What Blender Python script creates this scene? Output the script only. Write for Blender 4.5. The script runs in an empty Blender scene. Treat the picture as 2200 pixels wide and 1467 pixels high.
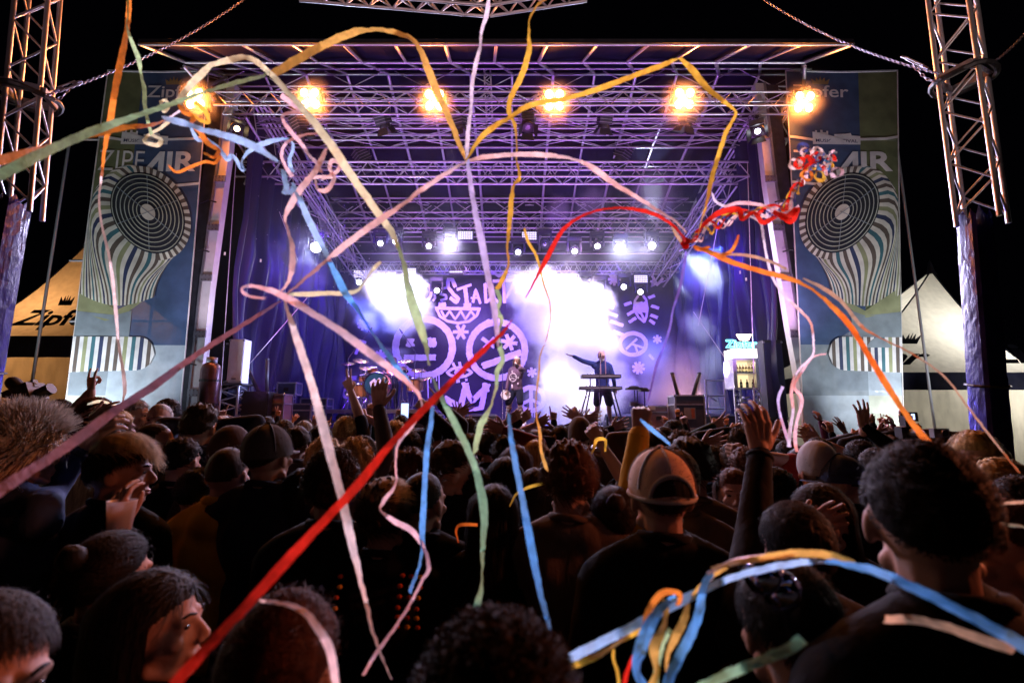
import bpy, bmesh, math, random
import numpy as np
from mathutils import Vector, Matrix, noise
R = math.radians
rnd = random.Random(7)
SC = bpy.context.scene
COL = SC.collection
# ------------------------------------------------------------------ camera
F = 2200 * 17 / 36; PITCH = R(9.0); CH = 2.05
cp, sp = math.cos(PITCH), math.sin(PITCH)
cam = bpy.data.cameras.new('camera'); cam.lens = 17; cam.sensor_width = 36
cam.clip_start = 0.05; cam.clip_end = 400
cam.dof.use_dof = True; cam.dof.focus_distance = 9.0; cam.dof.aperture_fstop = 2.6
camo = bpy.data.objects.new('camera', cam); COL.objects.link(camo)
camo.location = (0, 0, CH); camo.rotation_euler = (R(90) + PITCH, 0, 0)
SC.camera = camo
# ------------------------------------------------------------------ night sky
W = bpy.data.worlds.new('World'); SC.world = W; W.use_nodes = True
wn = W.node_tree; bg = wn.nodes['Background']
bg.inputs[0].default_value = (0.25, 0.22, 0.5, 1); bg.inputs[1].default_value = 0.0012
SC.view_settings.view_transform = 'Standard'; SC.view_settings.look = 'None'
SC.view_settings.exposure = 0; SC.view_settings.gamma = 1
cy = SC.cycles
SC.render.engine = 'CYCLES'
cy.use_denoising = True; cy.denoiser = 'OPENIMAGEDENOISE'
try: cy.denoising_prefilter = 'ACCURATE'
except Exception: pass
cy.max_bounces = 6; cy.diffuse_bounces = 2; cy.glossy_bounces = 2; cy.transmission_bounces = 3
cy.transparent_max_bounces = 12; cy.volume_bounces = 2; cy.volume_step_rate = 1.5; cy.volume_max_steps = 96
cy.sample_clamp_indirect = 4; cy.sample_clamp_direct = 0; cy.caustics_reflective = False; cy.caustics_refractive = False
cy.use_light_tree = True

def at(px, py, Y):
    a = (px - 1100) / F; b = (733.5 - py) / F; t = Y / (cp - b * sp)
    return Vector((a * t, Y, CH + t * (sp + b * cp)))
def onz(px, py, z):
    b = (733.5 - py) / F; t = (z - CH) / (sp + b * cp)
    return Vector(((px - 1100) / F * t, t * (cp - b * sp), z))

# ------------------------------------------------------------------ lights (stage lamps of the place plus spots added to brighten parts)
DECK = 1.80
def light(kind, loc, energy, color, target=None, size=0.1, cone=40, blend=0.5):
    l = bpy.data.lights.new(kind.lower() + '_lamp', kind); l.energy = energy; l.color = color
    if kind == 'AREA': l.size = size
    else: l.shadow_soft_size = size
    if kind == 'SPOT': l.spot_size = R(cone); l.spot_blend = blend
    o = bpy.data.objects.new('stage_or_fill_light', l); COL.objects.link(o); o.location = loc
    if target is not None:
        o.rotation_euler = (Vector(target) - Vector(loc)).to_track_quat('-Z', 'Y').to_euler()
    return o
VIOLET = (0.34, 0.10, 1.0); PINK = (1.0, 0.42, 0.95); WARM = (1.0, 0.36, 0.07); COOL = (0.72, 0.86, 1.0)
BLIND = [(425, 215), (670, 215), (935, 218), (1190, 218), (1467, 215), (1722, 222)]
BLY = 10.3
for px, py in BLIND:
    p = at(px, py, BLY - 0.25)
    light('SPOT', p, 230, (1, .30, .08), p + Vector((-p.x * .25, -7, -4.5)), 0.12, 140, 0.8)
    light('SPOT', at(px, py, BLY - 0.16), 620, (1, .24, .03), at(px, py + 40, BLY - 3), 0.1, 160, 0.5)
# audience-facing moving heads on the rear and middle trusses
for px, py, Y, e, c in ((967, 519, 14.8, 1500, (.90, .82, 1)), (1400, 526, 14.8, 1700, (.92, .85, 1)), (1333, 532, 14.8, 1300, (.85, .9, 1)), (680, 532, 13.1, 1700, (.85, .9, 1)), (888, 604, 16.7, 900, (.9, .8, 1)), (1259, 612, 16.7, 900, (.9, .8, 1))):
    p = at(px, py, Y); light('SPOT', p, e * 1.7, (c[0] * .76, c[1] * .76, 1), (p.x * .4, 0.5, 1.9), 0.1, 75, 0.7)
# violet wash over the stage and the roof
for x in (-5, -1.7, 1.7, 5):
    light('SPOT', (x, 10.9, 8.4), 2900, (.10, .018, 1), (x * .6, 17.5, 3.5), 0.15, 66, 0.7)
for x in (-5.6, 5.6):
    light('SPOT', (x * .5, 12.6, 7.6), 950, (0.08, 0.025, 1), (x * 1.25, 14.8, 4.0), 0.15, 90, 0.8)
# pink washes on the trusses and the painted backdrop
for x in (-5.2, -1.8, 1.8, 5.2):
    light('SPOT', (x, 9.9, 2.4), 800, (0.60, 0.16, 1.0), (x * .8, 12.6, 9.8), 0.1, 85, 0.8)
for x in (-3.4, 0, 3.4):
    light('SPOT', (x, 13.6, 3.0), 420, (0.35, 0.10, 1.0), (x * 1.1, 15.4, 9.0), 0.1, 100, 0.8)
for x in (-3, 3):
    light('SPOT', (x, 12.4, 7.9), 1500, (1, 0.52, 1.0), (x * .55, 17.6, 4.9), 0.15, 55, 0.6)
for a_, b_ in (((-6.2, 13.6, 7.0), (0.5, 15.3, 4.5)), ((6.2, 13.6, 7.0), (1.5, 15.3, 4.2)), ((5.8, 16.2, 6.0), (3.4, 15.2, 3.4)), ((-5.8, 16.2, 6.2), (-3.5, 15.3, 4.6))):
    light('SPOT', a_, 2300, (.06, .12, 1), b_, 0.15, 50, 0.8)  # blue fill spots added to colour the smoke
# key spots added to brighten the performers
light('SPOT', (-1.5, 9.9, 8.3), 4200, (1, .72, .95), (0.2, 12.6, 2.9), 0.1, 20, 0.6)
light('SPOT', (4.0, 9.9, 8.3), 3000, (1, .70, .95), (2.4, 12.9, 2.9), 0.1, 20, 0.6)
light('SPOT', (-4.5, 10.4, 8.2), 3000, (1, .66, .85), (-3.5, 14.4, 2.9), 0.1, 24, 0.6)
# cold beams
def beam(a, b, e, cone, col=COOL, r=0.05):
    return light('SPOT', a, e, col, b, r, cone, 0.7)
beam(at(1333, 532, 14.9), at(1268, 400, 13.9), 2300, 26)
beam(at(1400, 525, 14.9), at(1402, 390, 13.9), 2300, 28)
beam(at(1450, 528, 14.6), at(1570, 625, 14.0), 2000, 38)
beam(at(1440, 580, 14.8), at(1530, 760, 14.2), 1500, 26)
beam(at(922, 527, 14.9), at(1010, 560, 14.0), 1500, 16)
beam(at(818, 521, 14.9), at(870, 500, 14.0), 1300, 18)
beam(at(1285, 620, 16.8), at(1180, 640, 15.0), 500, 14)
beam(at(1378, 625, 16.8), at(1300, 680, 15.0), 500, 14)
beam(at(880, 600, 16.8), at(1000, 780, 15.2), 800, 16)
for dx, dy in ((-110, -25), (-105, 40), (-50, 90), (5, 110), (-70, -80)):
    beam(at(678, 535, 13.2), at(678 + dx, 535 + dy, 12.9), 2600, 20)
# white spots added behind the smoke to light it, firing towards the crowd
for px, py, e in ((1150, 600, 950), (1240, 605, 1000), (1200, 690, 950), (1270, 700, 850), (1200, 800, 850), (1270, 830, 800), (840, 610, 420), (900, 640, 300)):
    p = at(px, py, 16.75); light('SPOT', p, e, (1, .90, .95), p + Vector((0, -2.6, -1.1)), 0.15, 82, 0.9)
light('SPOT', at(775, 600, 14.6), 600, (1, 0.95, 0.98), at(880, 680, 15.3), 0.15, 70, 0.6)
light('SPOT', (5.6, 14.2, 2.1), 800, (1, 0.50, 0.45), (4.4, 15.8, 4.0), 0.2, 90, 0.6)
# side lights on the masts and wings
light('SPOT', (-5.6, 9.2, 2.9), 260, (0.9, 0.75, 1), at(440, 600, 10.7), 0.15, 40, 0.8)
light('SPOT', (5.6, 9.2, 3.2), 230, (1.0, 0.6, 0.98), at(1700, 560, 10.7), 0.15, 70, 0.8)
beam(at(1234, 538, 14.9), at(1330, 600, 14.0), 1100, 12)
beam(at(1113, 540, 14.9), at(1060, 600, 14.0), 900, 12)
beam(at(967, 519, 14.9), at(930, 620, 14.0), 900, 14)
beam(at(1377, 625, 16.9), at(1300, 700, 15.6), 1500, 14)
beam(at(1288, 620, 16.9), at(1210, 650, 15.6), 1200, 14)
light('SPOT', (-4.6, 11.6, 3.2), 300, (0.45, 0.5, 1), (-7.2, 11.2, 3.6), 0.15, 80, 0.8)
light('SPOT', (5.0, 11.6, 3.2), 420, (0.35, 0.3, 1), (8.4, 10.9, 3.4), 0.15, 80, 0.8)
# low front-of-house lamps behind the camera tilted up over the heads
light('SPOT', (-5, -7, 2.3), 1500, (1, 0.58, 0.66), (0, 8, 8.6), 0.2, 46, 0.25)
light('SPOT', (5, -7, 2.3), 1500, (0.95, 0.66, 0.62), (0, 8, 8.6), 0.2, 46, 0.25)
light('SPOT', (-4.4, 9.6, 2.4), 220, (.12, .10, 1), at(10, 650, 5.4), .1, 40, .6)  # added blue spot, gives the left tower wrap its sheen
light('SPOT', (4.4, 9.6, 2.4), 420, (.14, .11, 1), at(2095, 700, 5.3), .1, 40, .6)  # same added blue spot for the right tower wrap
light('SPOT', (4.6, 1.7, 3.1), 520, (1, 0.22, 0.09), (-.68, 1.1, 1.60), 0.1, 24, 0.7)  # red spot added to light the laughing woman's face
light('SPOT', (-9, 3.5, 3.6), 60, (1, 0.20, 0.06), (0, 2.6, 1.4), 0.2, 80, 0.7)  # weak side spot put in to redden faces in the crowd
light('SPOT', (-9.4, 8.4, .8), 1700, (.80, .88, 1), at(270, 680, 10.3), .2, 80, .8)  # uplight added to brighten the left banner
light('SPOT', (9.6, 8.4, .8), 1900, (.86, .90, 1), at(1810, 680, 10.3), .2, 80, .8)  # matching added uplight under the right banner
light('SPOT', (-12, 8, 4.2), 300, (1, 0.88, 0.62), (-2.8, 3.4, 1.6), 0.3, 50, 0.7)
light('SPOT', (12, 8, 4.2), 420, (.9, 0.86, .8), (4.2, 3.6, 1.6), 0.3, 50, 0.7)

# ------------------------------------------------------------------ materials
def nmat(name): 
    m = bpy.data.materials.new(name); m.use_nodes = True
    nt = m.node_tree; return m, nt, nt.nodes['Principled BSDF']
def mat(name, col, rough=0.6, metal=0.0, var=0.15, scale=8, bump=0.0, bscale=40, stretch=(1, 1, 1), spec=0.5, coords='Object', sheen=0):
    m, nt, b = nmat(name)
    tc = nt.nodes.new('ShaderNodeTexCoord'); mp = nt.nodes.new('ShaderNodeMapping')
    mp.inputs['Scale'].default_value = stretch; nt.links.new(tc.outputs[coords], mp.inputs[0])
    n = nt.nodes.new('ShaderNodeTexNoise'); n.inputs['Scale'].default_value = scale; n.inputs['Detail'].default_value = 5
    nt.links.new(mp.outputs[0], n.inputs['Vector'])
    r = nt.nodes.new('ShaderNodeValToRGB'); c = Vector(col[:3])
    r.color_ramp.elements[0].position = .3; r.color_ramp.elements[1].position = .7
    r.color_ramp.elements[0].color = (*(c * (1 - var)), 1); r.color_ramp.elements[1].color = (*(c * (1 + var)), 1)
    nt.links.new(n.outputs[0], r.inputs[0]); nt.links.new(r.outputs[0], b.inputs['Base Color'])
    b.inputs['Roughness'].default_value = rough; b.inputs['Metallic'].default_value = metal
    b.inputs['Specular IOR Level'].default_value = spec
    if sheen: b.inputs['Sheen Weight'].default_value = sheen
    if bump:
        n2 = nt.nodes.new('ShaderNodeTexNoise'); n2.inputs['Scale'].default_value = bscale; n2.inputs['Detail'].default_value = 4
        nt.links.new(mp.outputs[0], n2.inputs['Vector'])
        bp = nt.nodes.new('ShaderNodeBump'); bp.inputs['Strength'].default_value = bump; bp.inputs['Distance'].default_value = 0.02
        nt.links.new(n2.outputs[0], bp.inputs['Height']); nt.links.new(bp.outputs[0], b.inputs['Normal'])
    return m
def emis(name, col, s):
    m = bpy.data.materials.new(name); m.use_nodes = True; nt = m.node_tree
    b = nt.nodes['Principled BSDF']; b.inputs['Base Color'].default_value = (.1, .1, .1, 1)
    b.inputs['Emission Color'].default_value = (*col, 1); b.inputs['Emission Strength'].default_value = s
    try: m.cycles.emission_sampling = 'NONE'
    except Exception: pass
    return m
def cloth_trans(name, col, trans=0.4, clear=0.0, rough=0.8, bump=0.3, bscale=30, stretch=(1, 1, 1), var=.1, scale=6):
    m = mat(name, col, rough, 0, var, scale, bump, bscale, stretch)
    nt = m.node_tree; b = nt.nodes['Principled BSDF']; out = nt.nodes['Material Output']
    tr = nt.nodes.new('ShaderNodeBsdfTranslucent'); mx = nt.nodes.new('ShaderNodeMixShader'); mx.inputs[0].default_value = trans
    src = b.inputs['Base Color'].links[0].from_socket; nt.links.new(src, tr.inputs[0])
    nt.links.new(b.outputs[0], mx.inputs[1]); nt.links.new(tr.outputs[0], mx.inputs[2])
    last = mx
    if clear:
        tp = nt.nodes.new('ShaderNodeBsdfTransparent'); m2 = nt.nodes.new('ShaderNodeMixShader'); m2.inputs[0].default_value = clear
        nt.links.new(mx.outputs[0], m2.inputs[1]); nt.links.new(tp.outputs[0], m2.inputs[2]); last = m2
    nt.links.new(last.outputs[0], out.inputs[0])
    return m
M = {}
M['alu'] = mat('brushed_aluminium', (.62, .62, .64), .38, .75, .12, 20, .1, 60)
M['steel'] = mat('painted_steel', (.24, .24, .26), .45, .3, .2, 6, .1, 30)
M['darksteel'] = mat('dark_steel', (.05, .05, .06), .5, .4, .3, 6, .15, 25)
M['black'] = mat('black_plastic', (.018, .018, .02), .5, 0, .3, 10)
M['blackcloth'] = mat('black_cloth', (.02, .02, .024), .9, 0, .3, 5, .4, 20)
M['roof'] = mat('roof_tarpaulin', (.006, .005, .018), .9, 0, .35, 1.5, .5, 4, spec=.08)
M['deck'] = mat('stage_deck_ply', (.26, .24, .25), .45, 0, .25, 3, .15, 20)
M['ground'] = mat('trodden_grass', (.035, .04, .02), .95, 0, .4, 3, .6, 15)
M['curtain'] = mat('wing_drape', (.014, .012, .07), .42, 0, .3, 3, .5, 7, (1, 1, .15))
M['backdrop'] = cloth_trans('backdrop_cloth', (.022, .016, .042), .15, 0, .9, .2, 3)
M['paint'] = mat('backdrop_white_paint', (.74, .70, .76), .8, 0, .10, 5)
M['wrap'] = mat('blue_wrap_foil', (.022, .020, .17), .26, .0, .3, 8, .45, 22, (1, 1, .4))
M['lens_warm'] = emis('warm_blinder_lens', (1, .72, .34), 14)
M['lens_white'] = emis('white_beam_lens', (.85, .88, 1), 14)
M['lens_led'] = emis('led_panel_cells', (.75, .66, 1), 1.6)
M['white'] = mat('white_paint', (.78, .78, .78), .5, 0, .06)
M['tent'] = cloth_trans('tent_fabric', (.72, .69, .62), .55, 0, .7, .25, 4)
M['tentw'] = cloth_trans('tent_window_wall', (.68, .64, .54), .5, 0, .35, .9, 6, (1, 1, .5), .2, 3)
M['navy'] = mat('navy_print', (.012, .014, .035), .8, 0, .2)
M['valance'] = mat('navy_valance', (.015, .018, .06), .7, 0, .3, 4, .5, 8)
M['casewood'] = mat('flightcase_laminate', (.09, .08, .12), .35, 0, .2, 12)
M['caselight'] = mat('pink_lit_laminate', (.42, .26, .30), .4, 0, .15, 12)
M['grill'] = mat('speaker_grille', (.02, .02, .028), .6, .2, .3, 60, .5, 200)
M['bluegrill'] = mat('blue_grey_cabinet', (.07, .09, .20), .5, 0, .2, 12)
M['chrome'] = mat('chrome', (.75, .75, .78), .15, 1, .05)
M['shellwood'] = mat('amber_drum_shell', (.55, .22, .07), .3, 0, .2, 8)
M['cymbal'] = mat('cymbal_bronze', (.75, .55, .3), .25, .9, .15, 10)
M['chain'] = mat('chain_steel', (.26, .24, .30), .35, .8, .2)
M['rope'] = mat('pale_rope', (.6, .55, .6), .8, 0, .2)

# ------------------------------------------------------------------ mesh helpers
def frame(d):
    d = d.normalized(); u = d.orthogonal().normalized(); return u, d.cross(u)
class MB:
    def __init__(s): s.v = []; s.f = []
    def add(s, vs, fs):
        k = len(s.v); s.v += [tuple(x) for x in vs]; s.f += [tuple(i + k for i in f) for f in fs]; return s
    def box(s, c, size, rz=0, M3=None):
        x, y, z = [a / 2 for a in size]
        m = M3 or Matrix.Rotation(rz, 3, 'Z'); c = Vector(c)
        vs = [c + m @ Vector((sx * x, sy * y, sz * z)) for sx in (-1, 1) for sy in (-1, 1) for sz in (-1, 1)]
        return s.add(vs, [(0, 1, 3, 2), (4, 6, 7, 5), (0, 4, 5, 1), (2, 3, 7, 6), (0, 2, 6, 4), (1, 5, 7, 3)])
    def tube(s, pts, rr, n=6, cap=True):
        pts = [Vector(p) for p in pts]; 
        if not hasattr(rr, '__len__'): rr = [rr] * len(pts)
        vs = []; fs = []; u = None
        for i, p in enumerate(pts):
            d = (pts[min(i + 1, len(pts) - 1)] - pts[max(i - 1, 0)])
            if d.length < 1e-9: d = Vector((0, 0, 1))
            d.normalize()
            if u is None: u = d.orthogonal().normalized()
            else:
                u = u - d * u.dot(d)
                u = u.normalized() if u.length > 1e-6 else d.orthogonal().normalized()
            w = d.cross(u)
            vs += [p + (u * math.cos(2 * math.pi * k / n) + w * math.sin(2 * math.pi * k / n)) * rr[i] for k in range(n)]
        for i in range(len(pts) - 1):
            for k in range(n):
                a = i * n + k; b = i * n + (k + 1) % n; fs.append((a, b, b + n, a + n))
        if cap: fs.append(tuple(range(n - 1, -1, -1))); m = (len(pts) - 1) * n; fs.append(tuple(range(m, m + n)))
        return s.add(vs, fs)
    def bar(s, p, q, r, n=6): return s.tube([p, q], r, n)
    def ell(s, c, r, n=12, m=8, M3=None):
        c = Vector(c); vs = []; fs = []
        for i in range(m + 1):
            th = math.pi * i / m
            for k in range(n):
                ph = 2 * math.pi * k / n
                v = Vector((r[0] * math.sin(th) * math.cos(ph), r[1] * math.sin(th) * math.sin(ph), r[2] * math.cos(th)))
                if M3 is not None: v = M3 @ v
                vs.append(c + v)
        for i in range(m):
            for k in range(n): fs.append((i * n + k, (i + 1) * n + k, (i + 1) * n + (k + 1) % n, i * n + (k + 1) % n))
        return s.add(vs, fs)
    def capsule(s, p, q, r1, r2, n=10):
        p = Vector(p); q = Vector(q); d = (q - p); L = max(d.length, 1e-6); d = d / L
        pts = []; rr = []
        for k in range(4): a = math.pi / 2 * (1 - k / 3.0); pts.append(p - d * r1 * math.sin(a)); rr.append(max(r1 * math.cos(a), r1 * .05))
        for k in range(4): a = math.pi / 2 * (k / 3.0); pts.append(q + d * r2 * math.sin(a)); rr.append(max(r2 * math.cos(a), r2 * .05))
        return s.tube(pts, rr, n)
    def disc(s, c, nrm, r, n=16, ry=None, u=None):
        c = Vector(c); a, b = frame(Vector(nrm)); ry = ry or r
        return s.add([c + a * r * math.cos(2 * math.pi * k / n) + b * ry * math.sin(2 * math.pi * k / n) for k in range(n)], [tuple(range(n))])
    def lathe(s, prof, c, axis=(0, 0, 1), n=16):
        c = Vector(c); ax = Vector(axis).normalized(); a, b = frame(ax); vs = []; fs = []
        for r, h in prof: vs += [c + ax * h + (a * math.cos(2 * math.pi * k / n) + b * math.sin(2 * math.pi * k / n)) * max(r, 1e-4) for k in range(n)]
        for i in range(len(prof) - 1):
            for k in range(n): fs.append((i * n + k, i * n + (k + 1) % n, (i + 1) * n + (k + 1) % n, (i + 1) * n + k))
        return s.add(vs, fs)
    def quad(s, *p): return s.add(p, [tuple(range(len(p)))])
    def build(s, name, m=None, parent=None, smooth=False, local=False):
        me = bpy.data.meshes.new(name)
        off = Vector((0, 0, 0))
        if parent is not None and not local: off = wloc(parent)
        v = s.v if off.length == 0 else [(a - off.x, b - off.y, c - off.z) for a, b, c in s.v]
        me.from_pydata(v, [], s.f); me.update()
        if m is not None: me.materials.append(m)
        if smooth: me.polygons.foreach_set('use_smooth', [True] * len(me.polygons))
        o = bpy.data.objects.new(name, me); COL.objects.link(o)
        if parent is not None: o.parent = parent
        return o
def wloc(o):
    v = Vector((0, 0, 0))
    while o is not None: v = v + o.location; o = o.parent
    return v
def tag(o, label=None, cat=None, group=None, kind=None):
    if label: o['label'] = label
    if cat: o['category'] = cat
    if group: o['group'] = group
    if kind: o['kind'] = kind
    return o
def thing(name, loc, label, cat, group=None):
    o = bpy.data.objects.new(name, None); COL.objects.link(o); o.location = loc; o.empty_display_size = .1
    return tag(o, label, cat, group)
_unit = {}
def bar_obj(name, p, q, r, m, parent, n=6):
    """a round bar as an object of its own, all sharing one unit mesh per material"""
    k = (m.name, n)
    if k not in _unit:
        b = MB().tube([(0, 0, 0), (0, 0, 1)], 1, n); me = bpy.data.meshes.new('bar'); me.from_pydata(b.v, [], b.f); me.materials.append(m)
        me.polygons.foreach_set('use_smooth', [len(f) == 4 for f in b.f]); _unit[k] = me
    o = bpy.data.objects.new(name, _unit[k]); COL.objects.link(o)
    p = Vector(p); q = Vector(q); d = q - p; off = wloc(parent)
    o.parent = parent; o.location = p - off; o.rotation_mode = 'QUATERNION'
    o.rotation_quaternion = d.to_track_quat('Z', 'Y'); o.scale = (r, r, d.length)
    return o
def copy_tree(o, parent=None):
    c = o.copy(); COL.objects.link(c); c.parent = parent
    for ch in list(o.children): copy_tree(ch, c)
    return c
def truss(name, p, q, side, bays, label, up=(0, 0, 1), r=.024, rb=.011, tri=False, single=True, m=None, cat='truss', group=None, parent=None):
    """lattice truss between p and q: four (or three) chords and zig-zag braces"""
    p = Vector(p); q = Vector(q); d = (q - p).normalized(); up = Vector(up); u = (up - d * up.dot(d)).normalized(); w = d.cross(u)
    h = side / 2; m = m or M['alu']
    cs = [(-1, -1), (1, -1), (1, 1), (-1, 1)] if not tri else [(-1, 1), (1, 1), (0, -1)]
    offs = [w * a * h + u * b * h for a, b in cs]
    if parent is None: t = thing(name, p, label, cat, group)
    else: t = parent
    for o in offs: bar_obj('chord', p + o, q + o, r, m, t)
    L = (q - p).length / bays; mb = MB()
    for k in range(len(offs)):
        a = offs[k]; b = offs[(k + 1) % len(offs)]
        for i in range(bays):
            s0 = p + d * L * i; s1 = p + d * L * (i + .5); s2 = p + d * L * (i + 1)
            x, y = (a, b) if k % 2 == 0 else (b, a)
            for (e, f) in ((s0 + x, s1 + y), (s1 + y, s2 + x)):
                if single: bar_obj('brace', e, f, rb, m, t, 5)
                else: mb.bar(e, f, rb, 4)
    if not single: mb.build('bracing', m, t)['kind'] = 'stuff'
    return t
def text_mesh(s, size, bold=0.0, font_shear=0, spacing=1.0, xs=1.0):
    """outline of a word as 2D verts / faces, left aligned on the origin"""
    c = bpy.data.curves.new('lettering', 'FONT'); c.body = s; c.size = size; c.offset = bold; c.shear = font_shear; c.space_character = spacing
    c.resolution_u = 3
    o = bpy.data.objects.new('lettering', c); COL.objects.link(o); dg = bpy.context.evaluated_depsgraph_get()
    me = o.evaluated_get(dg).to_mesh(); v = [(a.co.x * xs, a.co.y) for a in me.vertices]; f = [tuple(p.vertices) for p in me.polygons]
    o.evaluated_get(dg).to_mesh_clear(); bpy.data.objects.remove(o); bpy.data.curves.remove(c)
    return v, f
# ================================================================== ground and stage
g = MB().quad((-90, -40, 0), (90, -40, 0), (90, 90, 0), (-90, 90, 0)).build('ground', M['ground']); tag(g, kind='structure')
FE = onz(1100, 919, DECK).y       # front edge of the deck
SW = 7.35
st = thing('stage_platform', (0, FE, 0), 'low black festival stage platform with a pale metal front edge', 'stage')
# deck boards, each its own panel
for i in range(7):
    for j in range(6):
        x0 = -SW + i * 2 * SW / 7; y0 = FE + .04 + j * 1.25
        MB().box((x0 + SW / 7, y0 + .62, DECK - .03), (2 * SW / 7 - .012, 1.24, .06)).build('deck_panel', M['deck'], st)
MB().box((0, FE, DECK - .055), (2 * SW, .07, .10)).build('edge_rail', M['alu'], st)
MB().box((0, FE + .02, DECK - .30), (2 * SW, .05, .10)).build('lower_rail', M['steel'], st)
MB().box((0, FE + .07, .75), (2 * SW, .04, 1.45)).build('front_skirt', M['blackcloth'], st)
for x in np.linspace(-SW + .2, SW - .2, 9): MB().box((x, FE + .01, .85), (.07, .07, 1.6)).build('support_post', M['steel'], st)
# ------------------------------------------------------------------ roof
PROF = [(at(1100, 97, 8.7).y, at(1100, 97, 8.7).z), (9.9, at(1100, 135, 9.9).z), (11.0, at(1100, 160, 11.0).z), (12.2, at(1100, 258, 12.2).z),
        (13.3, at(1100, 317, 13.3).z), (14.8, at(1100, 395, 14.8).z), (16.3, at(1100, 470, 16.3).z), (17.8, at(1100, 545, 17.8).z)]
def roofz(Y):
    for (a, b), (c, d) in zip(PROF, PROF[1:]):
        if Y <= c: return b + (d - b) * (Y - a) / (c - a)
    return PROF[-1][1]
RX = [7.35, 7.3, 7.25, 7.2, 7.2, 7.2, 7.2, 7.2]
XL0, XR0 = at(300, 97, 8.7).x, at(1832, 97, 8.7).x
XL1, XR1 = at(396, 135, 9.9).x, at(1728, 135, 9.9).x
rf = thing('stage_roof', (0, 11, PROF[2][1]), 'long arched stage roof of dark fabric over a grid of metal bars', 'roof')
b = MB(); xl = []; xr = []
for i, (Y, z) in enumerate(PROF):
    xl.append(XL0 if i == 0 else XL1 if i == 1 else -7.3); xr.append(XR0 if i == 0 else XR1 if i == 1 else 7.3)
for i in range(len(PROF) - 1):
    n = 24
    for k in range(n):
        def P(ii, kk):
            t = kk / n; sag = .05 * math.sin(kk * 2.1 + ii) ; return (xl[ii] + (xr[ii] - xl[ii]) * t, PROF[ii][0], PROF[ii][1] + .10 + sag)
        b.quad(P(i, k), P(i, k + 1), P(i + 1, k + 1), P(i + 1, k))
b.build('roof_fabric', M['roof'], rf)
# eave and purlins
MB().box(((XL0 + XR0) / 2, PROF[0][0], PROF[0][1] + .05), (XR0 - XL0, .10, .09)).build('eave_beam', M['darksteel'], rf)
bar_obj('purlin', (XL0, PROF[0][0] - .03, PROF[0][1] - .02), (XR0, PROF[0][0] - .03, PROF[0][1] - .02), .022, M['alu'], rf)
for i in range(1, len(PROF)):
    Y, z = PROF[i]; bar_obj('purlin', (xl[i], Y, z), (xr[i], Y, z), .035, M['alu'], rf)
for i in range(1, len(PROF) - 1):
    Y = (PROF[i][0] + PROF[i + 1][0]) / 2; z = roofz(Y)
    bar_obj('purlin', (-7.2, Y, z), (7.2, Y, z), .022, M['alu'], rf)
for k in range(15):
    t = k / 14
    for i in range(len(PROF) - 1):
        p0 = Vector((xl[i] + (xr[i] - xl[i]) * t, PROF[i][0], PROF[i][1] + .02)); p1 = Vector((xl[i + 1] + (xr[i + 1] - xl[i + 1]) * t, PROF[i + 1][0], PROF[i + 1][1] + .02))
        bar_obj('rafter', p0, p1, .045 if k % 2 == 0 else .036, M['alu'], rf, 5)
# triangular end brackets of the cantilever
for s, x in ((-1, -7.2), (1, 7.2)):
    a = Vector((XL1 if s < 0 else XR1, 9.9, PROF[1][1] - .1)); c = Vector((x, 11, PROF[2][1] - .1)); d = Vector((x, 10.9, PROF[2][1] - 1.0))
    for e, f in ((a, c), (a, d), (c, d), ((a + d) / 2, c), ((a + c) / 2, (a + d) / 2)): bar_obj('bracket_bar', e, f, .04, M['alu'], rf)
# ------------------------------------------------------------------ trusses under the roof
def hang(px0, px1, py, Y, side, bays, label, **k):
    return truss('lighting_truss', at(px0, py, Y), at(px1, py, Y), side, bays, label, **k)
T1 = hang(400, 1722, 181, 11.2, .50, 9, 'top front truss directly under the eave of the stage roof', r=.026, rb=.012)
T2 = hang(470, 1740, 222, 10.4, .34, 22, 'front lighting truss carrying the six glowing warm blinders', r=.028, rb=.012)
T3 = hang(520, 1640, 268, 11.6, .22, 9, 'thin truss just behind the blinder truss', r=.022, rb=.012, tri=True)
T4 = hang(520, 1610, 296, 12.2, .36, 7, 'wide meshed truss behind the front lamps', r=.022, rb=.012)
T5 = hang(517, 1625, 372, 12.3, .42, 24, 'bright silver double truss spanning the middle of the stage roof', r=.032, rb=.014)
T6 = hang(716, 1475, 448, 15.6, .50, 9, 'purple lattice truss high at the rear of the roof', r=.03, rb=.016)
T7 = hang(640, 1502, 484, 15.3, .34, 24, 'rear truss from which the white moving heads hang', r=.026, rb=.011, single=False)
T8 = hang(735, 1470, 576, 17.2, .36, 34, 'lowest truss right in front of the painted backdrop', r=.026, rb=.011, single=False)
bar_obj('chord', at(640, 520, 15.8), at(1500, 520, 15.8), .02, M['alu'], T7)
bar_obj('chord', at(700, 545, 16.2), at(1500, 545, 16.2), .02, M['alu'], T7)
# fore-and-aft side girders with ribbed wing panels
for s in (-1, 1):
    sgn = 'left' if s < 0 else 'right'
    gt = truss('side_girder', (s * 6.9, 11.1, 9.7), (s * 6.5, 17.3, 7.3), .6, 6, 'sloping girder running back under the %s edge of the roof' % sgn, r=.04, rb=.016)
    for k in range(5):
        o = .11 * k
        bar_obj('rib', (s * (6.7 - o), 11.3, 9.95), (s * (6.1 - o), 17.2, 7.75), .035, M['alu'], gt)
    g2 = truss('diagonal_girder', (s * 5.9, 12.4, 8.5), (s * 5.3, 17.2, 7.0), .45, 5, 'second lattice girder running back inside the %s wing of the roof' % sgn, r=.028, rb=.016)
for i, px in enumerate((1046,)):
    truss('hanging_ladder', at(1046, 135, 10.9), at(1052, 262, 11.5), .16, 6, 'narrow ladder truss hanging from the middle of the roof', r=.018, rb=.01, up=(0, 1, 0))
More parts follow.
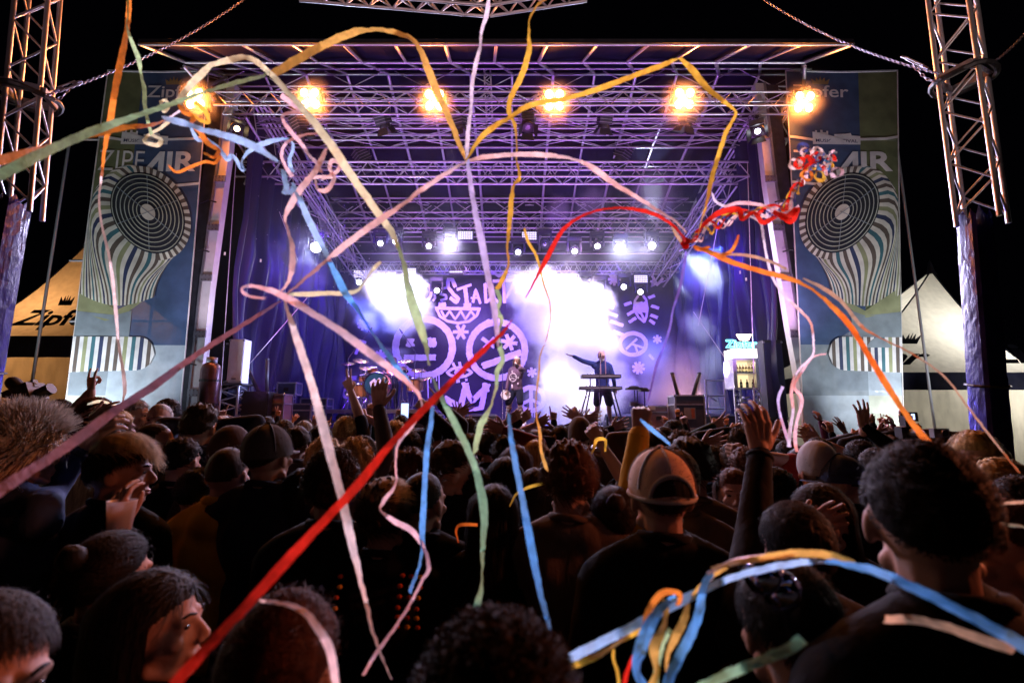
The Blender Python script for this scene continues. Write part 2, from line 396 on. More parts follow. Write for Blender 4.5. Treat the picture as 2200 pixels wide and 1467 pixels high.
# ------------------------------------------------------------------ stage masts
for s, pts, w in ((-1, [(500, 185), (487, 330), (447, 620), (418, 905)], 0), (1, [(1628, 185), (1652, 400), (1700, 700), (1742, 930)], 0)):
    Ym = 10.75
    P = [at(x, y, Ym) for x, y in pts]; base = P[-1].copy(); base.z = 0
    P.append(base + (P[-1] - P[-2]).normalized() * 0)
    t = thing('stage_mast', base, '%s mast of the stage, tall pale steel post lit violet beside a striped banner' % ('left' if s < 0 else 'right'), 'mast')
    def column(off, wd, dp, m, nm, dy=0):
        mb = MB()
        for a, c in zip(P, P[1:]):
            x0, x1 = a.x + off, c.x + off
            v = []
            for (x, z) in ((x0, a.z), (x1, c.z)):
                v += [(x - wd / 2, Ym - dp / 2 + dy, z), (x + wd / 2, Ym - dp / 2 + dy, z), (x + wd / 2, Ym + dp / 2 + dy, z), (x - wd / 2, Ym + dp / 2 + dy, z)]
            mb.add(v, [(0, 1, 5, 4), (1, 2, 6, 5), (2, 3, 7, 6), (3, 0, 4, 7), (0, 3, 2, 1), (4, 5, 6, 7)])
        mb.build(nm, m, t)
    column(0, .23, .20, M['white'] , 'lit_mast_face')  # white paint stands in for the lit side of the post
    column(s * .30, .34, .18, M['darksteel'], 'shaded_channel', .04)  # dark steel puts the post's unlit side into the colour
    column(s * .11, .05, .24, M['steel'], 'flange', -.01)
    for z in (2.6, 3.9, 5.2, 6.4, 7.6, 8.7):
        x = np.interp(z, [P[3].z, P[2].z, P[1].z, P[0].z], [P[3].x, P[2].x, P[1].x, P[0].x])
        MB().box((x, Ym - .125, z), (.27, .03, .16)).build('splice_plate', M['steel'], t)
        mb = MB()
        for dx in (-.08, 0, .08):
            for dz in (-.05, .05): mb.ell((x + dx, Ym - .145, z + dz), (.013, .012, .013), 6, 4)
        mb.build('bolt_row', M['darksteel'], t)
    for z in (3.2, 5.8, 7.0):
        x = np.interp(z, [P[3].z, P[2].z, P[1].z, P[0].z], [P[3].x, P[2].x, P[1].x, P[0].x])
        mb = MB().tube([(x - s * .02, Ym - .16, z), (x + s * .15, Ym - .2, z + .04), (x + s * .42, Ym - .12, z - .02), (x + s * .5, Ym - .05, z - .06)], .018, 5)
        mb.build('cable_clamp', M['black'], t)
    mb = MB()
    for k in range(3):
        pts2 = [(P[3].x + s * (.45 + .05 * k) + .03 * math.sin(z * 1.7 + k), Ym - .16 - .02 * k, z) for z in np.linspace(9, .1, 14)]
        mb.tube(pts2, .014, 5)
    mb.build('cable', M['black'], t)
# ------------------------------------------------------------------ side drapes
def drape(px_f, px_r, s, label):
    t = MB(); n = 90; ys = np.linspace(11.3, 17.55, n); base = None; nz = 14
    xf = at(px_f, 600, 11.3).x; xr = at(px_r, 640, 17.5).x
    vs = []; fs = []
    for i, Y in enumerate(ys):
        k = i / (n - 1); x = xf + (xr - xf) * k
        for j in range(nz):
            zz = DECK + (roofz(Y) - .3 - DECK) * j / (nz - 1)
            fold = .10 * math.sin(i * .9 + .5 * math.sin(j * .3)) + .05 * math.sin(i * .37 + j * .12) + .10 * math.sin(j * .8 + i * .13) * (j < 8)
            vs.append((x + s * fold * 1.1, Y + .05 * math.sin(i * .6 + j * .2), zz))
    for i in range(n - 1):
        for j in range(nz - 1): a = i * nz + j; fs.append((a, a + nz, a + nz + 1, a + 1))
    t.add(vs, fs); o = t.build('side_drape', M['curtain'], None, True); tag(o, label, 'curtain'); return o
drape(500, 742, 1, 'dark violet pleated drape closing the left wing of the stage')
drape(1668, 1452, -1, 'dark blue pleated drape closing the right wing of the stage')
# ------------------------------------------------------------------ painted backdrop
BY = 17.6
bd = thing('painted_backdrop', (0, BY, DECK), 'dark backdrop cloth painted with pale lilac faces, stars, lettering and a crown', 'backdrop')
mb = MB(); a = at(738, 545, BY); c = at(1456, 545, BY); bl = at(738, 905, BY); 
nx = 60
for i in range(nx):
    x0 = a.x + (c.x - a.x) * i / nx; x1 = a.x + (c.x - a.x) * (i + 1) / nx
    y0 = BY + .03 * math.sin(i * .8); y1 = BY + .03 * math.sin((i + 1) * .8)
    mb.quad((x0, y0, DECK), (x1, y1, DECK), (x1, y1, a.z + .1), (x0, y0, a.z + .1))
mb.build('cloth', M['backdrop'], bd, True)
art_n = [0]
def stroke(pts, w, name='painted_stroke', closed=False, rough=.10, seed=None, merge=None):
    """a brush stroke of width w (photo px) through picture points, laid on the cloth"""
    rs = random.Random(art_n[0] * 3 + 5); P = [Vector((x, y)) for x, y in pts]
    if closed: P.append(P[0].copy())
    Q = []
    for i in range(len(P) - 1):
        L = (P[i + 1] - P[i]).length; n = max(1, int(L / 3.0))
        for k in range(n): Q.append(P[i].lerp(P[i + 1], k / n))
    Q.append(P[-1])
    z = BY - .05 - .0021 * (art_n[0] % 24)
    vs = []; fs = []
    for i, q in enumerate(Q):
        d = Q[min(i + 1, len(Q) - 1)] - Q[max(i - 1, 0)]
        if closed and (i == 0 or i == len(Q) - 1): d = Q[1] - Q[-2]
        d = d.normalized() if d.length > 0 else Vector((1, 0)); n = Vector((-d.y, d.x))
        ww = w / 2 * (1 + rough * rs.uniform(-1, 1)); w2 = w / 2 * (1 + rough * rs.uniform(-1, 1))
        if closed and i == len(Q) - 1: ww = w2 = w / 2
        vs += [at(*(q + n * ww), z), at(*(q - n * w2), z)]
    for i in range(len(Q) - 1): fs.append((2 * i, 2 * i + 1, 2 * i + 3, 2 * i + 2))
    if not closed:      # blunt ragged ends
        for e, sg in ((0, -1), (len(Q) - 1, 1)):
            d = (Q[1] - Q[0]) if e == 0 else (Q[-1] - Q[-2]); d = d.normalized() * sg; n = Vector((-d.y, d.x))
            k = len(vs); cc = [at(*(Q[e] + n * w / 2 * t + d * w * rs.uniform(.05, .28)), z) for t in (-.9, -.5, 0, .5, .9)]
            vs += cc; A = 2 * e; 
            fs.append((A, A + 1, k, k + 1, k + 2, k + 3, k + 4) if sg > 0 else (A + 1, A, k, k + 1, k + 2, k + 3, k + 4))
    art_n[0] += 1
    return MB().add(vs, fs).build(name, M['paint'], bd)
def ring(cx, cy, rx, ry, w, n=40, nm='painted_ring', rot=0, a0=0, a1=360):
    pts = []
    for k in range(n if a1 - a0 >= 360 else n + 1):
        t = R(a0 + (a1 - a0) * k / n); x, y = rx * math.cos(t), ry * math.sin(t)
        pts.append((cx + x * math.cos(R(rot)) - y * math.sin(R(rot)), cy + x * math.sin(R(rot)) + y * math.cos(R(rot))))
    return stroke(pts, w, nm, closed=(a1 - a0 >= 360))
def star(cx, cy, r, w, n=3, rot=20):
    for k in range(n):
        t = R(rot + 180 * k / n); stroke([(cx - r * math.cos(t), cy - r * math.sin(t)), (cx + r * math.cos(t), cy + r * math.sin(t))], w, 'painted_star_stroke')
def blob(cx, cy, rx, ry): stroke([(cx - rx * .6, cy), (cx + rx * .6, cy)], ry * 2, 'painted_dot', rough=.2)
ring(911, 746, 61, 61, 15); ring(1068, 752, 60, 60, 14)              # the two big faces
blob(881, 736, 9, 9); blob(928, 736, 10, 10); stroke([(870, 768), (934, 768)], 13)
stroke([(1036, 727), (1062, 745)], 8); stroke([(1062, 727), (1040, 748)], 8)
star(1094, 735, 17, 8, 3, 10); stroke([(1038, 786), (1118, 757)], 14)
stroke([(1032, 700), (1050, 690), (1060, 693)], 9)
for x, l in ((919, 55), (925, 22), (931, 14), (937, 18), (943, 40)): stroke([(x, 800), (x + 1, 800 + l)], 2.4, 'paint_drip')
star(990, 713, 16, 7, 3, 0)
stroke([(936, 662), (1031, 664)], 7)                                       # zigzag smile
stroke([(938, 664), (946, 680), (962, 690), (985, 694), (1008, 690), (1024, 678), (1030, 664)], 6)
stroke([(948, 668), (956, 682), (966, 668), (978, 686), (990, 668), (1000, 686), (1012, 668), (1020, 680)], 5)
blob(950, 654, 11, 5); blob(1004, 656, 11, 5)
# lettering along the top
stroke([(890, 612), (900, 608), (903, 616), (892, 628), (902, 630)], 6, 'painted_letter')
ring(915, 628, 11, 17, 7, nm='painted_letter')
stroke([(933, 626), (935, 640), (930, 646)], 5, 'painted_letter')
stroke([(958, 618), (947, 622), (946, 632), (958, 634), (959, 642), (947, 645)], 5.5, 'painted_letter')
stroke([(978, 616), (972, 601), (963, 600), (962, 616), (974, 632), (985, 642), (980, 650), (968, 640)], 8, 'painted_letter')
stroke([(982, 622), (1012, 612)], 6, 'painted_letter'); stroke([(999, 616), (1003, 650)], 9, 'painted_letter')
stroke([(1016, 650), (1022, 622), (1032, 652)], 6, 'painted_letter'); stroke([(1012, 640), (1030, 640)], 4, 'painted_letter')
stroke([(1042, 610), (1044, 650)], 7, 'painted_letter'); stroke([(1042, 610), (1058, 622), (1056, 640), (1044, 650)], 6, 'painted_letter')
stroke([(1060, 604), (1104, 602)], 7, 'painted_letter'); stroke([(1082, 604), (1084, 650)], 7, 'painted_letter'); stroke([(1056, 612), (1062, 640), (1072, 652)], 6, 'painted_letter')
stroke([(1088, 640), (1105, 606)], 6, 'painted_letter'); stroke([(1108, 630), (1118, 612), (1126, 626), (1116, 630)], 5, 'painted_letter')
stroke([(1130, 620), (1150, 606)], 5, 'painted_letter'); stroke([(1140, 626), (1144, 604)], 5, 'painted_letter')
# upper signs
stroke([(1056, 583), (1072, 594), (1088, 583)], 6); stroke([(1128, 590), (1165, 598)], 6); stroke([(1140, 584), (1170, 588)], 5)
for pts in ([(1224, 606), (1222, 592), (1232, 586), (1244, 590), (1246, 606)],): stroke(pts, 5, closed=True)
stroke([(1229, 600), (1235, 592), (1241, 600)], 3, closed=True)
stroke([(1263, 588), (1268, 598), (1264, 606)], 5); star(1320, 600, 13, 6, 4, 0)
stroke([(1400, 590), (1412, 612), (1424, 598)], 6); stroke([(1398, 604), (1408, 610)], 5); stroke([(1222, 618), (1216, 634)], 5)
stroke([(1276, 636), (1294, 627), (1308, 632), (1288, 645)], 6, closed=True)
for (x, y) in ((1292, 652), (1300, 670), (1312, 690), (1318, 712)): stroke([(x, y), (x + 26, y + 9)], 8)
for x, y, x2, y2 in ((1232, 625, 1262, 618), (1236, 640, 1268, 632)): stroke([(x, y), (x2, y2)], 5)
# the eye standing upright
stroke([(1376, 628), (1364, 646), (1362, 664), (1372, 682), (1384, 692)], 5); stroke([(1376, 628), (1388, 644), (1391, 662), (1389, 680), (1384, 692)], 5)
blob(1377, 660, 14, 13); stroke([(1377, 672), (1384, 686)], 5)
for x, y, dx, dy in ((1342, 655, 14, -5), (1348, 676, 14, -8), (1352, 692, 14, -9), (1394, 640, 12, -5), (1400, 657, 15, 5), (1398, 677, 14, 5), (1396, 688, 10, 7)):
    stroke([(x, y), (x + dx, y + dy)], 7)
ring(1360, 739, 28, 23, 9); stroke([(1345, 750), (1368, 728)], 5); stroke([(1358, 739), (1382, 747)], 5); stroke([(1364, 740), (1370, 758)], 5)
star(1412, 729, 9, 5, 3, 30); star(1372, 790, 13, 6, 4, 12); stroke([(1395, 762), (1404, 772)], 6)
star(780, 697, 12, 6, 4, 10); star(818, 765, 13, 6, 4, 0)
stroke([(762, 742), (775, 732), (786, 736)], 6); stroke([(764, 760), (776, 734), (792, 764)], 7)
stroke([(736, 650), (756, 642)], 12); ring(1255, 745, 20, 40, 10)
# lower signs
stroke([(960, 800), (972, 792), (988, 789), (1004, 793), (1014, 800), (1000, 808), (984, 811), (968, 806)], 6, closed=True); blob(986, 800, 12, 8)
stroke([(973, 780), (977, 788)], 6); stroke([(987, 778), (989, 787)], 6); blob(984, 818, 4, 4); blob(1002, 816, 3, 3)
stroke([(956, 856), (972, 866), (990, 874)], 14); stroke([(990, 872), (1000, 832)], 13); stroke([(1000, 832), (1014, 862), (1040, 836)], 12); stroke([(1042, 836), (1034, 876)], 12)
stroke([(968, 886), (1000, 882), (1036, 876)], 8); blob(1000, 829, 8, 8); blob(1044, 832, 9, 9)
star(1143, 800, 10, 5.5, 3, 20)
ring(1141, 857, 27, 25, 10); stroke([(1141, 832), (1141, 880)], 8); stroke([(1141, 858), (1120, 868)], 7); stroke([(1141, 858), (1162, 868)], 7)
for x in (1138, 1143, 1148): stroke([(x, 880), (x, 896)], 2, 'paint_drip')
stroke([(738, 818), (748, 812), (765, 812)], 9); ring(745, 845, 8, 9, 6); stroke([(912, 572), (925, 562), (940, 572)], 6)

# ------------------------------------------------------------------ lamps
def at_scale(px, Y, py): return (cp - (733.5 - py) / F * sp) * 0 + Y / (cp - (733.5 - py) / F * sp) / F * px
names = ['leftmost', 'second from the left', 'third from the left', 'fourth from the left', 'fifth from the left', 'rightmost']
tilt0 = Matrix.Rotation(R(-32), 3, 'X')
for i, (px, py) in enumerate(BLIND):
    c = at(px, py, BLY); t = thing('blinder_lamp', c, '%s of the six warm four-lens blinders on the front truss' % names[i], 'stage lamp', 'warm four-lens blinders along the front truss')
    e = .15; face = Matrix.Rotation(R(22), 3, 'X')
    f = face @ Vector((0, -1, 0))
    MB().box(c, (.50, .16, .50), M3=face).build('housing', M['black'], t)
    for sx in (-1, 1):
        for sz in (-1, 1):
            q = c + face @ Vector((sx * .125, -.09, sz * .125))
            mb = MB().lathe([(.118, 0), (.118, .045), (.100, .05)], q, f, 18).build('lens_bezel', M['darksteel'], t, True)
            MB().ell(q + f * .012, (.094, .094, .05), 14, 6, face @ Matrix.Rotation(R(90), 3, 'X')).build('lens', M['lens_warm'], t, True)
    mb = MB().tube([c + Vector((-.28, .05, -.1)), c + Vector((-.29, .05, .34)), c + Vector((.29, .05, .34)), c + Vector((.28, .05, -.1))], .014, 5); mb.build('yoke', M['darksteel'], t)
def par(px, py, Y, tgt, label, lit=None, door=True, sc=1.0, group=None):
    """theatre spotlight: ribbed can, yoke, clamp and barn doors"""
    c = at(px, py, Y); t = thing('spotlight', c, label, 'stage lamp', group)
    d = (Vector(tgt) - c).normalized(); q = d.to_track_quat('Y', 'Z').to_matrix()
    MB().box(c, (.30 * sc, .36 * sc, .30 * sc), M3=q).build('housing', M['darksteel'], t)
    mb = MB()
    for k in range(5): mb.box(c + q @ Vector((0, (-.14 + .07 * k) * sc, 0)), (.33 * sc, .014 * sc, .33 * sc), M3=q)
    mb.build('cooling_rib', M['steel'], t)
    MB().lathe([(.13 * sc, 0), (.15 * sc, .08 * sc), (.14 * sc, .1 * sc), (.05 * sc, .07 * sc)], c + q @ Vector((0, .17 * sc, 0)), d, 16).build('snoot', M['black'], t, True)
    MB().disc(c + q @ Vector((0, .245 * sc, 0)), d, .125 * sc, 16).build('lens', M['lens_warm'] if lit == 'warm' else M['lens_white'] if lit else M['chrome'], t)
    if door:
        for a in range(4):
            m = q @ Matrix.Rotation(R(90 * a), 3, 'Y')
            MB().quad(*[c + m @ Vector(v) for v in ((-.12 * sc, .27 * sc, .14 * sc), (.12 * sc, .27 * sc, .14 * sc), (.16 * sc, .42 * sc, .22 * sc), (-.16 * sc, .42 * sc, .22 * sc))]).build('barn_door', M['black'], t)
    mb = MB().tube([c + Vector((-.2 * sc, 0, 0)), c + Vector((-.2 * sc, 0, .28 * sc)), c + Vector((.2 * sc, 0, .28 * sc)), c + Vector((.2 * sc, 0, 0))], .013, 5); mb.build('yoke', M['steel'], t)
    MB().box(c + Vector((0, 0, .32 * sc)), (.07, .07, .12 * sc)).build('clamp', M['darksteel'], t)
    return t
par(507, 272, 10.7, (-2, 5, 3), 'tilted spotlight with glowing barn doors near the upper left stage corner', 'warm')
par(820, 250, 10.8, (-1, 16, 2), 'boxy spotlight hanging between the second and third blinder')
par(985, 252, 10.8, (0, 14, 2), 'boxy spotlight just right of the third blinder')
par(1133, 262, 10.6, (0.6, 7.5, 3), 'spotlight with open front frame and white heart mark left of the fourth blinder')
par(1300, 250, 10.8, (1.6, 15, 2), 'boxy spotlight between the fourth and fifth blinder')
par(1480, 246, 10.8, (2.6, 15, 2), 'dark spotlight tucked under the fifth blinder')
par(1628, 275, 10.6, (3.0, 6, 3), 'tilted spotlight with glowing barn doors at the upper right stage corner', 'white')
par(642, 262, 10.8, (-3, 14, 2), 'dark spotlight tucked under the second blinder')
for px, py, Y, l in ((776, 335, 12.8, 'left'), (1340, 325, 12.8, 'right')):
    par(px, py, Y, (0, 16, 3), 'dark zoom spotlight hanging in the %s half behind the front trusses' % l, None, True, 1.1)
# heart print on one lamp
def mhead(px, py, Y, tgt, label, lit=True, r=.13, group='moving heads hanging from the rear trusses'):
    c = at(px, py, Y); t = thing('moving_head', c, label, 'stage lamp', group)
    d = (Vector(tgt) - c).normalized(); q = d.to_track_quat('Z', 'Y').to_matrix()
    MB().lathe([(.02, -.22), (.13, -.2), (.16, -.1), (.17, .1), (.15, .17), (r, .18)], c, d, 14).build('head', M['black'], t, True)
    MB().ell(c + d * .165, (r * .95, r * .95, .06), 14, 6, q).build('lens', M['lens_white'] if lit else M['chrome'], t, True)
    for s in (-1, 1): MB().box(c + Vector((s * .21, 0, .12)), (.05, .12, .36)).build('arm', M['black'], t)
    MB().box(c + Vector((0, 0, .36)), (.46, .22, .14)).build('base', M['darksteel'], t)
mh = [(818, 521, 'far left, its round eye throwing a thin beam to the right', 1), (850, 517, 'beside the far left one with an oval white eye', 1), (922, 527, 'under the rear truss throwing a soft beam to the lower right', 1),
      (967, 519, 'with a large white eye left of the centre', 1), (1113, 540, 'small and tilted near the centre of the stage', 1), (1170, 522, 'dark with a honeycomb lens right of the centre', 0),
      (1234, 538, 'small and round left of the star-like glare', 1), (1283, 527, 'with an oval white eye beside the star-like glare', 1), (1333, 532, 'glaring like a star in the right half', 1), (1400, 526, 'with the big round eye, rightmost of its row', 1)]
for px, py, s, lit in mh: mhead(px, py, 15.1 if px != 1333 else 15.0, (at(px, py, 15).x * .6, 6, 2.2), 'moving head ' + s, lit, .12 if px in (967, 1400) else .09)
mh2 = [(1259, 612, 'oval, left one of the pair above the smoke'), (1288, 620, 'throwing a fan of rays to the left above the smoke'), (1341, 614, 'oval, between the painted star and the upright eye'),
       (1377, 625, 'above the painted upright eye, beam falling left'), (770, 604, 'blazing at the left end of the lowest truss'), (888, 604, 'oval, left of the painted letters'), (938, 622, 'small, over the painted letters')]
for px, py, s in mh2: mhead(px, py, 17.0, (at(px, py, 17).x * .3, 9, 2.2), 'moving head ' + s, True, .10)
mhead(680, 532, 13.3, (-3, 5, 4), 'moving head flaring inside a burst of rays on the left wing', True, .15, 'moving heads hanging from the rear trusses')
for i, (px, py, Y) in enumerate(((880, 585, 16.9), (1000, 507, 15.2), (1137, 508, 15.2), (1376, 600, 16.9), (980, 585, 16.9), (775, 590, 16.9))):
    c = at(px, py, Y); t = thing('led_panel', c, ['unlit looking LED panel left on the lowest truss', 'LED panel left of the centre on the rear truss', 'LED panel right of the centre on the rear truss', 'LED panel above the painted upright eye', 'slim LED bar above the painted letters', 'LED panel at the left end of the lowest truss'][i], 'LED panel', 'LED panels on the rear trusses')
    MB().box(c, (.52, .1, .36 if i != 4 else .16)).build('housing', M['black'], t)
    nz = 4 if i != 4 else 1
    for a in range(8):
        mb = MB()
        for b2 in range(nz): mb.box(c + Vector((-.21 + .06 * a, -.055, (-.105 + .07 * b2) if nz > 1 else 0)), (.046, .02, .052))
        mb.build('led_column', M['lens_led'], t)
# ------------------------------------------------------------------ cables sagging under the roof
for i, (a, c2, s) in enumerate(((at(1000, 190, 10.5), at(1100, 200, 10.5), .12), (at(860, 200, 10.6), at(700, 205, 10.6), .2), (at(1340, 205, 10.6), at(1240, 215, 10.6), .15))):
    mb = MB().tube([a.lerp(c2, k / 10) - Vector((0, 0, s * 4 * (k / 10) * (1 - k / 10))) for k in range(11)], .013, 5)
    tag(mb.build('power_cable', M['black']), ['black cable sagging left of the roof centre ladder', 'black cable sagging right of the second blinder', 'black cable sagging right of the fourth blinder'][i], 'cable')
for i, (a, c2, m) in enumerate(((at(508, 330, 10.9), at(470, 905, 10.9), 'rope'), (at(1606, 350, 10.9), at(1622, 900, 10.9), 'rope'), (at(1545, 470, 12), at(1500, 700, 12.4), 'rope'), (at(600, 455, 12.5), at(640, 560, 13.5), 'rope'), (at(660, 640, 11.6), at(520, 800, 11.4), 'rope'), (at(1490, 670, 12.6), at(1572, 790, 11.6), 'rope'))):
    tag(MB().tube([a, c2], .009, 5).build('guy_line', M[m]), ['long thin line hanging just inside the left mast', 'long thin line hanging just inside the right mast', 'thin line slanting down from the right roof wing', 'short thin line on the left drape', 'pale line slanting down to the speaker on the left wing', 'pale line slanting down to the drinks cooler'][i], 'line')
# ================================================================== haze and smoke
def vol_box(name, lo, hi, label=None):
    lo = Vector(lo); hi = Vector(hi); o = MB().box((lo + hi) / 2, hi - lo).build(name, None); return o
m = bpy.data.materials.new('thin_stage_haze'); m.use_nodes = True; nt = m.node_tree; nt.nodes.clear()
out = nt.nodes.new('ShaderNodeOutputMaterial'); pv = nt.nodes.new('ShaderNodeVolumePrincipled')
pv.inputs['Color'].default_value = (.9, .9, .95, 1); pv.inputs['Density'].default_value = .0022; pv.inputs['Anisotropy'].default_value = .35
nt.links.new(pv.outputs[0], out.inputs['Volume'])
hz = vol_box('haze', (-7.6, 9.4, DECK + .02), (7.6, 17.56, 10.9)); hz.data.materials.append(m); tag(hz, 'thin haze hanging under the stage roof', kind='stuff')
def smoke(name, lo, hi, blobs, dens, label, col=(.96, .95, .97), edge=.35, nscale=.9, aniso=0.35):
    """one domain; each blob is (centre, radius); a noise field tears the rims"""
    m = bpy.data.materials.new(name + '_mat'); m.use_nodes = True; nt = m.node_tree; nt.nodes.clear(); N = nt.nodes.new; L = nt.links.new
    out = N('ShaderNodeOutputMaterial'); pv = N('ShaderNodeVolumePrincipled'); pv.inputs['Color'].default_value = (*col, 1); pv.inputs['Anisotropy'].default_value = aniso
    ge = N('ShaderNodeNewGeometry'); n1 = N('ShaderNodeTexNoise'); n1.inputs['Scale'].default_value = nscale; n1.inputs['Detail'].default_value = 5; n1.inputs['Roughness'].default_value = .62
    L(ge.outputs['Position'], n1.inputs['Vector'])
    acc = None
    for c, r in blobs:
        ds = N('ShaderNodeVectorMath'); ds.operation = 'DISTANCE'; L(ge.outputs['Position'], ds.inputs[0]); ds.inputs[1].default_value = c
        mr = N('ShaderNodeMath'); mr.operation = 'MULTIPLY_ADD'; L(ds.outputs['Value'], mr.inputs[0]); mr.inputs[1].default_value = -1 / r; mr.inputs[2].default_value = 1.0
        if acc is None: acc = mr
        else:
            mx = N('ShaderNodeMath'); mx.operation = 'SMOOTH_MAX'; L(acc.outputs[0], mx.inputs[0]); L(mr.outputs[0], mx.inputs[1]); mx.inputs[2].default_value = .2; acc = mx
    a = N('ShaderNodeMath'); a.operation = 'MULTIPLY_ADD'; L(n1.outputs[0], a.inputs[0]); a.inputs[1].default_value = 1.5; a.inputs[2].default_value = -.78
    s = N('ShaderNodeMath'); s.operation = 'ADD'; L(acc.outputs[0], s.inputs[0]); L(a.outputs[0], s.inputs[1])
    mp = N('ShaderNodeMapRange'); mp.inputs['From Min'].default_value = .05; mp.inputs['From Max'].default_value = .05 + edge; mp.inputs['To Max'].default_value = dens; mp.interpolation_type = 'SMOOTHSTEP'
    L(s.outputs[0], mp.inputs['Value']); L(mp.outputs[0], pv.inputs['Density']); L(pv.outputs[0], out.inputs['Volume'])
    o = vol_box(name, lo, hi); o.data.materials.append(m); tag(o, label, kind='stuff'); return o
def B(px, py, Y, r): p = at(px, py, Y); return ((p.x, p.y, p.z), r)
smoke('smoke', (-0.2, 14.2, DECK + .03), (4.1, 16.4, 7.1),
      [B(1125, 625, 15.2, .95), B(1175, 625, 15.2, 1.1), B(1210, 680, 15.2, 1.5), B(1160, 690, 15.2, 1.1), B(1265, 660, 15.2, 1.0), B(1240, 740, 15.2, 1.5), B(1215, 800, 15.2, 1.25), B(1205, 860, 15.2, 1.1), B(1290, 740, 15.2, .9), B(1290, 830, 15.2, 1.3), B(1200, 905, 15.2, .9)],
      1.7, 'thick white smoke column glowing behind the keyboard player', edge=.6, nscale=1.7)
smoke('smoke', (-5.6, 14.6, 4.3), (-2.1, 16.4, 7.2),
      [B(800, 605, 15.4, .6), B(835, 630, 15.4, .95), B(870, 630, 15.4, .9), B(865, 670, 15.4, .95), B(900, 670, 15.4, .7), B(790, 690, 15.4, .5), B(860, 700, 15.4, .5)],
      1.3, 'white smoke cloud bursting over the drum kit', edge=.55, nscale=1.7)
smoke('smoke', (4.15, 13.2, DECK + .03), (7.0, 16.4, 5.3),
      [B(1380, 850, 15.2, 1.3), B(1440, 830, 15.2, 1.3), B(1500, 880, 14.6, 1.2), B(1400, 780, 15.4, 1.0), B(1480, 790, 15.2, .8)],
      .55, 'pink and violet smoke drifting across the right wing floor', edge=.8, nscale=.8)
smoke('smoke', (-5.6, 13.8, 2.2), (-2.6, 15.8, 4.2),
      [B(760, 830, 14.8, 1.0), B(800, 780, 14.8, .8), B(850, 760, 15, .7)],
      .25, 'faint blue smoke around the drum kit', edge=.8, nscale=.9)
smoke('smoke', (0.2, 12.2, 5.8), (5.6, 15.2, 9.4),
      [B(1270, 430, 13.8, .9), B(1400, 430, 13.8, 1.0), B(1200, 450, 13.8, .6)],
      .65, 'pale blue haze patches lit by the beams under the right half of the roof', edge=.7, nscale=.7)
smoke('smoke', (4.5, 12.8, 3.2), (7.2, 15.0, 7.4),
      [B(1520, 590, 14.0, 1.0), B(1590, 640, 14.0, .8), B(1500, 700, 14.0, .7), B(1540, 780, 14.2, .7)],
      .6, 'pale blue haze patches lit by the beam on the right drape', edge=.7, nscale=.7)
smoke('smoke', (-7.0, 12.1, 4.6), (-4.5, 13.7, 8.2),
      [B(600, 560, 12.9, .8), B(660, 590, 12.9, .7), B(640, 510, 12.9, .6)],
      .30, 'torn smoke around the flaring lamp on the left wing', edge=.5, nscale=1.4)
smoke('smoke', (-7.4, 9.7, 7.6), (7.5, 10.9, 10.4), [B(px, py + 4, BLY - .15, .62) for px, py in BLIND],
      .5, 'thin haze glowing orange around the blinders', edge=.8, nscale=.5)
smoke('smoke', (-5.7, 13.2, DECK + .03), (7.0, 17.3, 6.9), [B(820, 660, 15.6, 1.9), B(1010, 700, 15.8, 1.5), B(1180, 690, 15.4, 2.1), B(1290, 760, 15.2, 2.2), B(1420, 800, 15, 1.8), B(800, 850, 15, 1.5), B(1200, 880, 15, 1.6)],
      .19, 'thin violet smoke spreading around the white clouds', edge=1.0, nscale=.6)
smoke('smoke', (-5.0, 13.3, 6.3), (5.4, 15.2, 8.4), [B(840, 525, 14.3, 1.3), B(960, 545, 14.3, 1.2), B(1080, 560, 14.3, 1.2), B(1220, 545, 14.3, 1.2), B(1340, 560, 14.3, 1.3)],
      .05, 'faint blue haze in which the beams of the moving heads show', edge=1.0, nscale=1.0)
# ================================================================== towers, chains, banners, tents
def tower(pt, pb, Y, side, rot, label, wrap_from, wrap_to, bays):
    """four-chord tower; the lower part is wrapped in shiny blue foil"""
    p = at(*pt, Y); q = at(*pb, Y); d = (q - p).normalized()
    foot = p + d * ((0 - p.z) / d.z)
    t = thing('truss_tower', foot, label, 'tower')
    r3 = Matrix.Rotation(R(rot), 3, 'Z'); h = side / 2
    offs = [r3 @ Vector((a * h, b * h, 0)) for a, b in ((-1, -1), (1, -1), (1, 1), (-1, 1))]
    top = p - d * 1.2; zq = q
    for o in offs: bar_obj('chord', top + o, q + d * .12 + o, .026, M['alu'], t, 8)
    L = (zq - top) / bays
    for k in range(4):
        a, b = offs[k], offs[(k + 1) % 4]
        for i in range(bays):
            s0 = top + L * i; s1 = top + L * (i + .5); s2 = top + L * (i + 1)
            x, y = (a, b) if k % 2 else (b, a)
            bar_obj('brace', s0 + x, s1 + y, .012, M['alu'], t); bar_obj('brace', s1 + y, s2 + x, .012, M['alu'], t)
    return t, foot, offs, d
tl, fl, offl, dl = tower((82, 0), (42, 440), 5.4, .31, 24, 'left lattice tower nearest the camera, lower part wrapped in blue foil', 0, 0, 6)
tr, fr_, offr, dr = tower((2045, 0), (2108, 462), 5.3, .36, 33, 'right lattice tower nearest the camera, lower part wrapped in blue foil', 0, 0, 6)
